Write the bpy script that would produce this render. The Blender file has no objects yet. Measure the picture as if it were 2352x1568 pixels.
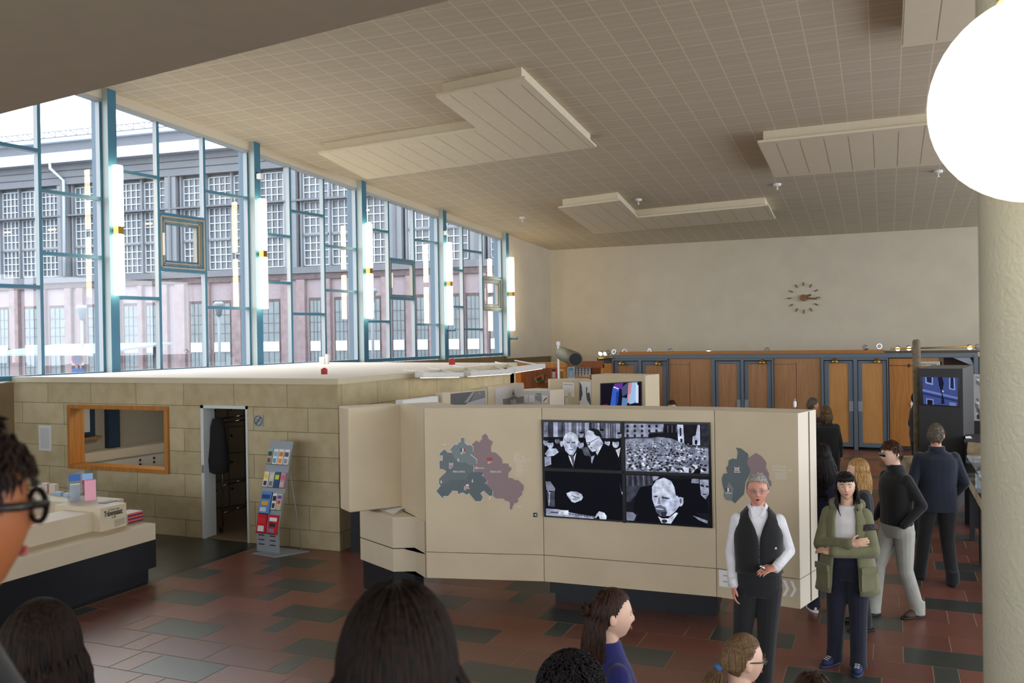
import bpy, bmesh, math, random
from mathutils import Vector, Matrix
random.seed(7)
C = bpy.context.scene.collection
SC = bpy.context.scene
PI = math.pi
# ------------------------------------------------------------ camera, sky, exposure
# room frame: X to the right along the end wall, Y into the hall, Z up, metres
FOC, PIT, ROL, CAMH, AZ = 2031.78, -.0061, -.0153, 2.95, .3992
cam = bpy.data.cameras.new('camera'); camo = bpy.data.objects.new('camera', cam); C.objects.link(camo)
cam.sensor_width = 36; cam.lens = FOC/2352*36; cam.clip_end = 400
cam.dof.use_dof = True; cam.dof.focus_distance = 9.5; cam.dof.aperture_fstop = 5.0
def _rz(v): 
    c, s = math.cos(AZ), math.sin(AZ); return Vector((v[0]*c-v[1]*s, v[0]*s+v[1]*c, v[2]))
_cr, _sr, _cp, _sp = math.cos(ROL), math.sin(ROL), math.cos(PIT), math.sin(PIT)
R_ = _rz((_cr, -_sp*_sr, _cp*_sr)); U_ = -_rz((_sr, _sp*_cr, -_cp*_cr)); F_ = _rz((0, _cp, _sp))
camo.matrix_world = Matrix(((R_.x, U_.x, -F_.x, 0), (R_.y, U_.y, -F_.y, 0), (R_.z, U_.z, -F_.z, CAMH), (0, 0, 0, 1)))
SC.camera = camo
W = bpy.data.worlds.new('overcast_sky'); SC.world = W; W.use_nodes = True
bg = W.node_tree.nodes['Background']; bg.inputs[0].default_value = (.86, .92, 1, 1); bg.inputs[1].default_value = 5.5
SC.view_settings.view_transform = 'Standard'; SC.view_settings.look = 'None'
SC.view_settings.exposure = 0.0; SC.view_settings.gamma = 1.0
SC.cycles.max_bounces = 10; SC.cycles.diffuse_bounces = 6; SC.cycles.transparent_max_bounces = 16
SC.cycles.sample_clamp_indirect = 6; SC.cycles.use_denoising = True
SC.cycles.caustics_reflective = False; SC.cycles.caustics_refractive = False
def sky_portal(name, loc, rot, sx, sy):
    l = bpy.data.lights.new(name, 'AREA'); l.shape = 'RECTANGLE'; l.size = sx; l.size_y = sy; l.cycles.is_portal = True
    o = bpy.data.objects.new(name, l); C.objects.link(o); o.location = loc; o.rotation_euler = rot
sky_portal('sky_portal_left', (-13.0, 14.6, 4.6), (0, -PI/2, 0), 5.6, 17)
sky_portal('sky_portal_right', (10.6, 12, 3.4), (0, PI/2, 0), 5.0, 30)
sky_portal('sky_portal_back', (-2, -4.05, 2.6), (PI/2, 0, 0), 22, 2.8)
# ------------------------------------------------------------ picture points to room points
def ray(px, py): return F_ + R_*((px-1176)/FOC) - U_*((py-784)/FOC)
EYE = Vector((0, 0, CAMH))
def G(px, py, z=0): v = ray(px, py); return EYE + v*((z-CAMH)/v.z)          # on a level plane
def onY(px, py, Y): v = ray(px, py); return EYE + v*(Y/v.y)
def onX(px, py, X): v = ray(px, py); return EYE + v*(X/v.x)
def at(px, py, t): return EYE + ray(px, py)*t                               # at depth t
def onV(px, py, A, B):                                                      # on the upright plane through A, B
    v = ray(px, py); n = Vector((-(B[1]-A[1]), B[0]-A[0])); return EYE + v*((n.x*A[0]+n.y*A[1])/(n.x*v.x+n.y*v.y))
def ceilz(Y): return 8.67-.09*Y
def onC(px, py, dz=0): v = ray(px, py); return EYE + v*((8.67+dz-CAMH)/(v.z+.09*v.y))
# ------------------------------------------------------------ materials
def lin(c):
    return tuple(((x/255)/12.92 if x/255 <= .04045 else ((x/255+.055)/1.055)**2.4) for x in c)
MATS = {}
def mat(name, col, rough=.6, metal=0, noise=0, nscale=8, bump=0, bscale=60, emit=0, spec=.5, alpha=1, sheen=0, stretch=None, col2=None):
    if name in MATS: return MATS[name]
    m = bpy.data.materials.new(name); m.use_nodes = True; nt = m.node_tree; b = nt.nodes['Principled BSDF']
    c = lin(col)
    b.inputs['Base Color'].default_value = (*c, 1); b.inputs['Roughness'].default_value = rough; b.inputs['Metallic'].default_value = metal
    b.inputs['Specular IOR Level'].default_value = spec; b.inputs['Alpha'].default_value = alpha
    if sheen: b.inputs['Sheen Weight'].default_value = sheen
    if emit: b.inputs['Emission Color'].default_value = (*c, 1); b.inputs['Emission Strength'].default_value = emit
    if noise or bump:
        tc = nt.nodes.new('ShaderNodeTexCoord'); src = tc.outputs['Object']
        if stretch:
            mp = nt.nodes.new('ShaderNodeMapping'); mp.inputs['Scale'].default_value = stretch
            nt.links.new(src, mp.inputs[0]); src = mp.outputs[0]
    if noise:
        n = nt.nodes.new('ShaderNodeTexNoise'); n.inputs['Scale'].default_value = nscale; n.inputs['Detail'].default_value = 5
        nt.links.new(src, n.inputs['Vector'])
        r = nt.nodes.new('ShaderNodeValToRGB'); r.color_ramp.elements[0].position = .3; r.color_ramp.elements[1].position = .7
        d = lin(col2) if col2 else tuple(x*(1-noise) for x in c)
        r.color_ramp.elements[0].color = (*d, 1); r.color_ramp.elements[1].color = (*tuple(min(1, x*(1+noise*.4)) for x in c), 1)
        nt.links.new(n.outputs['Fac'], r.inputs[0]); nt.links.new(r.outputs[0], b.inputs['Base Color'])
    if bump:
        n = nt.nodes.new('ShaderNodeTexNoise'); n.inputs['Scale'].default_value = bscale; n.inputs['Detail'].default_value = 3
        nt.links.new(src, n.inputs['Vector'])
        bp = nt.nodes.new('ShaderNodeBump'); bp.inputs['Strength'].default_value = bump; bp.inputs['Distance'].default_value = .01
        nt.links.new(n.outputs['Fac'], bp.inputs['Height']); nt.links.new(bp.outputs[0], b.inputs['Normal'])
    MATS[name] = m; return m
def flat(col, emit=0, rough=.7):   # a plain ink
    return mat('ink_%d_%d_%d_%g' % (*col, emit), col, rough, emit=emit)
def screen_ink(col, e=1.0, grain=False):        # a lit patch of a display
    n = 'screen_%d_%d_%d_%g_%d' % (*col, e, grain)
    if n in MATS: return MATS[n]
    m = bpy.data.materials.new(n); m.use_nodes = True; b = m.node_tree.nodes['Principled BSDF']
    b.inputs['Base Color'].default_value = (.005, .005, .006, 1); b.inputs['Roughness'].default_value = .6; b.inputs['Specular IOR Level'].default_value = .06
    b.inputs['Emission Color'].default_value = (*lin(col), 1); b.inputs['Emission Strength'].default_value = e
    if grain:
        nt = m.node_tree; tc = nt.nodes.new('ShaderNodeTexCoord'); no = nt.nodes.new('ShaderNodeTexNoise'); no.inputs['Scale'].default_value = 16; no.inputs['Detail'].default_value = 7
        r = nt.nodes.new('ShaderNodeValToRGB'); r.color_ramp.elements[0].position = .3; r.color_ramp.elements[1].position = .68
        c = lin(col); r.color_ramp.elements[0].color = (*[x*.45 for x in c], 1); r.color_ramp.elements[1].color = (*[min(1, x*1.45) for x in c], 1)
        nt.links.new(tc.outputs['Object'], no.inputs['Vector']); nt.links.new(no.outputs['Fac'], r.inputs[0]); nt.links.new(r.outputs[0], b.inputs['Emission Color'])
    MATS[n] = m; return m
def glassmat(name, tint=(1, 1, 1), refl=1.0, base=.0):
    m = bpy.data.materials.new(name); m.use_nodes = True; nt = m.node_tree; nt.nodes.clear()
    o = nt.nodes.new('ShaderNodeOutputMaterial'); t = nt.nodes.new('ShaderNodeBsdfTransparent'); g = nt.nodes.new('ShaderNodeBsdfGlossy')
    t.inputs[0].default_value = (*tint, 1); g.inputs['Roughness'].default_value = .01; g.inputs[0].default_value = (refl, refl, refl, 1)
    lw = nt.nodes.new('ShaderNodeFresnel'); lw.inputs[0].default_value = 1.5
    mx = nt.nodes.new('ShaderNodeMixShader')
    if base:
        ad = nt.nodes.new('ShaderNodeMath'); ad.operation = 'ADD'; ad.inputs[1].default_value = base
        nt.links.new(lw.outputs[0], ad.inputs[0]); nt.links.new(ad.outputs[0], mx.inputs[0])
    else: nt.links.new(lw.outputs[0], mx.inputs[0])
    nt.links.new(t.outputs[0], mx.inputs[1]); nt.links.new(g.outputs[0], mx.inputs[2]); nt.links.new(mx.outputs[0], o.inputs[0])
    MATS[name] = m; return m
def N(nt, t, **k):
    n = nt.nodes.new(t)
    for a, b in k.items(): setattr(n, a, b)
    return n
def math_(nt, op, a, b=None):
    n = nt.nodes.new('ShaderNodeMath'); n.operation = op
    for i, x in enumerate((a, b)):
        if x is None: continue
        if isinstance(x, (int, float)): n.inputs[i].default_value = x
        else: nt.links.new(x, n.inputs[i])
    return n.outputs[0]
M = dict(
 wall=mat('white_plaster', (208, 198, 178), .85, noise=.06, nscale=1.5, bump=.15),
 wallw=mat('cool_white_paint', (206, 212, 212), .7),
 trim=mat('pale_trim_paint', (214, 203, 182), .6),
 teal=mat('teal_paint', (62, 120, 148), .45),
 tealin=mat('grey_green_paint', (176, 186, 182), .5),
 framew=mat('white_window_paint', (172, 178, 180), .45), casement=mat('casement_beige_paint', (168, 160, 142), .5),
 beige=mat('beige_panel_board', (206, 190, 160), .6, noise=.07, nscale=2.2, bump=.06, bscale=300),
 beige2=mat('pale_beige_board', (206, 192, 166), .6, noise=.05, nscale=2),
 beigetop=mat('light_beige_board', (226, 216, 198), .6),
 plinth=mat('black_plinth_laminate', (16, 20, 27), .35, noise=.2),
 black=mat('matt_black', (14, 14, 16), .6),
 blackg=mat('black_gloss', (10, 10, 12), .2),
 chrome=mat('polished_chrome', (200, 200, 202), .12, 1),
 brass=mat('brass', (190, 150, 80), .3, 1),
 alu=mat('brushed_aluminium', (170, 174, 178), .35, .9),
 white=mat('white_plastic', (232, 232, 230), .45),
 paper=mat('white_paper', (238, 238, 238), .8),
 grey=mat('grey_steel_paint', (142, 152, 160), .4, .2),
 red=mat('red_plastic', (170, 22, 26), .4),
 blue=mat('grey_blue_steel', (98, 110, 122), .45, .1),
 granite=mat('dark_granite', (62, 62, 58), .22, noise=.25, nscale=40),
 graniteb=mat('black_granite', (28, 30, 31), .25, noise=.2, nscale=40),
 stonecap=mat('cream_stone_coping', (206, 196, 168), .7, noise=.06, nscale=3),
 roofw=mat('white_roof_board', (246, 238, 230), .7),
 concrete=mat('weathered_concrete', (128, 116, 96), .9, noise=.35, nscale=14, bump=.8, bscale=60),
 column=mat('white_rough_plaster', (196, 189, 164), .8, noise=.05, nscale=5, bump=.35, bscale=90),
 lamp=mat('glowing_opal_tube', (255, 232, 190), .4, emit=12),
 globe=mat('glowing_opal_globe', (255, 244, 214), .4, emit=5),
 orange=mat('orange_oak_trim', (172, 112, 48), .5, noise=.2, nscale=6, stretch=(1, 1, 12)),
)
def wood(name, c, c2, sc=3.0):
    m = bpy.data.materials.new(name); m.use_nodes = True; nt = m.node_tree; b = nt.nodes['Principled BSDF']
    tc = N(nt, 'ShaderNodeTexCoord'); mp = N(nt, 'ShaderNodeMapping'); mp.inputs['Scale'].default_value = (sc*4, sc*4, .6)
    n = N(nt, 'ShaderNodeTexNoise'); n.inputs['Scale'].default_value = 3; n.inputs['Detail'].default_value = 6
    nt.links.new(tc.outputs['Object'], mp.inputs[0]); nt.links.new(mp.outputs[0], n.inputs['Vector'])
    r = N(nt, 'ShaderNodeValToRGB'); r.color_ramp.elements[0].color = (*lin(c), 1); r.color_ramp.elements[1].color = (*lin(c2), 1)
    r.color_ramp.elements[0].position = .3; r.color_ramp.elements[1].position = .7
    nt.links.new(n.outputs['Fac'], r.inputs[0]); nt.links.new(r.outputs[0], b.inputs['Base Color']); b.inputs['Roughness'].default_value = .45
    MATS[name] = m; return m
M['wood'] = wood('oak_veneer', (150, 108, 70), (176, 132, 88)); M['wood2'] = wood('striped_oak_veneer', (178, 124, 62), (200, 148, 84), 6)
M['wood3'] = wood('warm_brown_veneer', (120, 62, 28), (150, 84, 40)); M['woodf'] = wood('honey_oak', (160, 104, 44), (186, 126, 58), 2)
M['glass'] = glassmat('window_glass', (.93, .95, .96), 1.0, .03); M['acryl'] = glassmat('clear_acrylic', (.9, .93, .95), .8, .06)
# ------------------------------------------------------------ mesh helpers
class MB:
    def __init__(s): s.bm = bmesh.new(); s.mats = []
    def mi(s, m):
        if m not in s.mats: s.mats.append(m)
        return s.mats.index(m)
    def face(s, pts, m):
        vs = [s.bm.verts.new(p) for p in pts]
        try: f = s.bm.faces.new(vs); f.material_index = s.mi(m); return f
        except ValueError: return None
    def box(s, lo, hi, m, fm=None, mtx=None):
        x0, y0, z0 = lo; x1, y1, z1 = hi
        c = [Vector(p) for p in ((x0,y0,z0),(x1,y0,z0),(x1,y1,z0),(x0,y1,z0),(x0,y0,z1),(x1,y0,z1),(x1,y1,z1),(x0,y1,z1))]
        if mtx: c = [mtx @ p for p in c]
        v = [s.bm.verts.new(p) for p in c]; i = s.mi(m)
        for k, q in enumerate(((0,3,2,1),(4,5,6,7),(0,1,5,4),(1,2,6,5),(2,3,7,6),(3,0,4,7))):   # bottom top -y +x +y -x
            f = s.bm.faces.new([v[j] for j in q]); f.material_index = s.mi(fm[k]) if fm and k in fm else i
    def prism(s, poly, z0, z1, m, mtop=None, mside=None):
        """poly of (x,y) or per-point z via functions"""
        n = len(poly); zf = (lambda p: z0) if not callable(z0) else z0; zt = (lambda p: z1) if not callable(z1) else z1
        a = [s.bm.verts.new((p[0], p[1], zf(p))) for p in poly]; b = [s.bm.verts.new((p[0], p[1], zt(p))) for p in poly]
        area = sum(poly[i][0]*poly[(i+1) % n][1]-poly[(i+1) % n][0]*poly[i][1] for i in range(n))
        if area < 0: a.reverse(); b.reverse()
        f = s.bm.faces.new(list(reversed(a))); f.material_index = s.mi(m)
        f = s.bm.faces.new(b); f.material_index = s.mi(mtop or m)
        for i in range(n):
            f = s.bm.faces.new((a[i], a[(i+1) % n], b[(i+1) % n], b[i])); f.material_index = s.mi((mside or {}).get(i, m))
    def solid(s, poly, nrm, m):
        """planar polygon of 3-D points given a thickness along nrm"""
        a = [s.bm.verts.new(p) for p in poly]; b = [s.bm.verts.new(Vector(p)+nrm) for p in poly]; n = len(a); i = s.mi(m)
        for f in (s.bm.faces.new(list(reversed(a))), s.bm.faces.new(b), *[s.bm.faces.new((a[k], a[(k+1) % n], b[(k+1) % n], b[k])) for k in range(n)]): f.material_index = i
    def bar(s, p, q, w, h, m, up=(0, 0, 1)):
        p, q = Vector(p), Vector(q); d = (q-p).normalized(); u = Vector(up); 
        if abs(d.dot(u)) > .99: u = Vector((1, 0, 0))
        r = d.cross(u).normalized()*w/2; u = r.cross(d).normalized()*h/2
        v = [s.bm.verts.new(p+a*r+b*u) for a, b in ((-1,-1),(1,-1),(1,1),(-1,1))]+[s.bm.verts.new(q+a*r+b*u) for a, b in ((-1,-1),(1,-1),(1,1),(-1,1))]
        for k in ((3,2,1,0),(4,5,6,7),(0,1,5,4),(1,2,6,5),(2,3,7,6),(3,0,4,7)):
            f = s.bm.faces.new([v[j] for j in k]); f.material_index = s.mi(m)
    def tube(s, pts, rad, m, seg=8, cap=True):
        pts = [Vector(p) for p in pts]; n = len(pts); rs = rad if isinstance(rad, (list, tuple)) else [rad]*n; rings = []; i = s.mi(m)
        prev = None
        for k, p in enumerate(pts):
            d = (pts[min(k+1, n-1)]-pts[max(k-1, 0)]); d = d.normalized() if d.length > 1e-9 else Vector((0, 0, 1))
            if prev is None: u = Vector((0, 0, 1)) if abs(d.z) < .9 else Vector((1, 0, 0))
            else: u = prev
            u = (u-d*u.dot(d)); u = u.normalized() if u.length > 1e-6 else d.orthogonal().normalized(); prev = u; w = d.cross(u)
            rings.append([s.bm.verts.new(p+(u*math.cos(2*PI*j/seg)+w*math.sin(2*PI*j/seg))*rs[k]) for j in range(seg)])
        for k in range(n-1):
            for j in range(seg):
                f = s.bm.faces.new((rings[k][j], rings[k][(j+1) % seg], rings[k+1][(j+1) % seg], rings[k+1][j])); f.material_index = i; f.smooth = True
        if cap:
            for r in (list(reversed(rings[0])), rings[-1]):
                f = s.bm.faces.new(r); f.material_index = i
    def lathe(s, prof, m, seg=24, mtx=None, smooth=True):
        """prof [(r,z)] about z; mtx places it"""
        rings = []; i = s.mi(m)
        for r, z in prof:
            pts = [Vector((r*math.cos(2*PI*j/seg), r*math.sin(2*PI*j/seg), z)) for j in range(seg)]
            rings.append([s.bm.verts.new(mtx @ p if mtx else p) for p in pts])
        for k in range(len(prof)-1):
            for j in range(seg):
                f = s.bm.faces.new((rings[k][j], rings[k][(j+1) % seg], rings[k+1][(j+1) % seg], rings[k+1][j])); f.material_index = i; f.smooth = smooth
        for r in (list(reversed(rings[0])), rings[-1]): f = s.bm.faces.new(r); f.material_index = i
    def ell(s, c, r, m, rot=None, seg=16, rings=10):
        i = s.mi(m); c = Vector(c); rs = Vector(r) if not isinstance(r, (int, float)) else Vector((r, r, r)); g = []
        for k in range(1, rings):
            th = PI*k/rings; row = []
            for j in range(seg):
                p = Vector((rs.x*math.sin(th)*math.cos(2*PI*j/seg), rs.y*math.sin(th)*math.sin(2*PI*j/seg), rs.z*math.cos(th)))
                if rot: p = rot @ p
                row.append(s.bm.verts.new(c+p))
            g.append(row)
        t = Vector((0, 0, rs.z)); t = rot @ t if rot else t
        a = s.bm.verts.new(c+t); b = s.bm.verts.new(c-t)
        for j in range(seg):
            for f in (s.bm.faces.new((a, g[0][j], g[0][(j+1) % seg])), s.bm.faces.new((b, g[-1][(j+1) % seg], g[-1][j]))): f.material_index = i; f.smooth = True
        for k in range(rings-2):
            for j in range(seg):
                f = s.bm.faces.new((g[k][j], g[k+1][j], g[k+1][(j+1) % seg], g[k][(j+1) % seg])); f.material_index = i; f.smooth = True
    def build(s, name, parent=None, bevel=0):
        me = bpy.data.meshes.new(name); s.bm.normal_update(); s.bm.to_mesh(me); s.bm.free()
        for m in s.mats: me.materials.append(m)
        o = bpy.data.objects.new(name, me); C.objects.link(o)
        if parent:
            o.parent = parent; o.matrix_parent_inverse = WM(parent).inverted()
        if bevel:
            b = o.modifiers.new('bevel', 'BEVEL'); b.width = bevel; b.segments = 2; b.limit_method = 'ANGLE'
        return o
def WM(o):
    m = Matrix.LocRotScale(o.location, o.rotation_euler, o.scale)
    return (WM(o.parent) @ o.matrix_parent_inverse @ m) if o.parent else m
def thing(name, label, cat, loc=(0, 0, 0), rz=0, group=None):
    o = bpy.data.objects.new(name, None); C.objects.link(o); o.location = loc; o.rotation_euler = (0, 0, rz); o.empty_display_size = .1
    o['label'] = label; o['category'] = cat
    if group: o['group'] = group
    return o
def tag(o, label, cat, group=None):
    o['label'] = label; o['category'] = cat
    if group: o['group'] = group
    return o
def struct(o): o['kind'] = 'structure'; return o
def plab(o, l): o['label'] = l; return o
def tree(o, parent=None):
    c = o.copy(); C.objects.link(c); c.parent = parent
    for ch in list(o.children): tree(ch, c)
    return c
def text(name, body, parent, org, ux, uy, size, m, width=None, lift=.004, bold=0, align='LEFT'):
    """lettering laid on a surface: org lower left, ux/uy unit directions"""
    cu = bpy.data.curves.new(name, 'FONT'); cu.body = body; cu.size = 1; cu.offset = bold; cu.extrude = .0; cu.align_x = align; cu.resolution_u = 3
    to = bpy.data.objects.new('tmp_text', cu); me = bpy.data.meshes.new_from_object(to); bpy.data.objects.remove(to)
    ux, uy = Vector(ux).normalized(), Vector(uy).normalized(); nz = ux.cross(uy)
    xs = [v.co.x for v in me.vertices] or [0, 1]; sx = size
    if width: sx = width/(max(xs)-min(xs))
    for v in me.vertices: p = v.co.copy(); v.co = Vector(org)+ux*p.x*sx+uy*p.y*size+nz*lift
    me.materials.clear(); me.materials.append(m); me.name = name
    o = bpy.data.objects.new(name, me); C.objects.link(o)
    if parent: o.parent = parent; o.matrix_parent_inverse = WM(parent).inverted()
    return o
def decal(name, parent, org, ux, uy, shapes, lift=.003, step=.0004):
    """flat printed artwork: shapes [(material, [(u,v)...])] drawn in order on the quad org + u*ux + v*uy"""
    b = MB(); org, ux, uy = Vector(org), Vector(ux), Vector(uy); n = ux.cross(uy).normalized()
    for k, (m, pts) in enumerate(shapes):
        b.face([org+ux*u+uy*v+n*(lift+step*k) for u, v in pts], m)
    return b.build(name, parent)
def R4(u0, v0, u1, v1): return [(u0, v0), (u1, v0), (u1, v1), (u0, v1)]
def EL(u, v, a, b, n=18, rot=0):
    return [(u+a*math.cos(t)*math.cos(rot)-b*math.sin(t)*math.sin(rot), v+a*math.cos(t)*math.sin(rot)+b*math.sin(t)*math.cos(rot)) for t in [2*PI*k/n for k in range(n)]]
# ------------------------------------------------------------ window line of the left wall
W0 = Vector((-13.02, 12.09)); WD = Vector((.1214, .9926)).normalized(); WN = Vector((WD.y, -WD.x))
def wp(s, e=0, z=0): p = W0+WD*s-WN*e; return Vector((p.x, p.y, z))
def onW(px, py, e=0): return onV(px, py, wp(0, e), wp(10, e))
def sW(px, py, e=0): p = onW(px, py, e); return (Vector((p.x, p.y))-W0).dot(WD)
# ------------------------------------------------------------ floor: red and dark stone slabs
fm = bpy.data.materials.new('hall_floor_stone'); fm.use_nodes = True; nt = fm.node_tree; b = nt.nodes['Principled BSDF']
at_ = N(nt, 'ShaderNodeAttribute', attribute_name='tint'); tc = N(nt, 'ShaderNodeTexCoord')
n1 = N(nt, 'ShaderNodeTexNoise'); n1.inputs['Scale'].default_value = 45; n1.inputs['Detail'].default_value = 6; nt.links.new(tc.outputs['Object'], n1.inputs['Vector'])
n2 = N(nt, 'ShaderNodeTexNoise'); n2.inputs['Scale'].default_value = .8; nt.links.new(tc.outputs['Object'], n2.inputs['Vector'])
mx = N(nt, 'ShaderNodeMixRGB', blend_type='MULTIPLY'); mx.inputs[0].default_value = .55
rr = N(nt, 'ShaderNodeValToRGB'); rr.color_ramp.elements[0].position = .35; rr.color_ramp.elements[1].position = .65
rr.color_ramp.elements[0].color = (.55, .55, .55, 1); rr.color_ramp.elements[1].color = (1, 1, 1, 1)
nt.links.new(n1.outputs['Fac'], rr.inputs[0]); nt.links.new(at_.outputs['Color'], mx.inputs[1]); nt.links.new(rr.outputs[0], mx.inputs[2])
nt.links.new(mx.outputs[0], b.inputs['Base Color'])
rg = math_(nt, 'ADD', math_(nt, 'MULTIPLY', n2.outputs['Fac'], .12), .27); nt.links.new(rg, b.inputs['Roughness'])
b.inputs['Specular IOR Level'].default_value = .65
MATS['floor'] = fm
grout = mat('floor_grout', (150, 130, 106), .8)
bm = bmesh.new(); lay = bm.loops.layers.float_color.new('tint')
def fq(x0, y0, x1, y1, z, col, mi):
    f = bm.faces.new([bm.verts.new(p) for p in ((x0, y0, z), (x1, y0, z), (x1, y1, z), (x0, y1, z))]); f.material_index = mi
    for l in f.loops: l[lay] = (*col, 1)
FX0, FX1, FY0, FY1 = -8.42, 10.5, -4, 30
fq(-15, FY0, FX1, FY1, -.002, (.1, .08, .06), 1)
RH, PER, SH, g_ = .435, 3.5, -.385, .006
rnd = random.Random(3)
for r in range(-14, 61):
    y0 = 8.55+RH*r
    if y0 > FY1 or y0+RH < FY0: continue
    even = r % 2 == 0; base = .12+SH*r
    cuts = [(0, .78, 1), (.78, 1.53, 0), (1.53, 1.78, 0), (1.78, 2.55, 1), (2.55, 3.25, 0), (3.25, 3.5, 0)] if even else \
           [(0, .20, 1), (.20, .95, 0), (.95, 1.75, 0), (1.75, 2.0, 0), (2.0, 2.75, 0), (2.75, 3.5, 0)]
    if not even: base = .35+SH*(r+1)
    k0 = int((FX0-base)//PER)-1
    for k in range(k0, k0+9):
        for a, c_, dk in cuts:
            x0, x1 = max(FX0+.13, base+k*PER+a), min(FX1, base+k*PER+c_)
            if x1-x0 < .02: continue
            j = rnd.uniform(.78, 1.2)
            col = [v*j for v in (lin((66, 71, 67)) if dk else lin((124, 77, 64)))]
            fq(x0+g_, y0+g_, x1-g_, y0+RH-g_, 0, col, 0)
for x0, x1, mcol in ((-8.42, -8.30, lin((34, 35, 36))),): fq(x0, FY0, x1, 10.36, .001, mcol, 0)
for k in range(-5, 12):     # dark slabs of the side strip
    for x0, x1 in ((-10.9, -8.43), (-13.4, -10.91)):
        fq(x0, 9.1+1.24*k, x1, 9.1+1.24*(k+1)-.006, .001, [v*rnd.uniform(.85, 1.1) for v in lin((58, 58, 54))], 0)
me = bpy.data.meshes.new('floor'); bm.to_mesh(me); bm.free(); me.materials.append(fm); me.materials.append(grout)
fl = bpy.data.objects.new('floor', me); C.objects.link(fl); struct(fl)
# ------------------------------------------------------------ ceiling of perforated square tiles, falling towards the end wall
cm = bpy.data.materials.new('ceiling_tiles'); cm.use_nodes = True; nt = cm.node_tree; b = nt.nodes['Principled BSDF']; b.inputs['Roughness'].default_value = .85
tc = N(nt, 'ShaderNodeTexCoord'); sp = N(nt, 'ShaderNodeSeparateXYZ'); nt.links.new(tc.outputs['Object'], sp.inputs[0])
TSX, TSY, LW = .4525, .4997, .018
def line_(src, size, off):
    q = math_(nt, 'MODULO', math_(nt, 'ADD', src, 100*size+off), size); return math_(nt, 'LESS_THAN', q, LW)
gx = line_(sp.outputs[0], TSX, .174); gy = line_(sp.outputs[1], TSY, -.342)
gl = math_(nt, 'MAXIMUM', gx, gy)
vo = N(nt, 'ShaderNodeTexVoronoi'); vo.inputs['Scale'].default_value = 60; vo.inputs['Randomness'].default_value = 0; nt.links.new(tc.outputs['Object'], vo.inputs['Vector'])
hole = math_(nt, 'MULTIPLY', math_(nt, 'LESS_THAN', vo.outputs['Distance'], .3), .2)
ns = N(nt, 'ShaderNodeTexNoise'); ns.inputs['Scale'].default_value = .5; nt.links.new(tc.outputs['Object'], ns.inputs['Vector'])
ck = N(nt, 'ShaderNodeTexWhiteNoise', noise_dimensions='2D'); sn = N(nt, 'ShaderNodeVectorMath', operation='SNAP'); sn.inputs[1].default_value = (TSX, TSY, 10)
of = N(nt, 'ShaderNodeVectorMath', operation='ADD'); of.inputs[1].default_value = (.165, -.351, 0); nt.links.new(tc.outputs['Object'], of.inputs[0]); nt.links.new(of.outputs[0], sn.inputs[0]); nt.links.new(sn.outputs[0], ck.inputs['Vector'])
v1 = math_(nt, 'SUBTRACT', 1, hole); v1 = math_(nt, 'MULTIPLY', v1, math_(nt, 'ADD', math_(nt, 'MULTIPLY', ck.outputs['Value'], .05), .95))
mx = N(nt, 'ShaderNodeMixRGB'); mx.inputs[2].default_value = (*lin((226, 212, 186)), 1)
ml = N(nt, 'ShaderNodeMixRGB', blend_type='MULTIPLY'); ml.inputs[0].default_value = 1; ml.inputs[1].default_value = (*lin((203, 191, 169)), 1); nt.links.new(v1, ml.inputs[2])
nt.links.new(gl, mx.inputs[0]); nt.links.new(ml.outputs[0], mx.inputs[1]); nt.links.new(mx.outputs[0], b.inputs['Base Color'])
MATS['ceil'] = cm
cw0, cw1 = wp(-17, .5), wp(18.4, .5); b_ = MB(); b_.prism([(cw0.x, -4), (11, -4), (11, 30.2), (cw1.x, 30.2)], lambda p: ceilz(p[1]), lambda p: ceilz(p[1])+.3, cm); struct(b_.build('ceiling'))
# ------------------------------------------------------------ end wall, right wall, back wall
b_ = MB(); b_.box((-13, 29.7, 0), (11, 30.0, 6.4), M['wall']); struct(b_.build('wall_end'))
b_ = MB()
b_.box((10.5, -4, 0), (10.8, 30, .9), M['wall']); b_.box((10.5, -4, 5.9), (10.8, 30, 9.1), M['wall'])
for k in range(9): b_.box((10.5, -4+k*4.2, .9), (10.8, -3.7+k*4.2, 5.9), M['wall'])
struct(b_.build('wall_right'))
b_ = MB(); b_.box((-15, -4.3, 0), (11, -4, 1.2), M['wall']); b_.box((-15, -4.3, 4.0), (11, -4, 9.2), M['wall'])  # unseen wall; window gaps added so daylight reaches camera-facing surfaces
for k in range(8): b_.box((-15+k*3.7, -4.3, 1.2), (-14.8+k*3.7, -4, 4.0), M['wall'])
struct(b_.build('wall_back'))
# left wall: stone below the windows, plaster beyond them, strip above them
stonem = mat('brown_stone_wall', (132, 112, 80), .8, noise=.15, nscale=4)
b_ = MB(); a, c_ = wp(-14, .17), wp(18.4, .17); a2, c2 = wp(-14, .5), wp(18.4, .5)
b_.prism([a[:2], c_[:2], c2[:2], a2[:2]], 0, 2.30, stonem)
a, c_ = wp(14.56, .12), wp(18.4, .12); a2, c2 = wp(14.56, .5), wp(18.4, .5)
b_.prism([a[:2], c_[:2], c2[:2], a2[:2]], 2.22, lambda p: ceilz(p[1])+.1, M['wall'])
a, c_ = wp(-14, .15), wp(14.56, .15); a2, c2 = wp(-14, .4), wp(14.56, .4)
b_.prism([a[:2], c_[:2], c2[:2], a2[:2]], lambda p: ceilz(p[1])-.17, lambda p: ceilz(p[1])+.1, M['trim'])
struct(b_.build('wall_left'))
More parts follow.
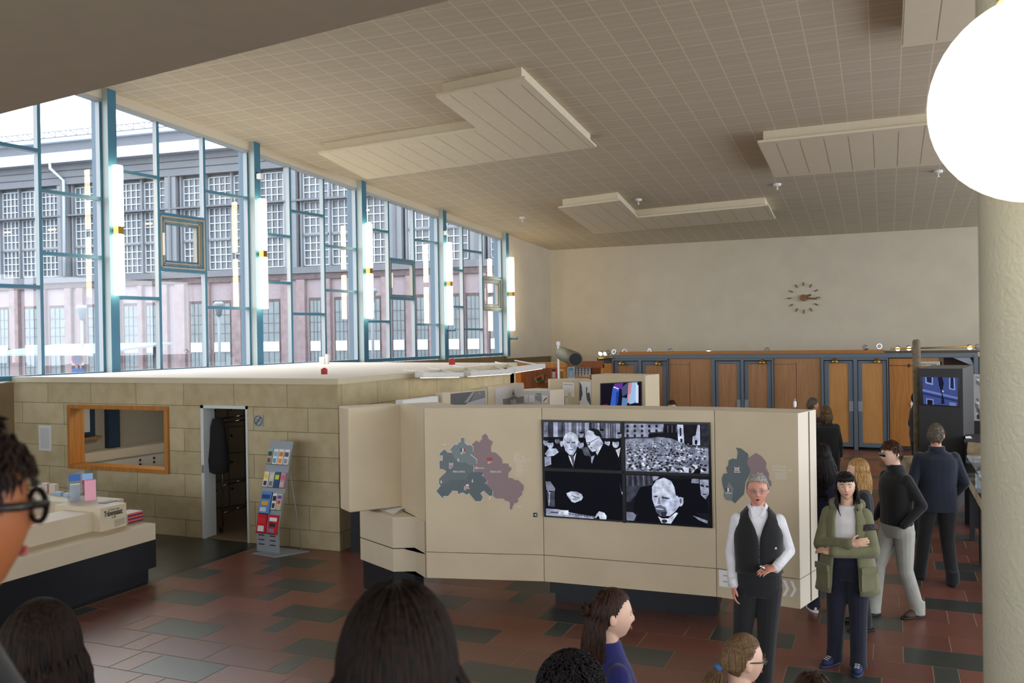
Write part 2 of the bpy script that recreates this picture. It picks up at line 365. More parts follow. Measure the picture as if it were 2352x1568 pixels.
# ------------------------------------------------------------ windows
E0 = .17
ZB = 2.33
def ztop(s): return ceilz(wp(s).y)-.17
def wbar(b, s0, s1, z0, z1, e0, e1, mf, ms):
    """bar in the window plane; front (room) face mf, other faces ms"""
    A, B_, Cc, D = wp(s0, e0), wp(s1, e0), wp(s1, e1), wp(s0, e1)
    zt = z1 if callable(z1) else (lambda p: z1)
    b.prism([A[:2], B_[:2], Cc[:2], D[:2]], z0, zt, ms, mside={})
    b.bm.faces.ensure_lookup_table()
    for f in b.bm.faces[-6:]:
        f.normal_update()
        if Vector((f.normal.x, f.normal.y)).dot(WN) > .9: f.material_index = b.mi(mf)
pill = [-.04, 3.52, 7.14, 10.77, 14.37]; PWD = .18
BAYS = [  # left px, right px (teal edges), mullion px, per column transoms (y) and casement (top,bottom)
 (None, 222, [95], [([332, 656], None), ([447, 586], None)]),
 (268, 565, [367, 473], [([399, 684], None), ([], (497, 622)), ([447, 707], None)]),
 (599, 818, [669, 746], [([539, 648], None), ([490, 721], None), ([568, 668], None)]),
 (842, 1004, [894, 952], [([528, 738], None), ([], (597, 686)), ([554, 745], None)]),
 (1026, 1150, [1063.5, 1108], [([619, 704], None), ([577, 756], None), ([], (637, 712))]),
]
for bi, (pl, pr, mus, cols) in enumerate(BAYS):
    s0 = sW(pl, 600, E0) if pl else -2.42
    s1 = sW(pr, 600, E0)+.05
    if bi == 0: s1 = pill[0]-.0
    else: s0 = pill[bi-1]+PWD; s1 = pill[bi]
    root = bpy.data.objects.new('window_%d' % (bi+1), None); C.objects.link(root); root.location = wp((s0+s1)/2, E0, ZB); struct(root); root.rotation_euler = (0, 0, 0)
    root.rotation_euler = (0, 0, 0)
    fb = MB()
    wbar(fb, s0, s1, ZB, ZB+.085, E0, E0+.115, M['teal'], M['framew'])
    wbar(fb, s0, s0+.05, ZB+.085, lambda p: ceilz(p[1])-.23, E0, E0+.115, M['teal'], M['framew'])
    wbar(fb, s1-.05, s1, ZB+.085, lambda p: ceilz(p[1])-.23, E0, E0+.115, M['teal'], M['framew'])
    a, c_, c2, a2 = wp(s0, E0), wp(s1, E0), wp(s1, E0+.115), wp(s0, E0+.115)
    fb.prism([a[:2], c_[:2], c2[:2], a2[:2]], lambda p: ceilz(p[1])-.23, lambda p: ceilz(p[1])-.17, M['framew'])
    fb.build('frame', root)
    ms = [sW(m, 600, E0) for m in mus]
    for s in ms:
        mb = MB(); wbar(mb, s-.03, s+.03, ZB+.085, lambda p: ceilz(p[1])-.23, E0, E0+.115, M['teal'], M['framew']); mb.build('mullion', root)
    edges = [s0+.05]+ms+[s1-.05]
    for ci, (ts, cas) in enumerate(cols):
        a, c_ = edges[ci]+(.03 if ci else 0), edges[ci+1]-(.03 if ci < len(cols)-1 else 0)
        sm = (a+c_)/2; P_ = wp(sm, E0)
        # height of the picture row y at the column's middle
        def zz(y):
            v = None; lo, hi = 0, 9
            d = -P_.x*math.sin(AZ)+P_.y*math.cos(AZ); hx = P_.x*math.cos(AZ)+P_.y*math.sin(AZ)
            px = 1176+FOC*hx/d; q = at(px, y, d); return q.z
        zs = sorted(zz(y) for y in ts)
        if cas: zc1, zc0 = zz(cas[0]), zz(cas[1]); zs = sorted([zc0, zc1]+zs)
        for z in zs:
            tb = MB(); wbar(tb, a, c_, z-.03, z+.03, E0, E0+.115, M['teal'], M['framew']); tb.build('transom', root)
        lv = [ZB+.085]+zs+[None]
        for k in range(len(lv)-1):
            z0 = lv[k]+(.03 if k else 0); gb = MB()
            top = (lambda p: ceilz(p[1])-.23) if lv[k+1] is None else (lambda p, q=lv[k+1]-.03: q)
            if cas and abs(lv[k]-zc0) < 1e-6:
                A, B_ = wp(a, E0+.1), wp(c_, E0+.1)
                cb = MB(); zt = lv[k+1]-.03; w = .028
                for r in range(4 if bi != 3 else 2):
                    i0, e = r*w*1.6, E0-.02+.02*r
                    for (x0, x1, q0, q1) in ((a+i0, c_-i0, z0+i0, z0+i0+w), (a+i0, c_-i0, zt-i0-w, zt-i0), (a+i0, a+i0+w, z0+i0, zt-i0), (c_-i0-w, c_-i0, z0+i0, zt-i0)):
                        wbar(cb, x0, x1, q0, q1, e, e+.1, M['casement'] if r % 2 == 0 and bi != 3 else M['teal'], M['casement'])
                cas_o = cb.build('casement', root)
                hb = MB(); wbar(hb, a+.02, a+.05, z0+.25, zt-.35, E0-.07, E0-.03, M['white'], M['white']); hb.build('handle', cas_o)
            q = [wp(a, E0+.10), wp(c_, E0+.10)]
            gb.face([(q[0].x, q[0].y, z0), (q[1].x, q[1].y, z0), (q[1].x, q[1].y, top(q[1])), (q[0].x, q[0].y, top(q[0]))], M['glass'])
            gb.build('pane', root)
# hidden continuation of the glazing beyond the soffit stays open sky; short return wall closes it
b_ = MB(); a, c_ = wp(-2.62, .1), wp(-2.42, .1); a2, c2 = wp(-2.62, .5), wp(-2.42, .5)
b_.prism([a[:2], c_[:2], c2[:2], a2[:2]], 2.0, lambda p: ceilz(p[1]), M['tealin'])
a, c_ = wp(-14, .2), wp(-2.62, .2); a2, c2 = wp(-14, .5), wp(-2.62, .5)
b_.prism([a[:2], c_[:2], c2[:2], a2[:2]], 2.3, lambda p: ceilz(p[1]), M['wall'])
struct(b_.build('wall_left_return'))
# window pillars
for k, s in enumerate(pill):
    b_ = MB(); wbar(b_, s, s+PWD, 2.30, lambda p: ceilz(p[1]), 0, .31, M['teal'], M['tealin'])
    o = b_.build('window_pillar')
    b_ = MB(); wbar(b_, s+.02, s+PWD-.02, 2.30, lambda p: ceilz(p[1]), .312, .5, mat('outer_blue_grey_paint', (96, 118, 134), .6), mat('outer_blue_grey_paint', (96, 118, 134), .6)); b_.build('outer_fin', o)  # outer part has the same paint, darkened to offset the sky light
    tag(o, ['teal-fronted window pillar nearest the viewer behind the first tube lamp', 'teal-fronted window pillar behind the second nearest tube lamp',
            'teal-fronted window pillar behind the middle tube lamp', 'teal-fronted window pillar behind the second farthest tube lamp',
            'teal-fronted window pillar at the far end of the glazing'][k], 'pillar', 'steel pillars of the window front')
# tube lamps on the pillars
LP = [((246, 380), (280, 678), 263), ((584, 457), (613, 709), 600), ((831, 513), (853, 731), 843), ((1018, 557), (1036, 746), 1030), ((1162, 591), (1179, 759), 1171)]
Ltop = [380, 457, 513, 557, 591]; Lbot = [678, 709, 731, 746, 759]
for k, s in enumerate(pill):
    c_ = wp(s+PWD/2, -.13); d = -c_.x*math.sin(AZ)+c_.y*math.cos(AZ); hx = c_.x*math.cos(AZ)+c_.y*math.sin(AZ); px = 1176+FOC*hx/d
    zt, zb = at(px, Ltop[k], d).z, at(px, Lbot[k], d).z; zm = (zt+zb)/2
    names = ['tall twin-tube wall lamp on the nearest teal pillar', 'tall twin-tube wall lamp on the second pillar from the viewer', 'tall twin-tube wall lamp on the middle pillar',
             'tall twin-tube wall lamp on the second farthest pillar', 'tall twin-tube wall lamp on the farthest pillar beside the white wall']
    t = thing('wall_lamp', names[k], 'wall lamp', (c_.x, c_.y, zb), 0, 'glowing tube lamps on the window pillars')
    for z0, z1, nm in ((zb, zm-.07, 'lower'), (zm+.07, zt, 'upper')):
        b_ = MB(); prof = []
        for q in range(13): 
            a = 2*PI*q/12
        pts = []
        for q in range(16):
            a = 2*PI*q/16; cx, sx = math.cos(a), math.sin(a)
            pts.append((c_.x+.085*(abs(cx)**.6)*math.copysign(1, cx), c_.y+.085*(abs(sx)**.6)*math.copysign(1, sx)))
        b_.prism(pts, z0, z1, M['lamp']); o = b_.build('tube_shade', t, bevel=.02)
    b_ = MB(); b_.box((c_.x-.06, c_.y-.06, zm-.08), (c_.x+.06, c_.y+.06, zm+.08), M['brass']); b_.build('brass_collar', t)
    q = wp(s+PWD/2, 0); b_ = MB(); b_.bar((q.x, q.y, zm), (c_.x, c_.y, zm), .05, .05, M['brass']); b_.build('bracket', t)
# small floodlight boxes and coat-hook like arms on pillars
for k, (px, py) in ((1, (597, 404)), (3, (1025, 534))):
    p = onW(px, py, -.08); t = thing('pillar_spotlight', 'small white box sensor clipped to the %s teal pillar above its lamp' % ('second' if k == 1 else 'fourth'), 'sensor', tuple(p))
    b_ = MB(); b_.box((p.x-.06, p.y-.05, p.z-.07), (p.x+.06, p.y+.05, p.z+.05), M['white']); b_.build('housing', t, bevel=.01)
    b_ = MB(); b_.bar((p.x, p.y, p.z), (p.x-.1, p.y, p.z+.09), .03, .03, M['black']); b_.build('bracket', t)
for px, py, w in ((1027, 758, 'fourth'), (1170, 777.5, 'farthest')):
    p = onW(px, py, 0); b_ = MB(); e_ = at(px+18, py, (-p.x*math.sin(AZ)+p.y*math.cos(AZ)))
    b_.tube([p, e_, e_+Vector((0, 0, .05))], .03, M['teal'], 6); tag(b_.build('wall_peg'), 'short teal peg sticking out of the %s window pillar below its lamp' % w, 'peg')
# ------------------------------------------------------------ gallery: soffit over the viewer, column, platform
A = G(0, 262, 4.3); B_ = G(1035, 0, 4.3); dn = (B_-A).normalized(); A2 = A-dn*6; B2 = B_+dn*9
nb = Vector((dn.y, -dn.x, 0)); nb = -nb if nb.y > 0 else nb
sofm = mat('gallery_soffit_paint', (176, 163, 140), .85, noise=.05)
b_ = MB(); b_.prism([(A2.x, A2.y), (B2.x, B2.y), (B2.x+nb.x*9, B2.y+nb.y*9), (A2.x+nb.x*9, A2.y+nb.y*9)], 4.3, 4.7, sofm); s_ = b_.build('gallery_soffit'); struct(s_); s_.name = 'trim_1'
# ------------------------------------------------------------ gallery column, globe lamp, gallery floor
p0 = at(2268, 784, 2.5); p1 = at(2268+330, 784, 2.5)
cx, cy = (p0.x+p1.x)/2, (p0.y+p1.y)/2; cr = (p1-p0).length/2*.985
b_ = MB(); b_.lathe([(cr, 0), (cr, 5.0), (cr, 8.4)], M['column'], 48, Matrix.Translation((cx, cy, 0)))
tag(b_.build('round_column'), 'thick round column with rough off-white plaster at the right edge', 'column')
gc = at(2384, 226, 1.75); gr = 1.75*230/FOC
t = thing('globe_lamp', 'large glowing opal globe lamp hanging before the round column', 'lamp', tuple(gc))
b_ = MB(); prof = []
for k in range(1, 24):
    a = PI*k/24; z = -math.cos(a)*gr; r = math.sin(a)*gr*(1 if z > -.1*gr else 1)
    prof.append((r*(1+.03*math.cos(a)), z*(1.02)))
b_.lathe(prof, M['globe'], 48, Matrix.Translation(gc)); b_.build('globe_shade', t)
b_ = MB(); b_.tube([gc+Vector((0, 0, gr)), gc+Vector((0, 0, 6))], .012, M['brass'], 8); b_.build('hanging_rod', t)
b_ = MB(); b_.lathe([(.07, 0), (.07, .06), (.03, .1)], M['brass'], 16, Matrix.Translation(gc+Vector((0, 0, gr*1.0)))); b_.build('cap', t)
gal = mat('gallery_floor_lino', (70, 62, 52), .5, noise=.1)
b_ = MB(); b_.box((-4.2, -3.9, 0), (1.9, .45, 1.33), gal); s_ = b_.build('gallery_platform'); s_.name = 'trim_2'; struct(s_)
b_ = MB()
for k in range(7): b_.box((-3.6, .45+k*.28, 0), (1.6, .45+(k+1)*.28, 1.33-.17*(k+1)), gal)
s_ = b_.build('gallery_steps'); s_.name = 'trim_3'; struct(s_)
# ------------------------------------------------------------ ceiling panels, smoke detectors, sprinkler-like sensors
TP = mat('ceiling_panel_board', (226, 215, 190), .8, noise=.03)
Lp = [[(730, 353), (1098, 297), (1000, 222), (1205, 180), (1370, 338), (842, 412)], [(1740, 328), (2167, 283), (2165, 378), (1780, 408)],
      [(1282, 478), (1425, 460), (1465, 500), (1765, 472), (1781, 503), (1365, 537)]]
labs = ['large L-shaped suspended ceiling panel nearest the windows', 'plain rectangular suspended ceiling panel right of the middle', 'slim L-shaped suspended ceiling panel nearest the end wall', 'suspended ceiling panel cut off by the top edge beside the globe lamp']
def clean(pts):
    q = [onC(x, y, -.25) for x, y in pts]; return [(p.x, p.y) for p in q]
polys = [clean(x) for x in Lp]+[[(.27, 10.5), (3.2, 10.5), (3.2, 14.35), (.27, 14.35)]]
for k, pl in enumerate(polys):
    t = thing('ceiling_panel', labs[k], 'ceiling panel', (sum(p[0] for p in pl)/len(pl), sum(p[1] for p in pl)/len(pl), ceilz(pl[0][1])), 0, 'suspended ceiling panels')
    b_ = MB(); b_.prism(pl, lambda p: ceilz(p[1])-.25, lambda p: ceilz(p[1])-.205, TP); lower = b_.build('lower_board', t)
    # joint lines pressed into the board
    b_ = MB(); xs = [p[0] for p in pl]; ys = [p[1] for p in pl]
    def inside(x, y):
        c_ = False; n = len(pl)
        for i in range(n):
            (x1, y1), (x2, y2) = pl[i], pl[(i+1) % n]
            if (y1 > y) != (y2 > y) and x < (x2-x1)*(y-y1)/(y2-y1)+x1: c_ = not c_
        return c_
    jm = mat('panel_joint', (176, 160, 130), .9); x = math.floor(min(xs)/.4525)*.4525-.165
    while x < max(xs):
        y = min(ys)
        while y < max(ys):
            if inside(x, y+.02) and inside(x, y+.22): b_.face([(x-.006, y, ceilz(y)-.2515), (x+.006, y, ceilz(y)-.2515), (x+.006, y+.25, ceilz(y+.25)-.2515), (x-.006, y+.25, ceilz(y+.25)-.2515)], jm)
            y += .25
        x += .4525
    b_.build('joint_lines', lower)
    cxm, cym = sum(xs)/len(xs), sum(ys)/len(ys)
    # upper board, inset
    n = len(pl); ins = []
    ar = sum(pl[i][0]*pl[(i+1) % n][1]-pl[(i+1) % n][0]*pl[i][1] for i in range(n)); sgn = 1 if ar > 0 else -1
    for i in range(n):
        a, c_, d_ = Vector(pl[i-1]), Vector(pl[i]), Vector(pl[(i+1) % n]); e1, e2 = (c_-a).normalized(), (d_-c_).normalized()
        n1, n2 = Vector((-e1.y, e1.x))*sgn, Vector((-e2.y, e2.x))*sgn; m_ = (n1+n2)/(1+n1.dot(n2)); ins.append(tuple(c_+m_*.1))
    b_ = MB(); b_.prism(ins, lambda p: ceilz(p[1])-.206, lambda p: ceilz(p[1])+.02, TP); b_.build('upper_frame', t)
for (px, py), w in (((1466, 459), 'above the slim L-shaped panel'), ((1785, 424), 'just below the plain rectangular panel'), ((2155, 394), 'beside the right end of the plain rectangular panel'), ((1200, 500), 'near the far end of the windows')):
    p = onC(px, py, -.02); t = thing('smoke_detector', 'small white ceiling sensor %s' % w, 'smoke detector', tuple(p), 0, 'ceiling sensors')
    b_ = MB(); b_.lathe([(.09, .05), (.1, .0), (.09, -.03), (.03, -.04)][::-1], M['white'], 20, Matrix.Translation(p)); b_.build('disc', t)
    b_ = MB(); b_.lathe([(.02, -.13), (.03, -.12), (.018, -.1), (.018, 0)], M['white'], 12, Matrix.Translation(p)); b_.build('stem', t)
# ------------------------------------------------------------ wall clock on the end wall
c0 = onY(1846, 684, 29.7-.02); cl = thing('wall_clock', 'large brown wall clock of loose hour strokes, showing about quarter past two', 'clock', tuple(c0))
brn = mat('clock_brown', (112, 76, 36), .5)
pxm = (onY(1883.5, 684, 29.68).x-onY(1808.5, 684, 29.68).x)/2; RR = pxm
def cpt(a, r, dy=0): return c0+Vector((math.sin(a)*r, -.03-dy, math.cos(a)*r))
for k in range(12):
    a = 2*PI*k/12; b_ = MB(); b_.bar(cpt(a, RR*.76), cpt(a, RR*1.0), .035, .02, brn, up=(0, 1, 0)); b_.build('hour_stroke', cl)
for a, l, w, nm in ((math.radians(96), RR*.8, .05, 'minute_hand'), (math.radians(66), RR*.5, .06, 'hour_hand')):
    b_ = MB(); b_.bar(cpt(a, 0, .03), cpt(a, l, .03), w, .015, brn, up=(0, 1, 0)); b_.build(nm, cl)
b_ = MB(); b_.lathe([(RR*.22, 0), (RR*.22, .05)], mat('clock_hub', (134, 84, 34), .4), 28, Matrix.Translation(c0+Vector((0, -.05, 0))) @ Matrix.Rotation(PI/2, 4, 'X')); b_.build('hub', cl)
b_ = MB(); b_.box((c0.x-.02, c0.y-.03, c0.z-.02), (c0.x+.02, c0.y+.02, c0.z+.02), brn); b_.build('spindle', cl)
# ------------------------------------------------------------ stone-clad room on the left
BY = 10.36; BX = -7.01; RZ = 2.40
stm = bpy.data.materials.new('pale_stone_blocks'); stm.use_nodes = True; nt = stm.node_tree; b = nt.nodes['Principled BSDF']; b.inputs['Roughness'].default_value = .8
tc = N(nt, 'ShaderNodeTexCoord'); sp = N(nt, 'ShaderNodeSeparateXYZ'); nt.links.new(tc.outputs['Object'], sp.inputs[0])
cb_ = N(nt, 'ShaderNodeCombineXYZ'); nt.links.new(math_(nt, 'ADD', sp.outputs[0], sp.outputs[1]), cb_.inputs[0]); nt.links.new(math_(nt, 'ADD', sp.outputs[2], .09), cb_.inputs[1])
br = N(nt, 'ShaderNodeTexBrick'); br.inputs['Scale'].default_value = 1; br.inputs['Brick Width'].default_value = .95; br.inputs['Row Height'].default_value = .345; br.inputs['Mortar Size'].default_value = .0045
br.offset = .37; br.inputs['Color1'].default_value = (*lin((180, 166, 132)), 1); br.inputs['Color2'].default_value = (*lin((197, 183, 150)), 1); br.inputs['Mortar'].default_value = (*lin((112, 102, 78)), 1); br.inputs['Mortar Smooth'].default_value = .3
nt.links.new(cb_.outputs[0], br.inputs['Vector'])
ns = N(nt, 'ShaderNodeTexNoise'); ns.inputs['Scale'].default_value = 5; ns.inputs['Detail'].default_value = 6; nt.links.new(tc.outputs['Object'], ns.inputs['Vector'])
rr = N(nt, 'ShaderNodeValToRGB'); rr.color_ramp.elements[0].color = (.86, .83, .74, 1); rr.color_ramp.elements[1].color = (1, 1, 1, 1); rr.color_ramp.elements[0].position = .35; rr.color_ramp.elements[1].position = .6
nt.links.new(ns.outputs['Fac'], rr.inputs[0]); mx = N(nt, 'ShaderNodeMixRGB', blend_type='MULTIPLY'); mx.inputs[0].default_value = .8
nt.links.new(br.outputs['Color'], mx.inputs[1]); nt.links.new(rr.outputs[0], mx.inputs[2]); nt.links.new(mx.outputs[0], b.inputs['Base Color'])
bp = N(nt, 'ShaderNodeBump'); bp.inputs['Strength'].default_value = .4; bp.inputs['Distance'].default_value = .01; nt.links.new(br.outputs['Fac'], bp.inputs['Height']); bp.invert = True; nt.links.new(bp.outputs[0], b.inputs['Normal'])
MATS['stone'] = stm
wl, wr = onY(160, 932, BY), onY(387, 932, BY); wt = (wl.z+wr.z)/2; wb = (onY(163, 1076, BY).z+onY(387, 1083, BY).z)/2
dl, dr = onY(462, 932, BY).x, onY(569, 932, BY).x; dt = onY(515, 931, BY).z
XL = onY(8, 880, BY).x
b_ = MB(); T = .2
def wall_y(x0, x1, z0, z1): b_.box((x0, BY, z0), (x1, BY+T, z1), stm)
wall_y(XL, wl.x, 0, RZ-.085); wall_y(wl.x, wr.x, 0, wb); wall_y(wl.x, wr.x, wt, RZ-.085); wall_y(wr.x, dl, 0, RZ-.085); wall_y(dl, dr, dt, RZ-.085); wall_y(dr, BX, 0, RZ-.085)
struct(b_.build('wall_stone_front'))
b_ = MB(); b_.box((BX-T, BY+T, 0), (BX, 16.7, RZ-.085), stm); b_.box((-12.3, 16.5, 0), (BX, 16.78, RZ-.085), stm); struct(b_.build('wall_stone_side'))
b_ = MB(); e = .03
poly = [(XL, BY-e), (BX+e, BY-e), (BX+e, 16.8), (-12.42, 17.6), (wp(4.5, 0).x, wp(4.5, 0).y), (wp(-1.6, 0).x, wp(-1.6, 0).y), (XL, BY+.1)]
b_.prism(poly, RZ-.085, RZ, M['stonecap'], M['roofw']); struct(b_.build('ceiling_stone_room')); bpy.data.objects['ceiling_stone_room'].name = 'trim_4'
# inside of the stone-clad room
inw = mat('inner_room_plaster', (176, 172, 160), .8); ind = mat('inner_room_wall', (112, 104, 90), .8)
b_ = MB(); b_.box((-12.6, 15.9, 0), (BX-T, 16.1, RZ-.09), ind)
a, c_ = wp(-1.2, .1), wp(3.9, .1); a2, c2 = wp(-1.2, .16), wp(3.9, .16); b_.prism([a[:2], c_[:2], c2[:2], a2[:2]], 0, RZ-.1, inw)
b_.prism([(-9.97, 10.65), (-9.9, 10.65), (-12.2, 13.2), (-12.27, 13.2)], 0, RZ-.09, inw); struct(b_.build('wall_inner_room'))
for lx, ly, st_, nm in ((-10.9, 11.2, 22, 'room behind the hatch'), (-9.2, 12.6, 2.5, 'room behind the doorway')):  # glowing panels added out of view to brighten the two inner rooms
    t = thing('ceiling_light', 'ceiling light of the '+nm, 'light', (lx, ly, RZ-.1)); b_ = MB(); b_.box((lx-.3, ly-.15, RZ-.12), (lx+.3, ly+.15, RZ-.095), mat('inner_light_%g' % st_, (255, 246, 228), .5, emit=st_)); b_.build('diffuser', t)
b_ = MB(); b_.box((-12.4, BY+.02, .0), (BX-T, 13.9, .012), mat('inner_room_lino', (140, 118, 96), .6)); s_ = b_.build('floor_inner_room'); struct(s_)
# serving hatch
t = thing('serving_hatch', 'wide orange oak framed hatch opening in the stone wall', 'hatch', ((wl.x+wr.x)/2, BY, wb)); b_ = MB(); fw = .055
for lo, hi in (((wl.x-.01, wb-.01), (wr.x+.01, wb+fw)), ((wl.x-.01, wt-fw), (wr.x+.01, wt+.01)), ((wl.x-.01, wb+fw), (wl.x+fw, wt-fw)), ((wr.x-fw, wb+fw), (wr.x+.01, wt-fw))):
    b_.box((lo[0], BY-.05, lo[1]), (hi[0], BY+T+.03, hi[1]), M['woodf'])
b_.build('frame', t, bevel=.005)
b_ = MB()
def winw(b, px0, px1, z0, z1, e0, e1, m): wbar(b, sW(px0, 1000, e0), sW(px1, 1000, e0), z0, z1, e0, e1, m, m)
winw(b_, 150, 400, .86, 1.02, -.28, .09, M['beigetop']); bc = b_.build('countertop'); t = thing('back_counter', 'long pale counter along the outer wall inside the room seen through the hatch', 'counter', tuple(onW(290, 1030, 0))); bc.parent = t; bc.matrix_parent_inverse = WM(t).inverted()
b_ = MB(); winw(b_, 150, 400, 0, .86, -.22, .1, M['white']); b_.build('cabinet', t)
for px in (322, 354, 380):
    for z in (.68, .76):
        q = onW(px, 1050, -.23); b_ = MB(); b_.ell((q.x, q.y, z), .022, M['black'], seg=8, rings=5); b_.build('knob', t)
nv = mat('navy_frame_paint', (40, 62, 88), .5)
b_ = MB(); winw(b_, 250, 276, 1.02, RZ-.1, -.02, .1, nv); tag(b_.build('navy_post'), 'dark blue post inside the room seen through the hatch', 'post')
t = thing('inner_window', 'small navy framed bright window inside the room behind the hatch', 'window', tuple(onW(200, 970, 0)))
b_ = MB(); winw(b_, 180, 219, 1.28, RZ-.12, .02, .1, nv); f_ = b_.build('frame', t)
b_ = MB(); winw(b_, 184, 207, 1.36, RZ-.15, .0, .03, mat('frosted_pane', (222, 230, 234), .5)); b_.build('pane', t)
b_ = MB(); winw(b_, 180, 235, 1.22, 1.27, -.06, .1, M['wood']); b_.build('sill', t)
# doorway
t = thing('door_frame', 'white steel frame of the open doorway in the stone wall', 'door frame', ((dl+dr)/2, BY, 0))
b_ = MB(); dw = .055
b_.box((dl, BY-.02, 0), (dl+dw, BY+T+.02, dt), M['wallw'], fm={3: M['wallw']}); b_.box((dr-.03, BY-.02, 0), (dr, BY+T+.02, dt), M['wallw']); b_.box((dl, BY-.02, dt-.045), (dr, BY+T+.02, dt), M['wallw']); b_.build('jambs', t)
b_ = MB(); b_.box((dl+.01, BY-.024, .98), (dl+.05, BY-.02, 1.1), M['alu']); b_.build('strike_plate', t)
ra, rc = at(512, 1166, 13.6), at(590, 1160, 14.4); ra.z = rc.z = 0
def rkp(f, z): q = ra+(rc-ra)*f; return (q.x, q.y, z)
t = thing('coat_rack', 'chrome rolling coat rack standing inside the open doorway', 'coat rack', tuple(ra))
for nm, pts in (('top_rail', [rkp(-.3, 1.75), rkp(1, 1.75)]), ('hat_rail', [rkp(-.3, 1.68), rkp(1, 1.68)]), ('upright', [rkp(0, .1), rkp(0, 1.75)]), ('upright', [rkp(1, .1), rkp(1, 1.75)]), ('middle_rail', [rkp(0, .72), rkp(1, .72)]), ('bottom_rail', [rkp(0, .3), rkp(1, .3)])):
    b_ = MB(); b_.tube(pts, .016, M['chrome']); b_.build(nm, t)
for f_ in (-.05, 1):
    b_ = MB(); b_.ell(rkp(f_, .05), (.035, .02, .045), M['black']); b_.build('castor', t)
cb0 = at(503, 1100, 13.3); cb0.z = 0; b_ = MB(); coat = mat('black_coat_cloth', (12, 12, 14), .9)
prof = [(.02, 1.8), (.09, 1.77), (.13, 1.65), (.15, 1.4), (.19, 1.15), (.17, .98), (.1, .95)]
b_.lathe([(r, z) for r, z in prof][::-1], coat, 14, Matrix.Translation(cb0) @ Matrix.Scale(.6, 4, (0, 1, 0))); tag(b_.build('black_coat'), 'black coat hanging on the rack inside the doorway', 'coat')
la, lc = at(488, 1165, 15.4), at(600, 1160, 16.0); la.z = lc.z = 0; dl_ = (lc-la); n_ = Vector((-dl_.y, dl_.x, 0)).normalized()
b_ = MB(); b_.prism([la[:2], lc[:2], (lc+n_*.3)[:2], (la+n_*.3)[:2]], 0, 1.9, mat('locker_paint', (116, 104, 84), .6)); lk = b_.build('locker_block'); tag(lk, 'beige locker block in the dark room behind the coat rack', 'lockers')
for i in range(3):
    for q_ in range(4):
        b_ = MB(); p0_, p1_ = la+dl_*(i/3+.01), la+dl_*((i+1)/3-.01); z0 = .04+q_*.465
        b_.solid([Vector((p0_.x, p0_.y, z0)), Vector((p1_.x, p1_.y, z0)), Vector((p1_.x, p1_.y, z0+.44)), Vector((p0_.x, p0_.y, z0+.44))], -n_*.015, mat('locker_door_paint', (150, 138, 116), .6)); d_ = b_.build('door', lk)
        b_ = MB(); q = p0_+dl_*.05-n_*.025; b_.ell((q.x, q.y, z0+.3), .022, M['black'], seg=8, rings=5); b_.build('knob', d_)
# notices on the stone wall
p = onY(104, 976, BY); q = onY(118, 1035, BY); b_ = MB(); xa, xb = onY(89, 976, BY).x, onY(118, 976, BY).x
b_.box((xa, BY-.006, q.z), (xb, BY-.001, p.z), mat('notice_paper', (214, 214, 214), .8)); n_ = tag(b_.build('paper_notice'), 'white paper notice on the stone wall left of the hatch', 'notice')
gl_ = flat((170, 172, 176)); decal('print', n_, (xa, BY-.0065, q.z), (xb-xa, 0, 0), (0, 0, p.z-q.z), [(gl_, R4(.15, .1+.05*k, .85, .12+.05*k)) for k in range(16)], lift=.001)
xa, xb = onY(584, 966, BY).x, onY(606, 966, BY).x; za, zb = onY(595, 979, BY).z, onY(595, 952, BY).z
t = thing('no_smoking_sign', 'small clear square sign with a crossed circle right of the doorway', 'sign', ((xa+xb)/2, BY-.01, (za+zb)/2))
b_ = MB(); b_.box((xa, BY-.012, za), (xb, BY-.004, zb), mat('sign_plate_grey', (158, 166, 164), .35)); sg = b_.build('plate', t)
w_, h_ = xb-xa, zb-za; ring = []
dk = flat((70, 76, 80))
for k in range(24):
    a0, a1 = 2*PI*k/24, 2*PI*(k+1)/24; ring.append((dk, [(.5+.42*math.cos(a0), .5+.42*math.sin(a0)), (.5+.42*math.cos(a1), .5+.42*math.sin(a1)), (.5+.37*math.cos(a1), .5+.37*math.sin(a1)), (.5+.37*math.cos(a0), .5+.37*math.sin(a0))]))
ring += [(dk, [(.2, .22), (.26, .17), (.8, .8), (.75, .84)]), (flat((110, 116, 118)), R4(.3, .53, .6, .6)), (flat((110, 116, 118)), R4(.4, .42, .7, .47))]
decal('symbol', t, (xa, BY-.012, za), (w_, 0, 0), (0, 0, h_), ring)
# red alarm boxes on the room's roof, small white unit
for (px, py), w in (((742, 860), 'at the front edge of the white roof'), ((1036, 838), 'at the back of the white roof')):
    p = G(px, py-1, RZ+.002); t = thing('alarm_box', 'small red alarm box standing %s' % w, 'alarm', tuple(p), 0, 'red alarm boxes')
    s_ = (-p.x*math.sin(AZ)+p.y*math.cos(AZ))/FOC*6; b_ = MB(); b_.box((p.x-s_, p.y, RZ), (p.x+s_, p.y+1.6*s_, RZ+2.1*s_), M['red']); b_.build('housing', t, bevel=.006)
    b_ = MB(); b_.lathe([(s_*.7, 0), (s_*.6, s_*.35)], mat('red_lens', (190, 40, 40), .2), 14, Matrix.Translation((p.x, p.y+.8*s_, RZ+2.1*s_))); b_.build('lens', t)
p = G(741, 836, RZ); b_ = MB(); b_.box((p.x-.09, p.y, RZ), (p.x+.05, p.y+.06, RZ+.16), M['white']); b_.box((p.x+.07, p.y, RZ), (p.x+.13, p.y+.06, RZ+.22), M['white']); tag(b_.build('wall_unit'), 'pair of small white boxes on the roof under the third window', 'box')
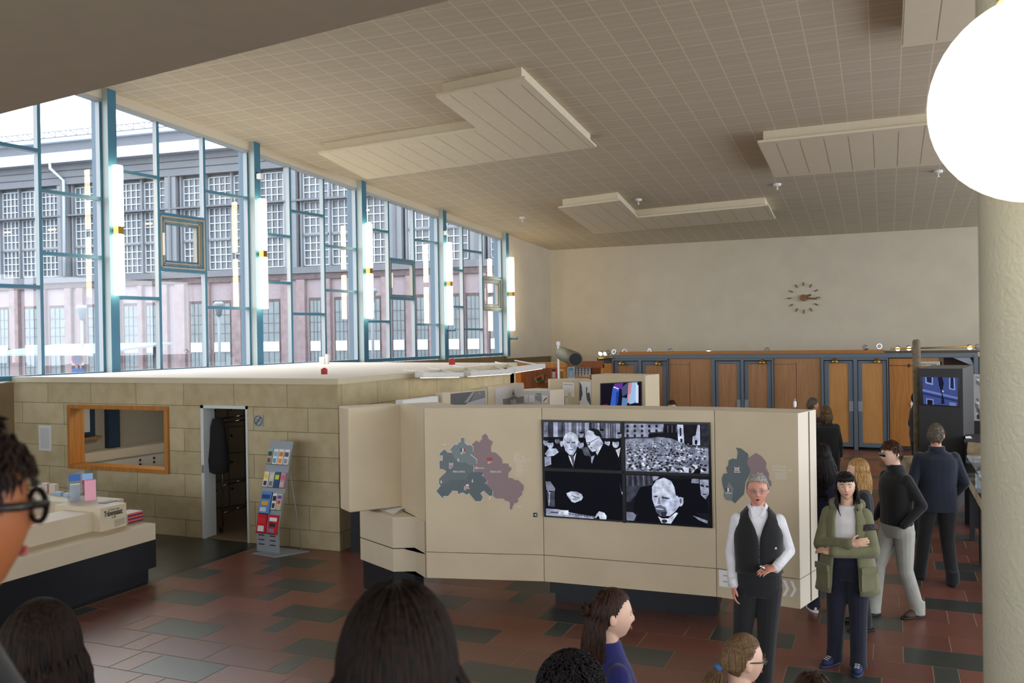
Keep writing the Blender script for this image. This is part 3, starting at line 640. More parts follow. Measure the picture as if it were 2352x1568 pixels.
# picture lights on arms over the side wall
for k, ((xa, ya), (xb, yb)) in enumerate((((963, 861), (1056, 860)), ((1073, 858), (1175, 852)), ((1173, 850), (1245, 840)))):
    a, c_ = onX(xa, ya, -6.72), onX(xb, yb, -6.72); t = thing('picture_light', ['white box light on arms over the stone side wall, nearest the viewer', 'middle one of the three white box lights over the stone side wall', 'farthest white box light over the stone side wall, lit along its lower edge'][k], 'light', tuple((a+c_)/2), 0, 'white box lights over the side wall')
    b_ = MB(); d = (c_-a).normalized(); dz_ = (-a.x*math.sin(AZ)+a.y*math.cos(AZ))/FOC*12
    b_.bar(a, c_, .16, dz_, M['white']); hs = b_.build('housing', t, bevel=.01)
    b_ = MB(); sd = Vector((d.y, -d.x, 0))
    b_.bar(a+d*.1-Vector((0, 0, dz_/2+.004)), c_-d*.1-Vector((0, 0, dz_/2+.004)), .08, .008, mat('picture_light_tube', (255, 244, 220), .4, emit=4)); b_.build('tube', t)
    for f_ in (.2, .8):
        q = a+(c_-a)*f_; b_ = MB(); b_.bar(q+Vector((0, 0, dz_/2)), Vector((BX-.3, q.y+.25, RZ+.03)), .02, .02, M['white']); b_.build('arm', t)
# ------------------------------------------------------------ information counter at the lower left
ct = thing('reception_counter', 'long pale beige information counter on a black plinth at the lower left', 'counter', (-8.8, 6, 0))
EX = -8.42
zl, zt_ = .50, .70
ye = G(347, 1331).y
b_ = MB(); b_.box((-10.6, 1.5, .0), (EX-.02, ye-.02, .16), M['plinth']); b_.box((-10.7, 1.5, .16), (EX+.06, ye+.03, zl), M['plinth']); b_.build('plinth', ct)
b_ = MB(); b_.box((-10.7, 1.5, zl), (EX+.06, ye+.03, zt_), M['beige2']); b_.build('ledge', ct, bevel=.004)
YS_ = onX(231, 1228, -8.6).y; v_ = ray(213, 1200); UX = YS_*v_.x/v_.y
sb0, sb1 = onX(231, 1228, -8.6), onX(291, 1212, -8.6); zc = onX(260, 1162, -8.6).z; zc = (onX(231, 1170, -8.6).z+onX(289, 1152, -8.6).z)/2
b_ = MB(); b_.box((UX-.45, 1.5, zt_), (UX, sb0.y, zc-.05), M['beige2'], fm={1: M['beigetop']}); b_.build('upper_bar', ct, bevel=.004)
b_ = MB(); YB = G(120, 1141, zc-.07).y; b_.box((-11.3, YB-.22, zt_), (UX-.45, YB+.22, zc-.07), M['beige2'], fm={1: M['beigetop']}); b_.build('back_bar', ct, bevel=.004)
b_ = MB(); b_.box((-9.35, sb0.y, zt_), (-8.6, sb1.y, zc), M['beige2'], fm={1: M['beigetop']}); sbx = b_.build('sign_block', ct, bevel=.003)
ink = flat((30, 26, 24))
L = sb1.y-sb0.y
text('lettering', 'Tränenpalast', sbx, (-8.6, sb0.y+L*.14, zt_+(zc-zt_)*.60), (0, 1, 0), (0, 0, 1), .095, ink, width=L*.7, bold=.02)
text('lettering', 'Das Exponat zu dem', sbx, (-8.6, sb0.y+L*.3, zt_+(zc-zt_)*.82), (0, 1, 0), (0, 0, 1), .032, ink, width=L*.42)
text('lettering', 'im Fokus', sbx, (-8.6, sb0.y+L*.42, zt_+(zc-zt_)*.47), (0, 1, 0), (0, 0, 1), .032, ink, width=L*.18)
decal('small_print', sbx, (-8.6, sb0.y, zt_), (0, L, 0), (0, 0, zc-zt_), [(flat((110, 100, 84)), R4(.52, .08+.045*k, .92-(.2 if k == 0 else 0), .095+.045*k)) for k in range(7)])
# stack of books on the ledge
bk = [(34, 40, 70), (206, 120, 60), (228, 176, 66), (190, 50, 60), (228, 190, 90), (160, 40, 52), (236, 200, 110)]
for k in range(6):
    y0 = sb1.y+.06+rnd.uniform(-.004, .004); z0 = zt_+.001+k*.021
    b_ = MB(); b_.box((-8.86, y0, z0), (-8.64, y0+.24, z0+.02), mat('book_cover_%d' % (k % 3), [(200, 60, 60), (222, 160, 60), (52, 56, 84)][k % 3], .4), fm={2: M['paper'], 3: flat((214, 90, 70) if k % 2 else (80, 50, 90))})
    o = b_.build('paperback_book'); tag(o, 'colourful paperback in the small stack on the counter ledge', 'book', 'stack of paperbacks on the counter ledge')
    o['label'] = ['lowest', 'second lowest', 'third lowest', 'third from the top', 'second from the top', 'topmost'][k]+' paperback of the small stack on the counter ledge'
    if k == 5: o['label'] = 'topmost white-covered paperback of the stack on the counter ledge'; o.data.materials[0] = M['paper']
# acrylic leaflet stand and leaflets on the counter
sp_ = G(190, 1158, zc-.05); t = thing('leaflet_stand', 'clear acrylic stand with blue and pink leaflets on the counter', 'leaflet stand', tuple(sp_))
def stand_part(name, lo, hi, m, par): 
    b_ = MB(); b_.box(lo, hi, m, mtx=Matrix.Translation(sp_) @ Matrix.Rotation(-.62, 4, 'Z')); return b_.build(name, par)
stand_part('back_plate', (-.02, -.17, 0), (-.015, .17, .42), M['acryl'], t); stand_part('base', (-.02, -.17, 0), (.14, .17, .005), M['acryl'], t)
stand_part('pocket', (.03, -.16, .05), (.034, .02, .26), M['acryl'], t)
stand_part('leaflet', (-.01, -.15, .3), (-.004, -.02, .38), flat((60, 110, 190)), t); stand_part('leaflet', (-.01, .0, .3), (-.004, .12, .38), flat((150, 190, 235)), t)
stand_part('leaflet', (.0, -.14, .05), (.008, -.03, .27), flat((225, 228, 235)), t); stand_part('leaflet', (.01, .0, .12), (.016, .12, .3), flat((216, 52, 96)), t); stand_part('leaflet', (.03, .02, .03), (.036, .15, .3), flat((236, 170, 190)), t)
for k, (px, py, w, h, col, lab) in enumerate(((90, 1124, .05, .1, (228, 228, 228), 'white ticket holder at the left end of the row on the counter'), (106, 1123, .055, .13, (196, 178, 170), 'left grey card block of the pair on the counter'), (124, 1125, .055, .13, (200, 184, 172), 'right grey card block of the pair on the counter'), (136, 1130, .06, .05, (140, 176, 206), 'left small pale blue card stack on the counter'), (157, 1133, .06, .05, (160, 178, 206), 'right small pale blue card stack on the counter'))):
    p = G(px, py+8, zc-.07); b_ = MB(); b_.box((p.x-w, p.y-.03, zc-.069), (p.x+w, p.y+.03, zc-.069+h), flat(col), fm={1: M['paper']}, ); o = b_.build('card_stack'); tag(o, lab, 'cards')
for px, py, lab in ((162, 1163, 'small flyer pile on the counter edge left of the acrylic stand'), (248, 1153, 'grey printed flyer on top of the lettered block')):
    z = zc-.05 if px < 200 else zc; p = G(px, py, z); b_ = MB(); b_.box((p.x-.05, p.y-.1, z+.001), (p.x+.05, p.y+.1, z+.012), flat((120, 124, 132) if px > 200 else (196, 200, 212)), fm={1: flat((170, 176, 190))}); tag(b_.build('flyer'), lab, 'flyer')
# ------------------------------------------------------------ brochure rack
q0, q1 = G(590, 1272), G(652, 1280); ux = (q1-q0); ux.z = 0; wR = .40; ux = ux.normalized(); uy_ = Vector((-ux.y, ux.x, 0))
base = Vector((q0.x, q0.y, 0)); t = thing('brochure_rack', 'grey metal brochure rack leaning back beside the stone wall', 'brochure rack', tuple(base))
dR = -base.x*math.sin(AZ)+base.y*math.cos(AZ); Hk = .44; 
topz = at(650, 1013, dR).z
def rp(u, v): # u across 0..1, v height 0..1 along the bent sheet
    z = v*topz; back = 0 if v < .25 else (z-.25*topz)*.16; side = 0 if v < .25 else (v-.25)*.16
    return base+ux*(u*wR+side)+uy_*back+Vector((0, 0, z))
mg = mat('rack_grey', (150, 160, 168), .45, .1)
b_ = MB(); lv = [.03, .25, 1.0]
for i in range(2):
    b_.solid([rp(0, lv[i]), rp(1, lv[i]), rp(1, lv[i+1]), rp(0, lv[i+1])], uy_*.012, mg)
b_.build('back_sheet', t)
b_ = MB(); bs = base; b_.solid([bs+ux*-.06+Vector((0, 0, .002))-uy_*.03, bs+ux*(wR-.02)-uy_*.06+Vector((0, 0, .002)), bs+ux*(wR+.2)+uy_*.38+Vector((0, 0, .002)), bs+ux*.05+uy_*.38+Vector((0, 0, .002))], Vector((0, 0, .012)), mg); b_.build('foot_plate', t)
b_ = MB(); b_.tube([rp(1, .75)+uy_*.03, base+ux*(wR+.1)+uy_*.35], .006, mg); b_.build('rear_strut', t)
b_ = MB()
for cx_ in (.1, .6):
    for zz_ in (.09, .13, .17): b_.solid([rp(cx_, zz_)-uy_*.001, rp(cx_+.25, zz_)-uy_*.001, rp(cx_+.25, zz_+.01)-uy_*.001, rp(cx_, zz_+.01)-uy_*.001], -uy_*.002, flat((52, 46, 34)))
b_.build('slots', t)
def leaflet(u0, v0, u1, v1, cols, lab, grp='leaflets in the brochure rack'):
    a, c_, d_, e_ = rp(u0, v0), rp(u1, v0), rp(u1, v1), rp(u0, v1); off = -uy_*.03
    b_ = MB(); b_.solid([a-uy_*.004, c_-uy_*.004, d_-uy_*.004, e_-uy_*.004], off*.8, flat(cols[0])); o = b_.build('leaflet', None); tag(o, lab, 'leaflet', grp)
    sh = []
    n = len(cols)-1
    for k, c in enumerate(cols[1:]):
        v_ = .92-.9*(k+1)/n+.06; sh.append((flat(c), R4(.1+.05*(k % 2), v_, .9-.1*(k % 3), v_+.6/n)))
    if sh: decal('cover_print', o, a-uy_*.029, c_-a, e_-a, sh, lift=.001)
    b2 = MB(); b2.solid([a-uy_*.003, c_-uy_*.003, rp(u1, v0-.004)-uy_*.003, rp(u0, v0-.004)-uy_*.003][::-1], -uy_*.034, M['acryl']); b2.build('holder', t)
rows = [(.80, .93, [((150, 190, 170), (60, 80, 70), (160, 60, 50)), ((232, 236, 238), (150, 186, 206), (120, 160, 180)), ((236, 232, 226), (222, 130, 40), (232, 150, 60)), ((232, 232, 236), (90, 94, 110), (150, 150, 160))],
         ['green leaflet with red foot, top row far left', 'white leaflet with pale blue picture in the top row', 'white and orange leaflet in the top row', 'white leaflet with grey print at the right of the top row']),
        (.60, .73, [((226, 226, 228), (240, 210, 40), (60, 60, 70)), ((196, 200, 196), (220, 214, 196), (120, 120, 120)), ((40, 90, 130), (206, 220, 50), (30, 80, 130)), ((200, 150, 170), (220, 100, 120), (214, 190, 160))],
         ['white leaflet with a yellow head in the second row', 'pale grey leaflet in the second row', 'dark blue leaflet with a lime head in the second row', 'mauve leaflet with a red bar at the right of the second row'])]
for v0, v1, cs, lb in rows:
    for k in range(4): leaflet(.02+.245*k, v0, .23+.245*k, v1, cs[k], lb[k]+'')
leaflet(.04, .37, .5, .555, ((90, 140, 200), (40, 70, 130), (220, 170, 60), (200, 210, 230)), 'large blue brochure with a yellow building in the third row of the rack')
leaflet(.56, .41, .75, .55, ((226, 224, 224), (40, 40, 44), (60, 60, 64)), 'black and white leaflet in the third row of the rack'); leaflet(.78, .41, .97, .55, ((200, 190, 180), (110, 70, 150), (214, 50, 60), (220, 190, 90)), 'purple and red leaflet at the right of the third row of the rack')
leaflet(.04, .2, .45, .36, ((204, 26, 40), (214, 40, 52), (226, 226, 230)), 'plain red brochure in the bottom row of the rack'); leaflet(.54, .2, .95, .36, ((206, 34, 40), (236, 236, 238), (40, 40, 48), (120, 130, 170)), 'red headed brochure with dark pictures at the bottom right of the rack')
# ------------------------------------------------------------ exhibition wall with screens
PA, PB_, PC_, PD, PE = [Vector(p) for p in ((-4.64, 8.50), (-3.38, 8.80), (-1.57, 8.86), (-.765, 8.735), (-.635, 9.19))]
ZT, ZBW = 2.18, .33
kf = 1.0
pF = at(918, 925, 10.33); PF = Vector((pF.x, pF.y)); pL = at(799, 932, 10.0); PL = Vector((pL.x, pL.y))
ew = thing('exhibition_wall', 'large angled beige exhibition wall with maps and a bank of screens', 'exhibition wall', (-2.6, 9.1, 0))
def offs(p, q, r, w):
    """mitred back point at q"""
    e1 = (q-p).normalized() if p is not None else None; e2 = (r-q).normalized() if r is not None else None
    n1 = Vector((-e1.y, e1.x)) if e1 else Vector((-e2.y, e2.x)); n2 = Vector((-e2.y, e2.x)) if e2 else n1
    m_ = (n1+n2)/(1+n1.dot(n2)); return q+m_*w
TH = .46
bF, bA, bB, bC = offs(None, PF, PA, TH), offs(PF, PA, PB_, TH), offs(PA, PB_, PC_, TH), offs(PB_, PC_, PD, TH)
back = [bF, bA, bB, bC, PE]
front = [PF, PA, PB_, PC_, PD]
names = ['corner_panel', 'left_panel', 'middle_panel', 'right_panel']
panels = []
for k in range(4):
    a, c_ = front[k], front[k+1]; a2, c2 = back[k], back[k+1]; e_ = (c_-a).normalized()*.003
    for nm, z0, z1 in ((names[k], ZBW+.285, ZT), (names[k].replace('panel', 'base_panel'), ZBW, ZBW+.277)):
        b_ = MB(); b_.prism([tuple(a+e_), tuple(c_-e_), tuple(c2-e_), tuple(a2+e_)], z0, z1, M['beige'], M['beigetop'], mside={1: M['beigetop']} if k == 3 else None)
        o = b_.build(nm, ew)
        if 'base' not in nm: panels.append(o)
# dark joint line core and end gap
b_ = MB(); ins = lambda p, q: p+(q-p)*.05; fr2, bk2 = list(front), list(back); fr2[-1] = PD+(PC_-PD).normalized()*.03; bk2[-1] = PE+(bC-PE).normalized()*.03; fr2[0] = PF+(PA-PF).normalized()*.03; bk2[0] = bF+(bA-bF).normalized()*.03
b_.prism([tuple(ins(p, q)) for p, q in zip(fr2, bk2)]+[tuple(q) for q in reversed([ins(q, p) for p, q in zip(fr2, bk2)])], ZBW+.02, ZT-.02, flat((92, 82, 64))); b_.build('core', ew)
mE = (PD+PE)/2+(PE-PD)*.08; de = (PE-PD).normalized(); ne = Vector((de.y, -de.x)); b_ = MB()
b_.prism([tuple(mE-de*.007+ne*.001), tuple(mE+de*.007+ne*.001), tuple(mE+de*.007+ne*.004), tuple(mE-de*.007+ne*.004)], ZBW+.01, ZT-.005, flat((112, 100, 76))); b_.build('end_joint', ew)
# side wing at the left
wing = [PL, PF+(PF-PL).normalized()*.02]; nW = Vector((-(PF-PL).y, (PF-PL).x)).normalized()*.3
zw = .98
b_ = MB(); b_.prism([tuple(wing[0]), tuple(wing[1]), tuple(wing[1]+nW), tuple(wing[0]+nW)], zw, ZT-.01, M['beige'], M['beigetop']); b_.build('side_wing', ew, bevel=.015)
a, c_ = G(806, 1269), G(860, 1267); b_ = MB(); b_.prism([(a.x, a.y), (c_.x, c_.y), (c_.x+.0, c_.y+.3), (a.x-.1, a.y+.3)], 0, 1.06, M['plinth']); tag(b_.build('dark_plinth'), 'dark plinth standing between the stone corner and the wing of the exhibition wall', 'plinth')
# plinths
f0, f1 = G(1272, 1379), G(1650, 1416.5); d = (f1-f0).normalized(); nn = Vector((-d.y, d.x, 0)); b_ = MB()
b_.prism([(f0+d*.02).to_2d()[:], (f1-d*.02).to_2d()[:], (f1-d*.02+nn*.25).to_2d()[:], (f0+d*.02+nn*.25).to_2d()[:]], 0, .1, M['plinth'])
g0, g1 = f0-d*.03-nn*.04, f1-nn*.04; b_.prism([g0.to_2d()[:], g1.to_2d()[:], (g1+nn*.3).to_2d()[:], (g0+nn*.3).to_2d()[:]], .1, ZBW, M['plinth']); b_.build('plinth', ew)
# desk box
Z1 = .943
D0, D1, D2 = [G(*p, .33).to_2d() for p in ((828, 1285), (905, 1312), (976, 1317))]; D1 = D1; D2 = Vector((PA.x-.01, PA.y-.02)); D2 = G(976, 1317, .33).to_2d()
D3 = PF+Vector((-.02, -.05)); D3 = G(918, 1146, Z1).to_2d(); D4 = G(826, 1165, Z1).to_2d(); D0 = (D0+D4)/2; D1 = (D1+G(900, 1188, Z1).to_2d())/2; D2 = (D2+G(975, 1182, Z1).to_2d())/2
pk = G(974, 1172, Z1).to_2d()
dk_ = thing('writing_desk', 'angled beige writing desk box on a dark plinth left of the exhibition wall', 'desk', (D1.x, D1.y, 0))
dp = [tuple(D0), tuple(D1), tuple(D2), tuple(PA+(PF-PA)*.02-Vector((0, .01))), tuple(PF-Vector((.0, .02)))]
for nm, z0, z1 in (('lower_box', ZBW, .585), ('upper_box', .595, Z1)):
    b_ = MB(); b_.prism(dp, z0, z1, M['beige2'], M['beigetop']); b_.build(nm, dk_, bevel=.004)
cxy = sum((Vector(p) for p in dp), Vector((0, 0)))/5
b_ = MB(); b_.prism([tuple(cxy+(Vector(p)-cxy)*.93) for p in dp], 0, ZBW, M['plinth']); b_.prism([tuple(cxy+(Vector(p)-cxy)*.994) for p in dp], .585, .595, flat((80, 72, 56))); b_.build('plinth', dk_)
q = [G(*p, Z1+.004) for p in ((862, 1166), (905, 1154), (949, 1165), (905, 1180))]
b_ = MB(); b_.solid([x for x in q], Vector((0, 0, .006)), M['paper']); o = b_.build('guest_book'); tag(o, 'open white paper pad lying on the writing desk', 'paper')
b_ = MB(); q2 = [x+Vector((.01, .01, .007)) for x in q]; m1, m2 = (q2[0]+q2[1])/2, (q2[2]+q2[3])/2
for i in range(8):
    f_ = i/8; f2 = (i+1)/8; h = lambda f: .02*math.sin(f*PI)**.7+.0
    a, c_ = q2[0]+(q2[1]-q2[0])*f_, q2[3]+(q2[2]-q2[3])*f_; a3, c3 = q2[0]+(q2[1]-q2[0])*f2, q2[3]+(q2[2]-q2[3])*f2
    b_.face([a+Vector((0, 0, h(f_))), c_+Vector((0, 0, h(f_))), c3+Vector((0, 0, h(f2))), a3+Vector((0, 0, h(f2)))], M['paper'])
b_.build('curled_page', o)
p = G(943, 1156, Z1); b_ = MB(); b_.lathe([(.035, 0), (.035, .015), (.012, .03)], M['black'], 16, Matrix.Translation(p)); o = b_.build('pen_stand'); tag(o, 'black desk pen in a round base on the writing desk', 'pen')
b_ = MB(); b_.tube([p+Vector((0, 0, .02)), at(930, 1139, (-p.x*math.sin(AZ)+p.y*math.cos(AZ)))], .006, M['blackg']); b_.build('pen', o)
# ---- artwork on the wall panels
def face_uv(A_, B2_, px, py):   # wall-plane coordinates of a picture point
    return onV(px, py, A_, B2_)
def art(name, parent, A_, B2_, shapes, lift=.0045, step=.00012):
    e_ = (B2_-A_).normalized(); n = Vector((e_.y, -e_.x, 0)); b_ = MB()
    for k, (m, pts) in enumerate(shapes): b_.face([face_uv(A_, B2_, x, y)+n*(lift+step*k) for x, y in pts], m)
    return b_.build(name, parent)
def crop(sc, ox, oy, pts): return [(ox+x/sc, oy+y/sc) for x, y in pts]
K = (7.127, 980, 980)
mp_w, mp_w2, mp_w3, mp_e, mp_l = flat((108, 119, 121)), flat((126, 137, 139)), flat((97, 109, 113)), flat((146, 126, 130)), flat((206, 212, 210))
west = [(160,1052),(232,965),(205,930),(205,850),(325,732),(275,690),(215,685),(210,552),(265,552),(265,465),(215,462),(218,430),(292,368),(345,422),(425,422),(388,365),(450,292),(510,292),(515,262),(560,248),(560,178),(620,178),(622,262),(670,300),(720,300),(758,330),(758,410),(715,452),(820,540),(818,600),(800,625),(770,628),(770,738),(905,742),(932,770),(905,795),(985,870),(985,912),(945,912),(1078,1040),(1080,1125),(1030,1125),(938,1042),(880,1085),(920,1150),(890,1215),(805,1215),(695,1080),(660,1110),(600,1070),(515,1095),(510,1048),(420,1042),(350,1130),(270,1130),(268,1170)]
east = [(735,300),(815,220),(855,258),(915,190),(905,160),(957,108),(1002,150),(1002,185),(1050,228),(1075,230),(1072,280),(1052,310),(1055,412),(1130,420),(1235,525),(1240,598),(1340,598),(1345,650),(1388,660),(1385,705),(1335,755),(1335,832),(1405,838),(1440,870),(1500,872),(1588,960),(1588,1030),(1560,1060),(1558,1110),(1490,1175),(1503,1215),(1475,1245),(1440,1245),(1405,1300),(1405,1330),(1385,1355),(1362,1330),(1368,1245),(1330,1210),(1300,1215),(1255,1170),(1140,1170),(1085,1130),(1060,1040),(940,910),(985,870),(905,795),(930,770),(905,742),(770,738),(770,628),(820,600),(820,540),(715,452),(758,410),(758,330)]
north = [(388,365),(450,292),(510,292),(515,262),(560,248),(560,178),(620,178),(622,262),(670,300),(720,300),(758,330),(758,410),(715,452),(820,540),(818,600),(770,628),(700,620),(640,585),(520,580),(470,530),(428,460),(425,422)]
south = [(160,1052),(232,965),(320,925),(400,870),(660,860),(690,760),(770,738),(905,742),(932,770),(905,795),(985,870),(985,912),(945,912),(1078,1040),(1080,1125),(1030,1125),(938,1042),(880,1085),(920,1150),(890,1215),(805,1215),(695,1080),(660,1110),(600,1070),(515,1095),(510,1048),(420,1042),(350,1130),(270,1130),(268,1170)]
cc = (560, 700)
out = [(x+(6 if x > cc[0] else -6)*1.4, y+(6 if y > cc[1] else -6)*1.4) for x, y in west]
shp = [(mp_e, crop(*K, east)), (mp_l, crop(*K, out)), (mp_w, crop(*K, west)), (mp_w2, crop(*K, north)), (mp_w3, crop(*K, south))]
wh = flat((234, 234, 230)); rdm = flat((176, 76, 70)); nvy = flat((56, 64, 92))
def flag(x, y, w, h, kind):
    r = []
    if kind == 'fr': r = [(nvy, (x, y, x+w/3, y+h)), (wh, (x+w/3, y, x+2*w/3, y+h)), (rdm, (x+2*w/3, y, x+w, y+h))]
    if kind == 'su': r = [(rdm, (x, y, x+w, y+h))]
    if kind == 'us': r = [(wh, (x, y, x+w, y+h)), (rdm, (x, y+h*.55, x+w, y+h*.8)), (mp_w3, (x, y, x+w*.4, y+h*.5))]
    if kind == 'uk': return [(nvy, [(x, y), (x+w, y), (x+w, y+h), (x, y+h)]), (wh, [(x, y), (x+w*.14, y), (x+w, y+h*.86), (x+w, y+h), (x+w*.86, y+h), (x, y+h*.14)]), (wh, [(x+w, y), (x+w, y+h*.14), (x+w*.14, y+h), (x, y+h), (x, y+h*.86), (x+w*.86, y)]), (wh, [(x, y+h*.36), (x+w, y+h*.36), (x+w, y+h*.64), (x, y+h*.64)]), (wh, [(x+w*.4, y), (x+w*.6, y), (x+w*.6, y+h), (x+w*.4, y+h)]), (rdm, [(x, y+h*.43), (x+w, y+h*.43), (x+w, y+h*.57), (x, y+h*.57)]), (rdm, [(x+w*.455, y), (x+w*.545, y), (x+w*.545, y+h), (x+w*.455, y+h)])]
    return [(m, [(a, b2), (c2, b2), (c2, d2), (a, d2)]) for m, (a, b2, c2, d2) in r]
def cv(K_, fl): return [(m, crop(*K_, p)) for m, p in fl]
shp += cv(K, flag(556, 352, 75, 50, 'fr')+flag(990, 502, 90, 52, 'su')+flag(612, 940, 80, 48, 'us')+flag(365, 588, 72, 48, 'uk'))
for x, y in ((520, 540), (240, 900), (752, 885), (1035, 1165)): shp += cv(K, [(wh, [(x-4, y-32), (x+4, y-32), (x+5, y-8), (x+20, y+6), (x+5, y+4), (x+5, y+14), (x+12, y+22), (x-12, y+22), (x-5, y+14), (x-5, y+4), (x-20, y+6), (x-5, y-8)])])
for x, y, w in ((558, 415, 75), (558, 436, 35), (368, 650, 60), (368, 670, 40), (612, 1000, 95), (612, 1022, 40), (1000, 568, 75), (1000, 588, 40), (840, 668, 105), (270, 284, 50), (1495, 1296, 50)) : shp += cv(K, [(wh, [(x, y), (x+w, y), (x+w, y+9), (x, y+9)])])
for k, w in enumerate((225, 160, 100, 120, 120, 90, 180, 130, 110, 60, 110)): shp += cv(K, [(wh, [(1465, 536+27*k), (1465+w, 536+27*k), (1465+w, 540+27*k), (1465, 540+27*k)])])
ring = lambda x, y, r0, r1: [[(x+r0*math.cos(a), y+r0*math.sin(a)), (x+r0*math.cos(a+.53), y+r0*math.sin(a+.53)), (x+r1*math.cos(a+.53), y+r1*math.sin(a+.53)), (x+r1*math.cos(a), y+r1*math.sin(a))] for a in [k*PI/6 for k in range(12)]]
shp += cv(K, [(wh, p) for p in ring(818, 670, 11, 20)+ring(1450, 540, 8, 14)])
art('city_map', panels[1], PA, PB_, shp)
def wtext(body, par, A_, B2_, x, y, size, width, m, bold=.01):
    e_ = Vector(((B2_-A_).normalized().x, (B2_-A_).normalized().y, 0)); text('lettering', body, par, face_uv(A_, B2_, x, y), e_, (0, 0, 1), size, m, width=width, bold=bold, lift=.022)
def W_(A_, B2_, x0, x1, y): return (face_uv(A_, B2_, x1, y)-face_uv(A_, B2_, x0, y)).length
for body, x, y, x1, s in (('BERLIN (WEST)', 438, 740, 632, .026), ('BERLIN (OST)', 1048, 742, 1224, .026), ('BERLIN', 1438, 460, 1532, .024), ('Sektoren 1961', 1438, 500, 1608, .024)):
    a = crop(*K, [(x, y), (x1, y)]); wtext(body, panels[1], PA, PB_, a[0][0], a[0][1], s, W_(PA, PB_, a[0][0], a[1][0], a[0][1]), wh)
# audio sign
art('audio_sign', panels[1], PA, PB_, [(flat((40, 42, 50)), [(1225, 1177), (1234, 1177), (1234, 1187), (1225, 1187)]), (flat((196, 204, 226)), [(1227, 1181), (1229, 1181), (1232, 1178.5), (1232, 1185.5), (1229, 1183), (1227, 1183)])])
# country map on the right panel
K2 = (2.904, 1220, 900)
wde = [(1368,370),(1400,375),(1448,412),(1450,440),(1440,470),(1462,520),(1452,560),(1430,600),(1420,680),(1360,742),(1340,725),(1300,720),(1282,690),(1290,665),(1275,610),(1272,575),(1283,545),(1310,540),(1300,505),(1315,490),(1318,455),(1345,442),(1372,448),(1380,400)]
ode = [(1450,440),(1500,405),(1540,430),(1570,470),(1565,505),(1588,545),(1585,575),(1603,600),(1600,630),(1562,632),(1540,640),(1480,640),(1452,600),(1462,520),(1440,470)]
s2 = [(mp_w3, crop(*K2, wde)), (mp_e, crop(*K2, ode)), (mp_w2, crop(*K2, [(1283, 690), (1300, 650), (1320, 600), (1350, 640), (1340, 725), (1300, 720)]))]
s2 += cv(K2, flag(1356, 500, 34, 28, 'uk')+flag(1298, 640, 34, 24, 'fr')); 
s2 += cv(K2, [(wh, [(1354, 532), (1398, 532), (1398, 536), (1354, 536)]), (wh, [(1298, 672), (1340, 672), (1340, 676), (1298, 676)]), (wh, [(1526, 540), (1548, 540), (1548, 544), (1526, 544)])]+[(wh, [(1630, 538+10*k), (1712-(k*7) % 20, 538+10*k), (1712-(k*7) % 20, 540+10*k), (1630, 540+10*k)]) for k in range(5)])
art('country_map', panels[3], PC_, PD, s2)
for body, x, y, x1, s in (('DEUTSCHLAND', 1616, 497, 1702, .022), ('Besatzungszonen 1945', 1616, 517, 1740, .02)):
    a = crop(*K2, [(x, y), (x1, y)]); wtext(body, panels[3], PC_, PD, a[0][0], a[0][1], s, W_(PC_, PD, a[0][0], a[1][0], a[0][1]), wh)
# big lettering and chevrons on the foot of the wall
basep = [o for o in ew.children if o.name.startswith('right_base')][0]
a, z_ = (1652, 1341), 0; pE = face_uv(PC_, PD, 1652, 1342); eR = Vector(((PD-PC_).normalized().x, (PD-PC_).normalized().y, 0))
text('lettering', 'Eingang', basep, pE, eR, (0, 0, 1), .2, flat((236, 234, 232)), width=(face_uv(PC_, PD, 1782, 1350)-pE).length*.97, bold=.07, lift=.008)
chev = []
for k in range(3):
    x = 1782+17*k-1; y = 1329+2*k; chev.append((flat((236, 236, 240)), [(x, y), (x+7, y+1), (x+15, y+21), (x+6, y+37), (x-1, y+37), (x+8, y+20)]))
art('chevrons', basep, PC_, PD, chev)
# ------------------------------------------------------------ bank of four screens
K5 = (5.737, 1240, 950)
sb = thing('screen_bank', 'bank of four black framed screens with black and white film stills on the exhibition wall', 'screen', tuple(face_uv(PB_, PC_, 1440, 1085)))
eM = (PC_-PB_).normalized(); nM = Vector((eM.y, -eM.x, 0))
def scr(*pts): return crop(*K5, pts)
def fp(p, l): return face_uv(PB_, PC_, *p)+nM*l
cor = [(30, 75), (2250, 112), (2280, 1500), (65, 1350)]
b_ = MB(); b_.solid([fp(p, .002) for p in scr(*cor)], nM*.028, M['blackg']); b_.build('surround', sb)
def S(v, e=1.0): return screen_ink((int(v*.94), int(v*.98), min(255, int(v*1.1)+4)), e, grain=True)
LAY = .0305
def picture(name, quad, shapes):
    b_ = MB(); k = 0
    for m, pts in shapes:
        b_.face([fp(p, LAY+.0001*k) for p in scr(*pts)], m); k += 1
    return b_.build(name, sb)
dkk = screen_ink((6, 7, 16), 1)
def e_(x, y, a, b, r=0, n=14): return [(x+a*math.cos(t)*math.cos(r)-b*math.sin(t)*math.sin(r), y+a*math.cos(t)*math.sin(r)+b*math.sin(t)*math.cos(r)) for t in [2*PI*i/n for i in range(n)]]
TL = [(60, 102), (1080, 125), (1090, 745), (75, 700)]; BL = [(78, 745), (1095, 785), (1108, 1395), (90, 1330)]
sh = [(S(52), TL)]
x = 62
rn = random.Random(5)
while x < 1060:   # curtain
    w = rn.randint(18, 60); v = rn.choice([40, 90, 120, 150, 165, 60]); y1 = 300 if x < 330 else 330
    sh.append((S(v), [(x, 104+(x-60)*.02), (min(x+w, 1078), 105+(x-60)*.02), (min(x+w, 1078), y1), (x, y1)])); x += w+rn.randint(4, 16)
sh += [(S(14), [(68, 300), (1080, 320), (1088, 742), (75, 700)])]
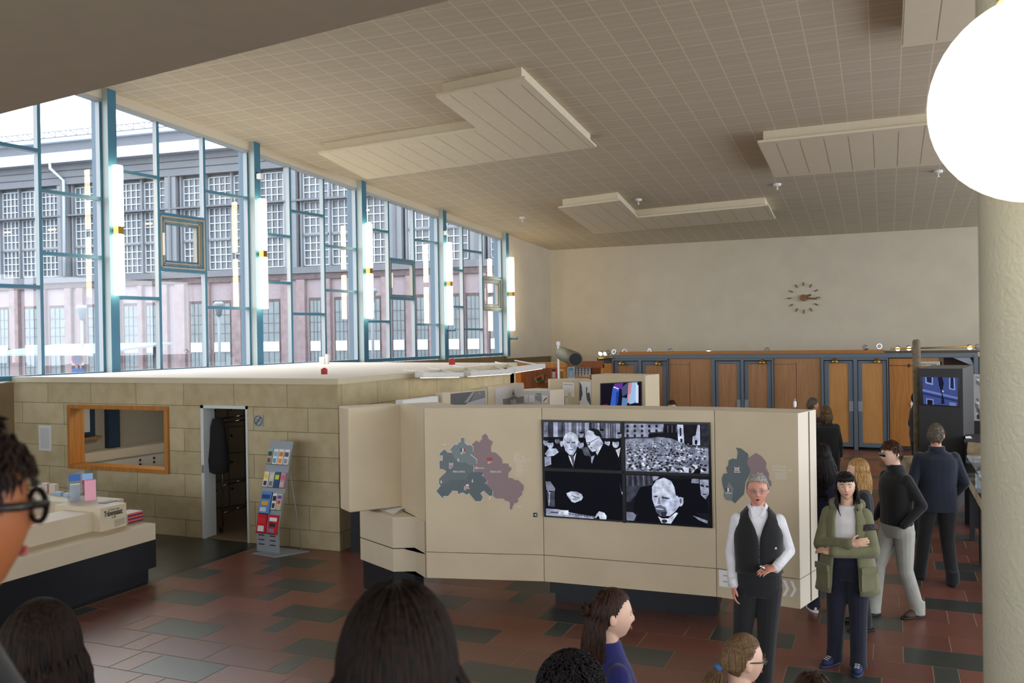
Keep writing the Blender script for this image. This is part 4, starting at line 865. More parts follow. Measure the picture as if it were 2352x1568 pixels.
for x, y, r, v in ((95, 370, 38, 150), (150, 400, 42, 190), (240, 350, 30, 130), (560, 270, 30, 170), (830, 240, 36, 120), (1055, 280, 32, 150), (900, 380, 36, 185), (1010, 390, 44, 205), (550, 400, 42, 190), (300, 370, 30, 120)):
    sh += [(S(v), e_(x, y, r, r*1.25)), (S(24), e_(x, y-r*.9, r*.9, r*.45)), (S(60), e_(x-r*.3, y, r*.18, r*.1)), (S(60), e_(x+r*.3, y, r*.18, r*.1))]
sh += [(S(190), [(80, 520), (130, 450), (230, 450), (262, 500), (200, 545), (110, 560)]), (S(150), [(75, 560), (160, 560), (165, 660), (80, 690)]),
       (S(220), [(1010, 470), (1075, 440), (1050, 570)]), (S(90), [(560, 440), (640, 430), (690, 560), (600, 540)])]
sh += [(dkk, [(160, 700), (180, 560), (250, 510), (380, 480), (520, 500), (640, 560), (720, 640), (850, 380), (960, 440), (1040, 600), (1060, 742)])]
# the two standing men
sh += [(S(206), e_(420, 360, 105, 125)), (S(200), [(330, 400), (515, 400), (490, 480), (450, 540), (400, 530), (350, 480)]), (S(170), e_(300, 390, 18, 40)), (S(150), e_(530, 390, 16, 36)),
       (S(90), [(370, 362), (412, 366), (412, 384), (370, 380)]), (S(80), [(430, 366), (480, 362), (480, 380), (432, 384)]), (S(150), [(418, 380), (436, 380), (445, 440), (412, 440)]), (S(100), [(395, 462), (455, 460), (455, 472), (400, 474)]),
       (S(225), [(390, 540), (430, 560), (455, 700), (415, 620)]), (S(225), [(495, 500), (470, 620), (455, 705), (450, 580)]), (S(80), [(405, 540), (460, 545), (470, 640), (455, 700), (430, 600)])]
sh += [(S(206), [(610, 270), (640, 215), (720, 200), (790, 230), (800, 300), (850, 380), (770, 480), (700, 495), (655, 440), (625, 380)]), (S(26), [(650, 205), (710, 185), (790, 205), (835, 290), (820, 320), (770, 290), (735, 270), (720, 230)]),
       (S(190), e_(785, 330, 26, 44)), (S(50), [(620, 372), (668, 366), (680, 396), (660, 410), (630, 398)]), (S(190), [(630, 378), (660, 374), (668, 392), (640, 396)]), (S(50), [(668, 372), (780, 310), (782, 316), (672, 380)]), (S(90), [(680, 430), (700, 436), (705, 446), (680, 444)]),
       (S(230), [(850, 385), (770, 540), (750, 500)]), (S(180), [(690, 560), (735, 540), (700, 650), (688, 620)])]
picture('film_still', TL, sh)
sh = [(dkk, BL), (S(120), [(85, 885), (150, 885), (215, 980), (205, 1015), (100, 1000)]), (S(70), [(100, 1020), (205, 1020), (210, 1220), (120, 1210)]), (S(170), [(110, 1000), (150, 1030), (140, 1200), (125, 1200), (130, 1040)]), (S(170), [(95, 1240), (250, 1250), (400, 1290), (560, 1320), (735, 1345), (720, 1375), (95, 1330)]),
      (S(215), [(270, 1260), (390, 1265), (385, 1325), (262, 1318)]), (S(206), [(360, 1040), (420, 1015), (500, 1020), (560, 1050), (580, 1090), (560, 1130), (520, 1145), (470, 1165), (430, 1150), (400, 1110), (370, 1070)]), (S(130), [(430, 1060), (480, 1080), (540, 1100), (530, 1108), (470, 1095), (425, 1070)]), (S(120), [(440, 1110), (500, 1120), (500, 1128), (445, 1122)]),
      (S(206), [(790, 1275), (860, 1295), (890, 1340), (885, 1382), (800, 1378), (785, 1330), (745, 1370), (735, 1360), (760, 1310)]), (S(60), [(160, 1280), (260, 1290), (250, 1300), (150, 1295)]), (S(90), [(1060, 900), (1090, 1030), (1088, 1060), (1075, 1000)]), (S(180), [(1085, 1020), (1100, 1025), (1098, 1065)])]
for k in range(9): sh.append((S(60), [(400+38*k, 1300+5*k), (425+38*k, 1310+5*k), (420+38*k, 1322+5*k), (396+38*k, 1312+5*k)]))
picture('film_still', BL, sh)
TRq = [(1125, 125), (2222, 140), (2235, 785), (1140, 745)]
sh = [(S(60), TRq), (S(150), [(1125, 125), (1640, 130), (1630, 230), (1450, 240), (1440, 300), (1125, 300)]), (S(26), [(1640, 132), (2222, 140), (2225, 430), (1950, 400), (1640, 300)])]
for i in range(5):
    for j in range(3): sh.append((S(36), [(1150+95*i, 140+62*j), (1180+95*i, 141+62*j), (1180+95*i, 178+62*j), (1150+95*i, 177+62*j)]))
for i in range(7): sh.append((S(80 if i % 2 else 12), [(1660+28*i, 150), (1672+28*i, 150), (1672+28*i, 250), (1660+28*i, 250)]))
sh += [(S(20), [(1450, 250), (1830, 240), (1830, 370), (1640, 300), (1440, 330)]), (S(196), [(1815, 138), (1895, 140), (1910, 390), (1830, 370)]), (S(20), [(1850, 180), (1870, 180), (1872, 290), (1852, 290)]), (S(20), [(1858, 320), (1885, 325), (1885, 375), (1858, 370)]),
       (S(190), [(2085, 142), (2115, 142), (2120, 410), (2015, 408), (2020, 290), (2060, 280)]), (S(14), e_(2065, 370, 18, 34)), (S(50), [(2130, 150), (2222, 150), (2224, 420), (2130, 410)])]
sh += [(S(138), [(1135, 330), (1300, 320), (1440, 320), (1560, 300), (1740, 320), (1880, 380), (1960, 430), (2226, 450), (2233, 783), (1140, 744)])]
for k in range(520):
    yy = rn.uniform(340, 770); xx = rn.uniform(1145, 2215)
    if yy < 345+max(0, (xx-1850))*.3: continue
    s = 5+(yy-320)*.035; v = rn.choice([235, 215, 190, 90, 50, 30, 20]); a = rn.uniform(0, PI)
    if 470 < yy < 545 and 1420 < xx < 1980 and rn.random() < .8: v = rn.choice([20, 30, 50])
    if 600 < yy < 660 and rn.random() < .6: v = rn.choice([40, 60, 90])
    pts = [(xx+s*1.5*math.cos(a+t)*rn.uniform(.6, 1.2), yy+s*math.sin(a+t)*rn.uniform(.6, 1.2)) for t in (0, 1.3, 2.5, 3.8, 5)]
    if min(p[0] for p in pts) < 1142 or max(p[0] for p in pts) > 2220 or max(p[1] for p in pts) > 745+(xx-1140)*.035: continue
    sh.append((S(v), pts))
sh += [(S(200), [(1890, 700), (1975, 700), (1970, 765), (1915, 762)]), (S(8), [(2020, 775), (2080, 710), (2130, 740), (2120, 782)])]
LAY = .0305
def picture2(name, shapes, step):
    b_ = MB()
    for k, (m, pts) in enumerate(shapes): b_.face([fp(p, LAY+step*k) for p in scr(*pts)], m)
    return b_.build(name, sb)
picture2('film_still', sh, .00002)
BRq = [(1140, 790), (2235, 830), (2248, 1475), (1150, 1405)]
sh = [(S(22), BRq), (S(60), [(1145, 800), (1480, 812), (1500, 930), (1360, 960), (1290, 1050), (1200, 1150), (1150, 1150)])]
for k in range(9): sh.append((S([90, 40, 110, 30][k % 4]), [(1150+36*k, 805), (1165+36*k, 806), (1172+36*k, 930+10*(k % 3)), (1158+36*k, 940)]))
sh += [(dkk, [(1240, 1300), (1260, 1100), (1330, 960), (1480, 930), (1560, 1000), (1560, 1300)]), (S(150), [(1490, 815), (1580, 818), (1560, 850), (1500, 880)]), (dkk, [(1260, 1405), (1320, 1290), (1540, 1180), (1900, 1180), (2100, 1330), (2240, 1472)]),
       (dkk, [(1780, 850), (1850, 860), (1990, 850), (2110, 900), (2140, 1050), (2230, 1200), (2235, 1300), (1960, 1300), (1850, 1180), (1800, 1100)]),
       (S(196), [(1485, 960), (1540, 870), (1640, 835), (1760, 850), (1810, 930), (1830, 1090), (1900, 1100), (1890, 1180), (1850, 1200), (1800, 1270), (1720, 1340), (1600, 1330), (1530, 1240), (1490, 1120)]),
       (S(206), [(1500, 960), (1560, 870), (1660, 850), (1760, 880), (1780, 1000), (1760, 1080), (1500, 1060)]), (dkk, [(1640, 832), (1760, 840), (1850, 880), (1900, 1000), (1890, 1085), (1800, 1070), (1780, 960), (1740, 880)]),
       (S(180), e_(1860, 1150, 40, 62)), (S(90), e_(1862, 1140, 14, 36)), (S(84), [(1505, 1072), (1560, 1070), (1562, 1092), (1508, 1090)]), (S(84), [(1610, 1080), (1720, 1100), (1718, 1120), (1620, 1108)]), (S(20), e_(1535, 1082, 12, 8)), (S(20), e_(1672, 1104, 14, 8)),
       (S(130), [(1572, 1090), (1590, 1090), (1600, 1180), (1560, 1180)]), (S(100), [(1520, 1215), (1590, 1190), (1660, 1220), (1690, 1300), (1660, 1345), (1600, 1340), (1545, 1290)]), (S(190), [(1540, 1232), (1640, 1245), (1640, 1262), (1545, 1250)]), (S(50), [(1600, 1290), (1680, 1280), (1670, 1340), (1610, 1340)]),
       (S(215), [(1565, 1340), (1620, 1370), (1700, 1370), (1800, 1290), (1830, 1300), (1735, 1438), (1610, 1428)]), (S(50), e_(1650, 1405, 38, 24)),
       (S(160), [(2110, 860), (2230, 860), (2235, 1050), (2190, 1120), (2130, 1060)]), (S(20), [(2120, 920), (2170, 935), (2165, 960), (2125, 945)]), (S(26), [(2190, 940), (2230, 940), (2230, 965), (2195, 960)]), (S(40), [(2150, 1050), (2200, 1045), (2195, 1060), (2155, 1062)]), (S(130), [(2010, 850), (2100, 850), (2100, 910), (2000, 905)]),
       (S(130), [(1150, 1280), (1240, 1290), (1280, 1330), (1250, 1400), (1155, 1395)]), (S(150), [(2020, 1330), (2110, 1360), (2220, 1400), (2215, 1440), (2100, 1390)])]
picture2('film_still', sh, .0001)
# panel split bars
b_ = MB()
for a, c_ in (((1082, 105), (1122, 1430)),): b_.solid([fp(p, .0335) for p in scr((1083, 100), (1122, 101), (1143, 1430), (1106, 1428))], nM*.001, M['black'])
b_.solid([fp(p, .0335) for p in scr((60, 705), (2240, 783), (2241, 822), (62, 745))], nM*.001, M['black']); b_.build('bezel', sb)
# ------------------------------------------------------------ small bottle on the wall top
p = at(1826, 935, 9.0); b_ = MB(); b_.lathe([(.012, 0), (.015, .01), (.015, .055), (.006, .07)], M['white'], 12, Matrix.Translation((p.x, p.y, ZT+.001))); o = b_.build('plastic_bottle'); tag(o, 'tiny white bottle with a grey cap on top of the exhibition wall', 'bottle')
b_ = MB(); b_.lathe([(.008, .068), (.008, .09)], M['grey'], 10, Matrix.Translation((p.x, p.y, ZT))); b_.build('cap', o)
# ------------------------------------------------------------ exhibits standing behind the wall
def upslab(name, label, cat, x0, t0, x1, t1, y0, th, mt, zb=0, group=None, mtop=None):
    a, c_ = at(x0, y0, t0), at(x1, y0, t1); z1 = a.z; A_, B2_ = Vector((a.x, a.y)), Vector((c_.x, c_.y)); e = (B2_-A_).normalized(); n = Vector((-e.y, e.x))*th
    b_ = MB(); b_.prism([tuple(A_), tuple(B2_), tuple(B2_+n), tuple(A_+n)], zb, z1, mt, mtop or mt); o = b_.build(name, None, bevel=.004); tag(o, label, cat, group); return o, A_, B2_, z1
wp_ = flat((226, 224, 216))
o, A_, B2_, z1 = upslab('photo_board', 'brightly lit white display panel just above the corner of the exhibition wall', 'photo board', 925, 11.6, 1007, 12.3, 919, .12, M['white'], group='display panels behind the exhibition wall')
o, A_, B2_, z1 = upslab('photo_board', 'display panel with a dark grey aerial photograph of an airfield', 'photo board', 1016, 12.3, 1118, 13.0, 902, .15, M['beige2'], group='display panels behind the exhibition wall')
g = lambda v: flat((v, v, v+2))
art('photograph', o, A_, B2_, [(g(92), [(1035, 904), (1114, 896), (1115, 935), (1035, 935)]), (g(150), [(1066, 924), (1084, 900), (1090, 900), (1074, 924)]), (g(120), [(1092, 899), (1114, 896), (1114, 910), (1080, 922)]), (g(170), [(1075, 924), (1114, 912), (1114, 935), (1060, 935)]), (g(140), [(1100, 898), (1104, 904), (1100, 906)])])
o, A_, B2_, z1 = upslab('photo_board', 'tall display panel with a pale photograph of a domed building', 'photo board', 1121, 13.2, 1203, 14.2, 888, .15, M['beige2'], group='display panels behind the exhibition wall')
art('photograph', o, A_, B2_, [(g(206), [(1137, 892), (1203, 883), (1203, 935), (1137, 935)]), (g(130), [(1154, 916), (1172, 913), (1176, 909), (1184, 909), (1188, 912), (1203, 909), (1203, 926), (1155, 930)]), (g(110), [(1175, 907), (1177, 900), (1178, 893), (1180, 900), (1183, 908)]), (g(180), [(1172, 918), (1184, 916), (1186, 928), (1172, 929)])])
o, A_, B2_, z1 = upslab('photo_board', 'display panel with a grey collage of papers and a small striped flag', 'photo board', 1203, 13.3, 1263, 12.9, 893, .3, M['beigetop'], group='display panels behind the exhibition wall')
art('collage', o, A_, B2_, [(g(186), [(1204, 897), (1262, 897), (1262, 935), (1204, 935)]), (g(208), [(1204, 906), (1213, 906), (1213, 923), (1204, 923)]), (g(212), [(1216, 907), (1228, 907), (1228, 923), (1216, 923)]), (g(140), [(1229, 908), (1244, 906), (1245, 925), (1230, 918)]), (g(100), [(1231, 903), (1243, 903), (1243, 906), (1231, 905)]), (g(220), [(1246, 908), (1257, 908), (1257, 924), (1246, 924)]),
    (flat((40, 30, 30)), [(1248, 920), (1255, 912), (1256, 913), (1249, 921)]), (flat((190, 60, 40)), [(1248, 921), (1256, 913), (1256.6, 914.5), (1249, 922.5)]), (flat((230, 190, 80)), [(1248.5, 922.5), (1256.6, 914.5), (1257, 916), (1249, 924)])])
o, A_, B2_, z1 = upslab('display_block', 'beige display block with white sheets and a statue photograph pinned on it', 'display block', 1262, 13.6, 1358, 13.6, 873, .5, M['beige'], mtop=M['beigetop'])
e_2 = art('sheets', o, A_, B2_, [(g(220), [(1264, 894), (1283, 895), (1283, 935), (1264, 935)]), (g(226), [(1292, 877), (1319, 879), (1319, 911), (1292, 909)]), (g(150), [(1294, 882), (1316, 883), (1316, 884.5), (1294, 883.5)]), (flat((232, 150, 116)), [(1285, 911), (1296, 911), (1296, 935), (1285, 935)]), (g(216), [(1298, 913), (1308, 913), (1308, 935), (1298, 935)]), (flat((204, 204, 170)), [(1305, 901), (1312, 901), (1312, 935), (1305, 935)]),
    (g(222), [(1331, 875), (1357, 876), (1357, 935), (1331, 935)]), (flat((70, 84, 96)), [(1331, 876), (1336, 885), (1338, 905), (1334, 920), (1331, 920)]), (flat((72, 88, 100)), [(1346, 888), (1349, 890), (1348, 902), (1354, 901), (1357, 920), (1357, 932), (1348, 918), (1346, 902)]), (flat((90, 110, 124)), [(1287, 896), (1292, 896), (1292, 909), (1288, 908)])])
o, A_, B2_, z1 = upslab('video_block', 'tall beige block holding a screen with blue trousers and pale draped cloth', 'display block', 1358, 12.9, 1482, 12.4, 860, .45, M['beige'], mtop=M['beigetop'])
sc = lambda c, e=1.0: screen_ink(c, e)
art('screen', o, A_, B2_, [(M['blackg'], [(1379, 880), (1475, 875), (1475, 935), (1379, 935)]), (sc((14, 10, 26)), [(1381, 882), (1473, 877), (1473, 933), (1381, 933)]), (sc((96, 50, 150)), [(1412, 881), (1432, 879), (1428, 893), (1420, 892), (1410, 888)]), (sc((226, 226, 240)), [(1410, 887), (1422, 892), (1421, 895), (1409, 890)]), (sc((52, 92, 190)), [(1408, 889), (1423, 895), (1416, 933), (1402, 933)]), (sc((30, 60, 150)), [(1416, 900), (1423, 897), (1420, 925), (1414, 933)]),
    (sc((70, 80, 120)), [(1428, 890), (1440, 880), (1446, 878), (1440, 905), (1430, 910)]), (sc((200, 130, 150)), [(1444, 879), (1452, 878), (1448, 912), (1440, 925)]), (sc((150, 190, 226)), [(1452, 878), (1464, 877), (1467, 900), (1458, 925), (1446, 928)]), (sc((206, 214, 236)), [(1461, 880), (1467, 885), (1467, 925), (1460, 925)]), (sc((90, 130, 180)), [(1430, 912), (1444, 915), (1440, 932), (1428, 932)]), (sc((220, 160, 170)), [(1444, 905), (1449, 905), (1446, 925), (1442, 925)]), (sc((120, 30, 40)), [(1382, 930), (1396, 927), (1394, 933), (1382, 933)])], lift=.006)
# ------------------------------------------------------------ alcove of brown wood with posters at the far left
AY = 22.0
xl, xr, xt, zt3 = onY(1176, 840, AY).x, onY(1385, 840, AY).x, 0, onY(1300, 832, AY).z
t = thing('wooden_alcove', 'warm brown wooden alcove with posters and postcards behind the display panels', 'alcove', ((xl+xr)/2, AY, 0))
b_ = MB(); b_.box((xl-.6, AY+.8, 0), (xr, AY+.9, zt3-.06), M['wood3']); b_.box((xr-.06, AY, 0), (xr, AY+.8, zt3-.06), M['woodf']); b_.build('back_wall', t)
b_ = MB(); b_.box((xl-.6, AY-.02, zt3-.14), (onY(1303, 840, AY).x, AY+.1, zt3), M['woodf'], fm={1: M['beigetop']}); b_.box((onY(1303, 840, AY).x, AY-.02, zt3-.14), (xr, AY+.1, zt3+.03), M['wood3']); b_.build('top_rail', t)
for x0, x1, y0, y1, m_ in ((1180, 1193, .1, .4, mat('lit_orange_wood', (196, 110, 36), .5)), (1294, 1304, 0, .2, M['woodf'])):  # left upright in a stronger orange than the honey oak
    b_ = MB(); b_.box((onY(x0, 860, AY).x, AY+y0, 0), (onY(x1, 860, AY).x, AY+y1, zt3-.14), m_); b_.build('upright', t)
def poster(label, pts, cols, Yp, nm='poster'):
    q = [onY(x, y, Yp) for x, y in pts]; b_ = MB(); b_.solid(q, Vector((0, -.012, 0)), flat(cols[0])); o = b_.build(nm); tag(o, label, 'poster', 'posters in the wooden alcove')
    c_ = sum(q, Vector())/len(q); b2 = MB(); k = 0
    for i, c in enumerate(cols[1:]):
        s = .75-.18*i; b2.face([c_+(p-c_)*s+Vector((0, -.014-.001*i, (.02*((-1)**i)))) for p in q], flat(c))
    b2.build('print', o); return o
poster('tilted green and red poster in the wooden alcove', [(1226, 867), (1248, 858), (1250, 872), (1233, 879)], [(96, 156, 84), (196, 80, 54), (70, 40, 40)], AY+.75)
poster('small pink and brown card beside the green poster', [(1252, 866), (1260, 865), (1260, 875), (1253, 880)], [(176, 130, 100), (120, 80, 60)], AY+.75)
poster('salmon red poster strip in the wooden alcove', [(1266, 846), (1279, 846), (1279, 871), (1266, 871)], [(206, 100, 84), (60, 50, 44), (200, 196, 180)], AY+.74)
poster('orange poster with a pale flower ring in the wooden alcove', [(1279, 845), (1298, 845), (1298, 871), (1279, 871)], [(206, 74, 30), (222, 190, 130), (150, 120, 60)], AY+.73)
poster('pale blue poster in the wooden alcove', [(1304, 843), (1320, 842), (1320, 872), (1304, 872)], [(170, 190, 200), (96, 130, 156), (150, 160, 170)], AY-.05)
t2 = thing('postcard_rack', 'rack of white postcards in rows above cream and red souvenirs', 'postcard rack', tuple(onY(1340, 870, AY)))
b_ = MB(); q = [onY(x, y, AY+.2) for x, y in ((1321, 838), (1359, 836), (1358, 873), (1321, 872))]; b_.solid(q[::-1], Vector((0, .05, 0)), M['black']); b_.build('back', t2)
b_ = MB()
for r in range(6):
    for c in range(5):
        x, y = 1322+7.3*c, 839.5+3.9*r; q = [onY(a, b2, AY+.17) for a, b2 in ((x, y), (x+5.6, y-.3), (x+5.6, y+2.4), (x, y+2.6))]; b_.solid(q, Vector((0, .01, 0)), M['paper'])
b_.build('postcards', t2)
b_ = MB(); q = [onY(a, b2, AY+.15) for a, b2 in ((1321, 862), (1352, 861), (1357, 866), (1355, 871), (1321, 870))]; b_.solid(q, Vector((0, .02, 0)), flat((214, 178, 130))); q = [onY(a, b2, AY+.12) for a, b2 in ((1322, 868), (1350, 866), (1356, 868), (1356, 873), (1322, 872))]; b_.solid(q, Vector((0, .02, 0)), flat((150, 44, 36))); b_.build('souvenirs', t2)
# old surveillance camera housing on a pole in front of the end wall
p = onY(1283, 830, 21.8); t = thing('surveillance_camera', 'old grey-green tubular camera housing on a thin white pole', 'camera', (p.x, p.y, 0))
b_ = MB(); b_.tube([(p.x, p.y, 0), (p.x, p.y, onY(1283, 788, 21.8).z)], .03, M['white'], 8); b_.build('pole', t)
b_ = MB(); zc_ = onY(1283, 793, 21.8).z; b_.box((p.x-.04, p.y-.04, zc_), (p.x+.04, p.y+.04, zc_+.1), M['white']); b_.build('junction_box', t)
a, c_ = at(1291, 812, 21.3), at(1322, 825, 20.0); og = mat('olive_grey_paint', (104, 100, 78), .6); b_ = MB(); b_.tube([a, c_], [.16, .17], og, 20); hs = b_.build('housing', t)
b_ = MB(); d = (c_-a).normalized(); b_.tube([c_+d*.002, c_+d*.01], [.14, .14], M['black'], 20); b_.build('lens_opening', hs)
b_ = MB(); b_.bar((p.x, p.y, (a.z+c_.z)/2-.1), (a+c_)/2-Vector((0, 0, .12)), .04, .04, M['black']); b_.build('mount', t)
# ------------------------------------------------------------ row of doors and control booths before the end wall
DY = 23.65
def X(px, y=900): return onY(px, y, DY).x
def Zd(px, y): return onY(px, y, DY).z
zb1, zb0 = (Zd(1410, 820)+Zd(1889, 813.5)+Zd(2240, 803))/3, (Zd(1410, 833)+Zd(1889, 821)+Zd(2240, 811))/3
t = thing('roof_beam', 'long grey-blue steel beam running over the whole row of doors', 'beam', (X(1700), DY, zb1))
b_ = MB(); b_.box((X(1406), DY-.08, zb0), (X(2245), DY+.12, zb1), M['blue']); b_.build('web', t, bevel=.01)
b_ = MB(); b_.box((X(1420), DY+.14, zb1-.01), (X(2032), DY+.35, zb1+.085), M['orange']); b_.build('timber_edge', t)
b_ = MB(); b_.box((X(1375), DY+.35, 0), (10, 29.6, zb1-.06), mat('booth_body', (74, 70, 64), .8)); o = b_.build('booth_block'); tag(o, 'dark flat-roofed booth block behind the row of doors', 'booth')
b_ = MB(); b_.box((X(1374), DY-.05, 0), (X(1407), DY+.3, zb0+.03), mat('anthracite_paint', (56, 58, 60), .6)); tag(b_.build('anthracite_column'), 'anthracite column at the left end of the row of doors', 'column')
b_ = MB(); b_.tube([onY(1375, 824, DY-.12), onY(1408, 820, DY-.12)], .025, M['brass'], 6); tag(b_.build('lamp_rail'), 'short brass rail capping the anthracite column', 'rail')
def pane(b, x0, x1, z0, z1, y, m, th=.03): b.box((x0, y-th, z0), (x1, y, z1), m)
grp = 'double doors in the far row'
for k, (o0, o1, l1, l2, pn1, pn2, pt, ml) in enumerate(((1409, 1537, (1413, 1468), (1477, 1534), (1421, 1459), (1484, 1524), 838, M['wood']), (1637, 1778, (1645, 1702), (1711, 1773), (1651, 1694), (1720, 1764), 835, M['wood']), (1887, 2041, (1894, 1960), (1971, 2037), (1905, 1949), (1981, 2028), 834, M['wood2']))):
    t = thing('double_door', ['grey-blue framed double door partly hidden by the video block', 'grey-blue framed double door in the middle of the row', 'grey-blue framed double door with striped golden panels, rightmost of the row'][k], 'door', ((X(o0)+X(o1))/2, DY, 0), 0, grp)
    b_ = MB(); zt5 = zb0-.0
    for a, c_ in ((o0, l1[0]-1), (l1[1]+1, l2[0]-1), (l2[1]+1, o1)): pane(b_, X(a), X(c_), 0, zt5, DY, M['blue'], .1)
    pane(b_, X(o0), X(o1), zt5-.05, zt5, DY-.001, M['blue'], .09); b_.build('frame', t)
    for (a, c_), (p0_, p1_) in ((l1, pn1), (l2, pn2)):
        b_ = MB(); zl0, zl1 = .06, zt5-.07; pz0, pz1 = .17, Zd(1700, pt); x0, x1, y0, y1 = X(a), X(c_), X(p0_), X(p1_); B5 = M['blue']
        pane(b_, x0, y0, zl0, zl1, DY-.02, B5, .05); pane(b_, y1, x1, zl0, zl1, DY-.02, B5, .05); pane(b_, y0, y1, zl0, pz0, DY-.02, B5, .05); pane(b_, y0, y1, pz1, zl1, DY-.02, B5, .05)
        lf = b_.build('leaf', t, bevel=.006); b_ = MB(); pane(b_, y0, y1, pz0, pz1, DY-.02, ml, .03); b_.build('panel', lf)
        b_ = MB(); hx_ = x1-.05 if (a, c_) == l1 else x0+.05; b_.box((hx_-.05, DY-.09, .95), (hx_+.05, DY-.07, 1.2), M['grey']); b_.build('push_plate', lf)
for a, c_, lab in ((1538, 1636, 'plain brown oak wall panel left of the middle double door'), (1779, 1886, 'brown oak wall panel with a flush door between two double doors')):
    b_ = MB(); pane(b_, X(a), X(c_), 0, zb0, DY, M['wood'], .04); o = b_.build('oak_wall_panel'); tag(o, lab, 'wall panel')
    b_ = MB(); xm = X((a+c_)/2-(2 if a < 1700 else 3)); jm = flat((104, 70, 44)); pane(b_, xm, xm+.012, 0, zb0-.1, DY-.041, jm, .002); pane(b_, X(a), xm+.01, zb0-.16, zb0-.15, DY-.041, jm, .002); b_.build('joint', o)
t = thing('wooden_door', 'golden oak door with a white lever handle beside the concrete post', 'door', ((X(2043)+X(2100))/2, DY, 0))
b_ = MB(); pane(b_, X(2043), X(2098), .12, zb0-.02, DY, M['woodf'], .03); b_.build('leaf', t); b_ = MB(); pane(b_, X(2043), X(2098), zb0-.2, zb0-.18, DY-.03, flat((120, 76, 32)), .01); pane(b_, X(2043), X(2098), .12, .3, DY-.03, M['woodf'], .03); b_.build('trim', t)
b_ = MB(); b_.box((X(2092), DY-.05, .95), (X(2096), DY-.03, 1.25), M['white']); b_.bar((X(2094), DY-.07, 1.15), (X(2090), DY-.07, 1.15), .03, .03, M['white']); b_.build('handle', t)
b_ = MB(); b_.tube([onY(2087, 836, DY-.05), onY(2089, 840, DY-.05), onY(2087, 843, DY-.05)], .015, M['black'], 6); b_.build('hook', t)
t = thing('wooden_transom', 'oak panel with a black lettered white strip reading about citizens behind the black video kiosk', 'sign', (X(2140), DY, 2.1))
b_ = MB(); pane(b_, X(2100), X(2164), zb0-.5, zb0, DY, M['wood'], .03); b_.build('panel', t); b_ = MB(); zs0, zs1 = Zd(2140, 840), Zd(2140, 830); pane(b_, X(2112), X(2163), zs0, zs1, DY-.04, flat((196, 188, 172)), .02); s_ = b_.build('strip', t)
text('lettering', 'Schalter für Bürger', s_, (X(2114), DY-.06, zs0+(zs1-zs0)*.25), (1, 0, 0), (0, 0, 1), (zs1-zs0)*.55, flat((40, 34, 32)), width=(X(2152)-X(2114)))
t = thing('booth_opening', 'dark open booth with grey-blue frame and slanting fittings behind the black video kiosk', 'booth', (X(2200), DY, 0))
b_ = MB(); pane(b_, X(2164), X(2237), 0, zb0, DY+.3, mat('dark_red_brown', (44, 22, 18), .7), .02); b_.build('inner_wall', t)
b_ = MB(); pane(b_, X(2237), X(2247), 0, zb0+.05, DY, M['blue'], .1); pane(b_, X(2160), X(2168), 0, zb0, DY, mat('bronze_post', (92, 72, 46), .5), .06); b_.solid([onY(x, y, DY-.02) for x, y in ((2186, 820), (2226, 818), (2240, 842))], Vector((0, .02, 0)), M['grey']); b_.build('frame', t)
b_ = MB(); pane(b_, X(2247), X(2300), 0, zb0+.02, DY+.1, mat('navy_wall', (28, 34, 48), .6), .03); b_.solid([onY(x, y, DY-.05) for x, y in ((2246, 818), (2275, 828), (2275, 812), (2246, 808))], Vector((0, .1, 0)), M['beige2']); b_.build('side_wall', t)
for k, (px, py) in enumerate(((1428, 833), (1512, 833), (1751, 830), (1918, 828), (2015, 828))):
    p = onY(px, py, DY-.12); lab = ['leftmost brass hooded lamp over the far doors', 'brass hooded lamp over the right leaf of the first double door', 'brass hooded lamp over the right leaf of the middle double door', 'brass hooded lamp over the left golden door leaf', 'brass hooded lamp over the right golden door leaf'][k]
    t = thing('door_lamp', lab, 'lamp', tuple(p), 0, 'brass hooded lamps over the doors'); b_ = MB(); b_.lathe([(.1, -.05), (.085, -.01), (.05, .03), (.03, .06)], M['brass'], 14, Matrix.Translation(p)); b_.build('shade', t)
    b_ = MB(); b_.bar(p+Vector((0, 0, .03)), p+Vector((.0, .15, .04)), .03, .03, M['brass']); b_.build('bracket', t)
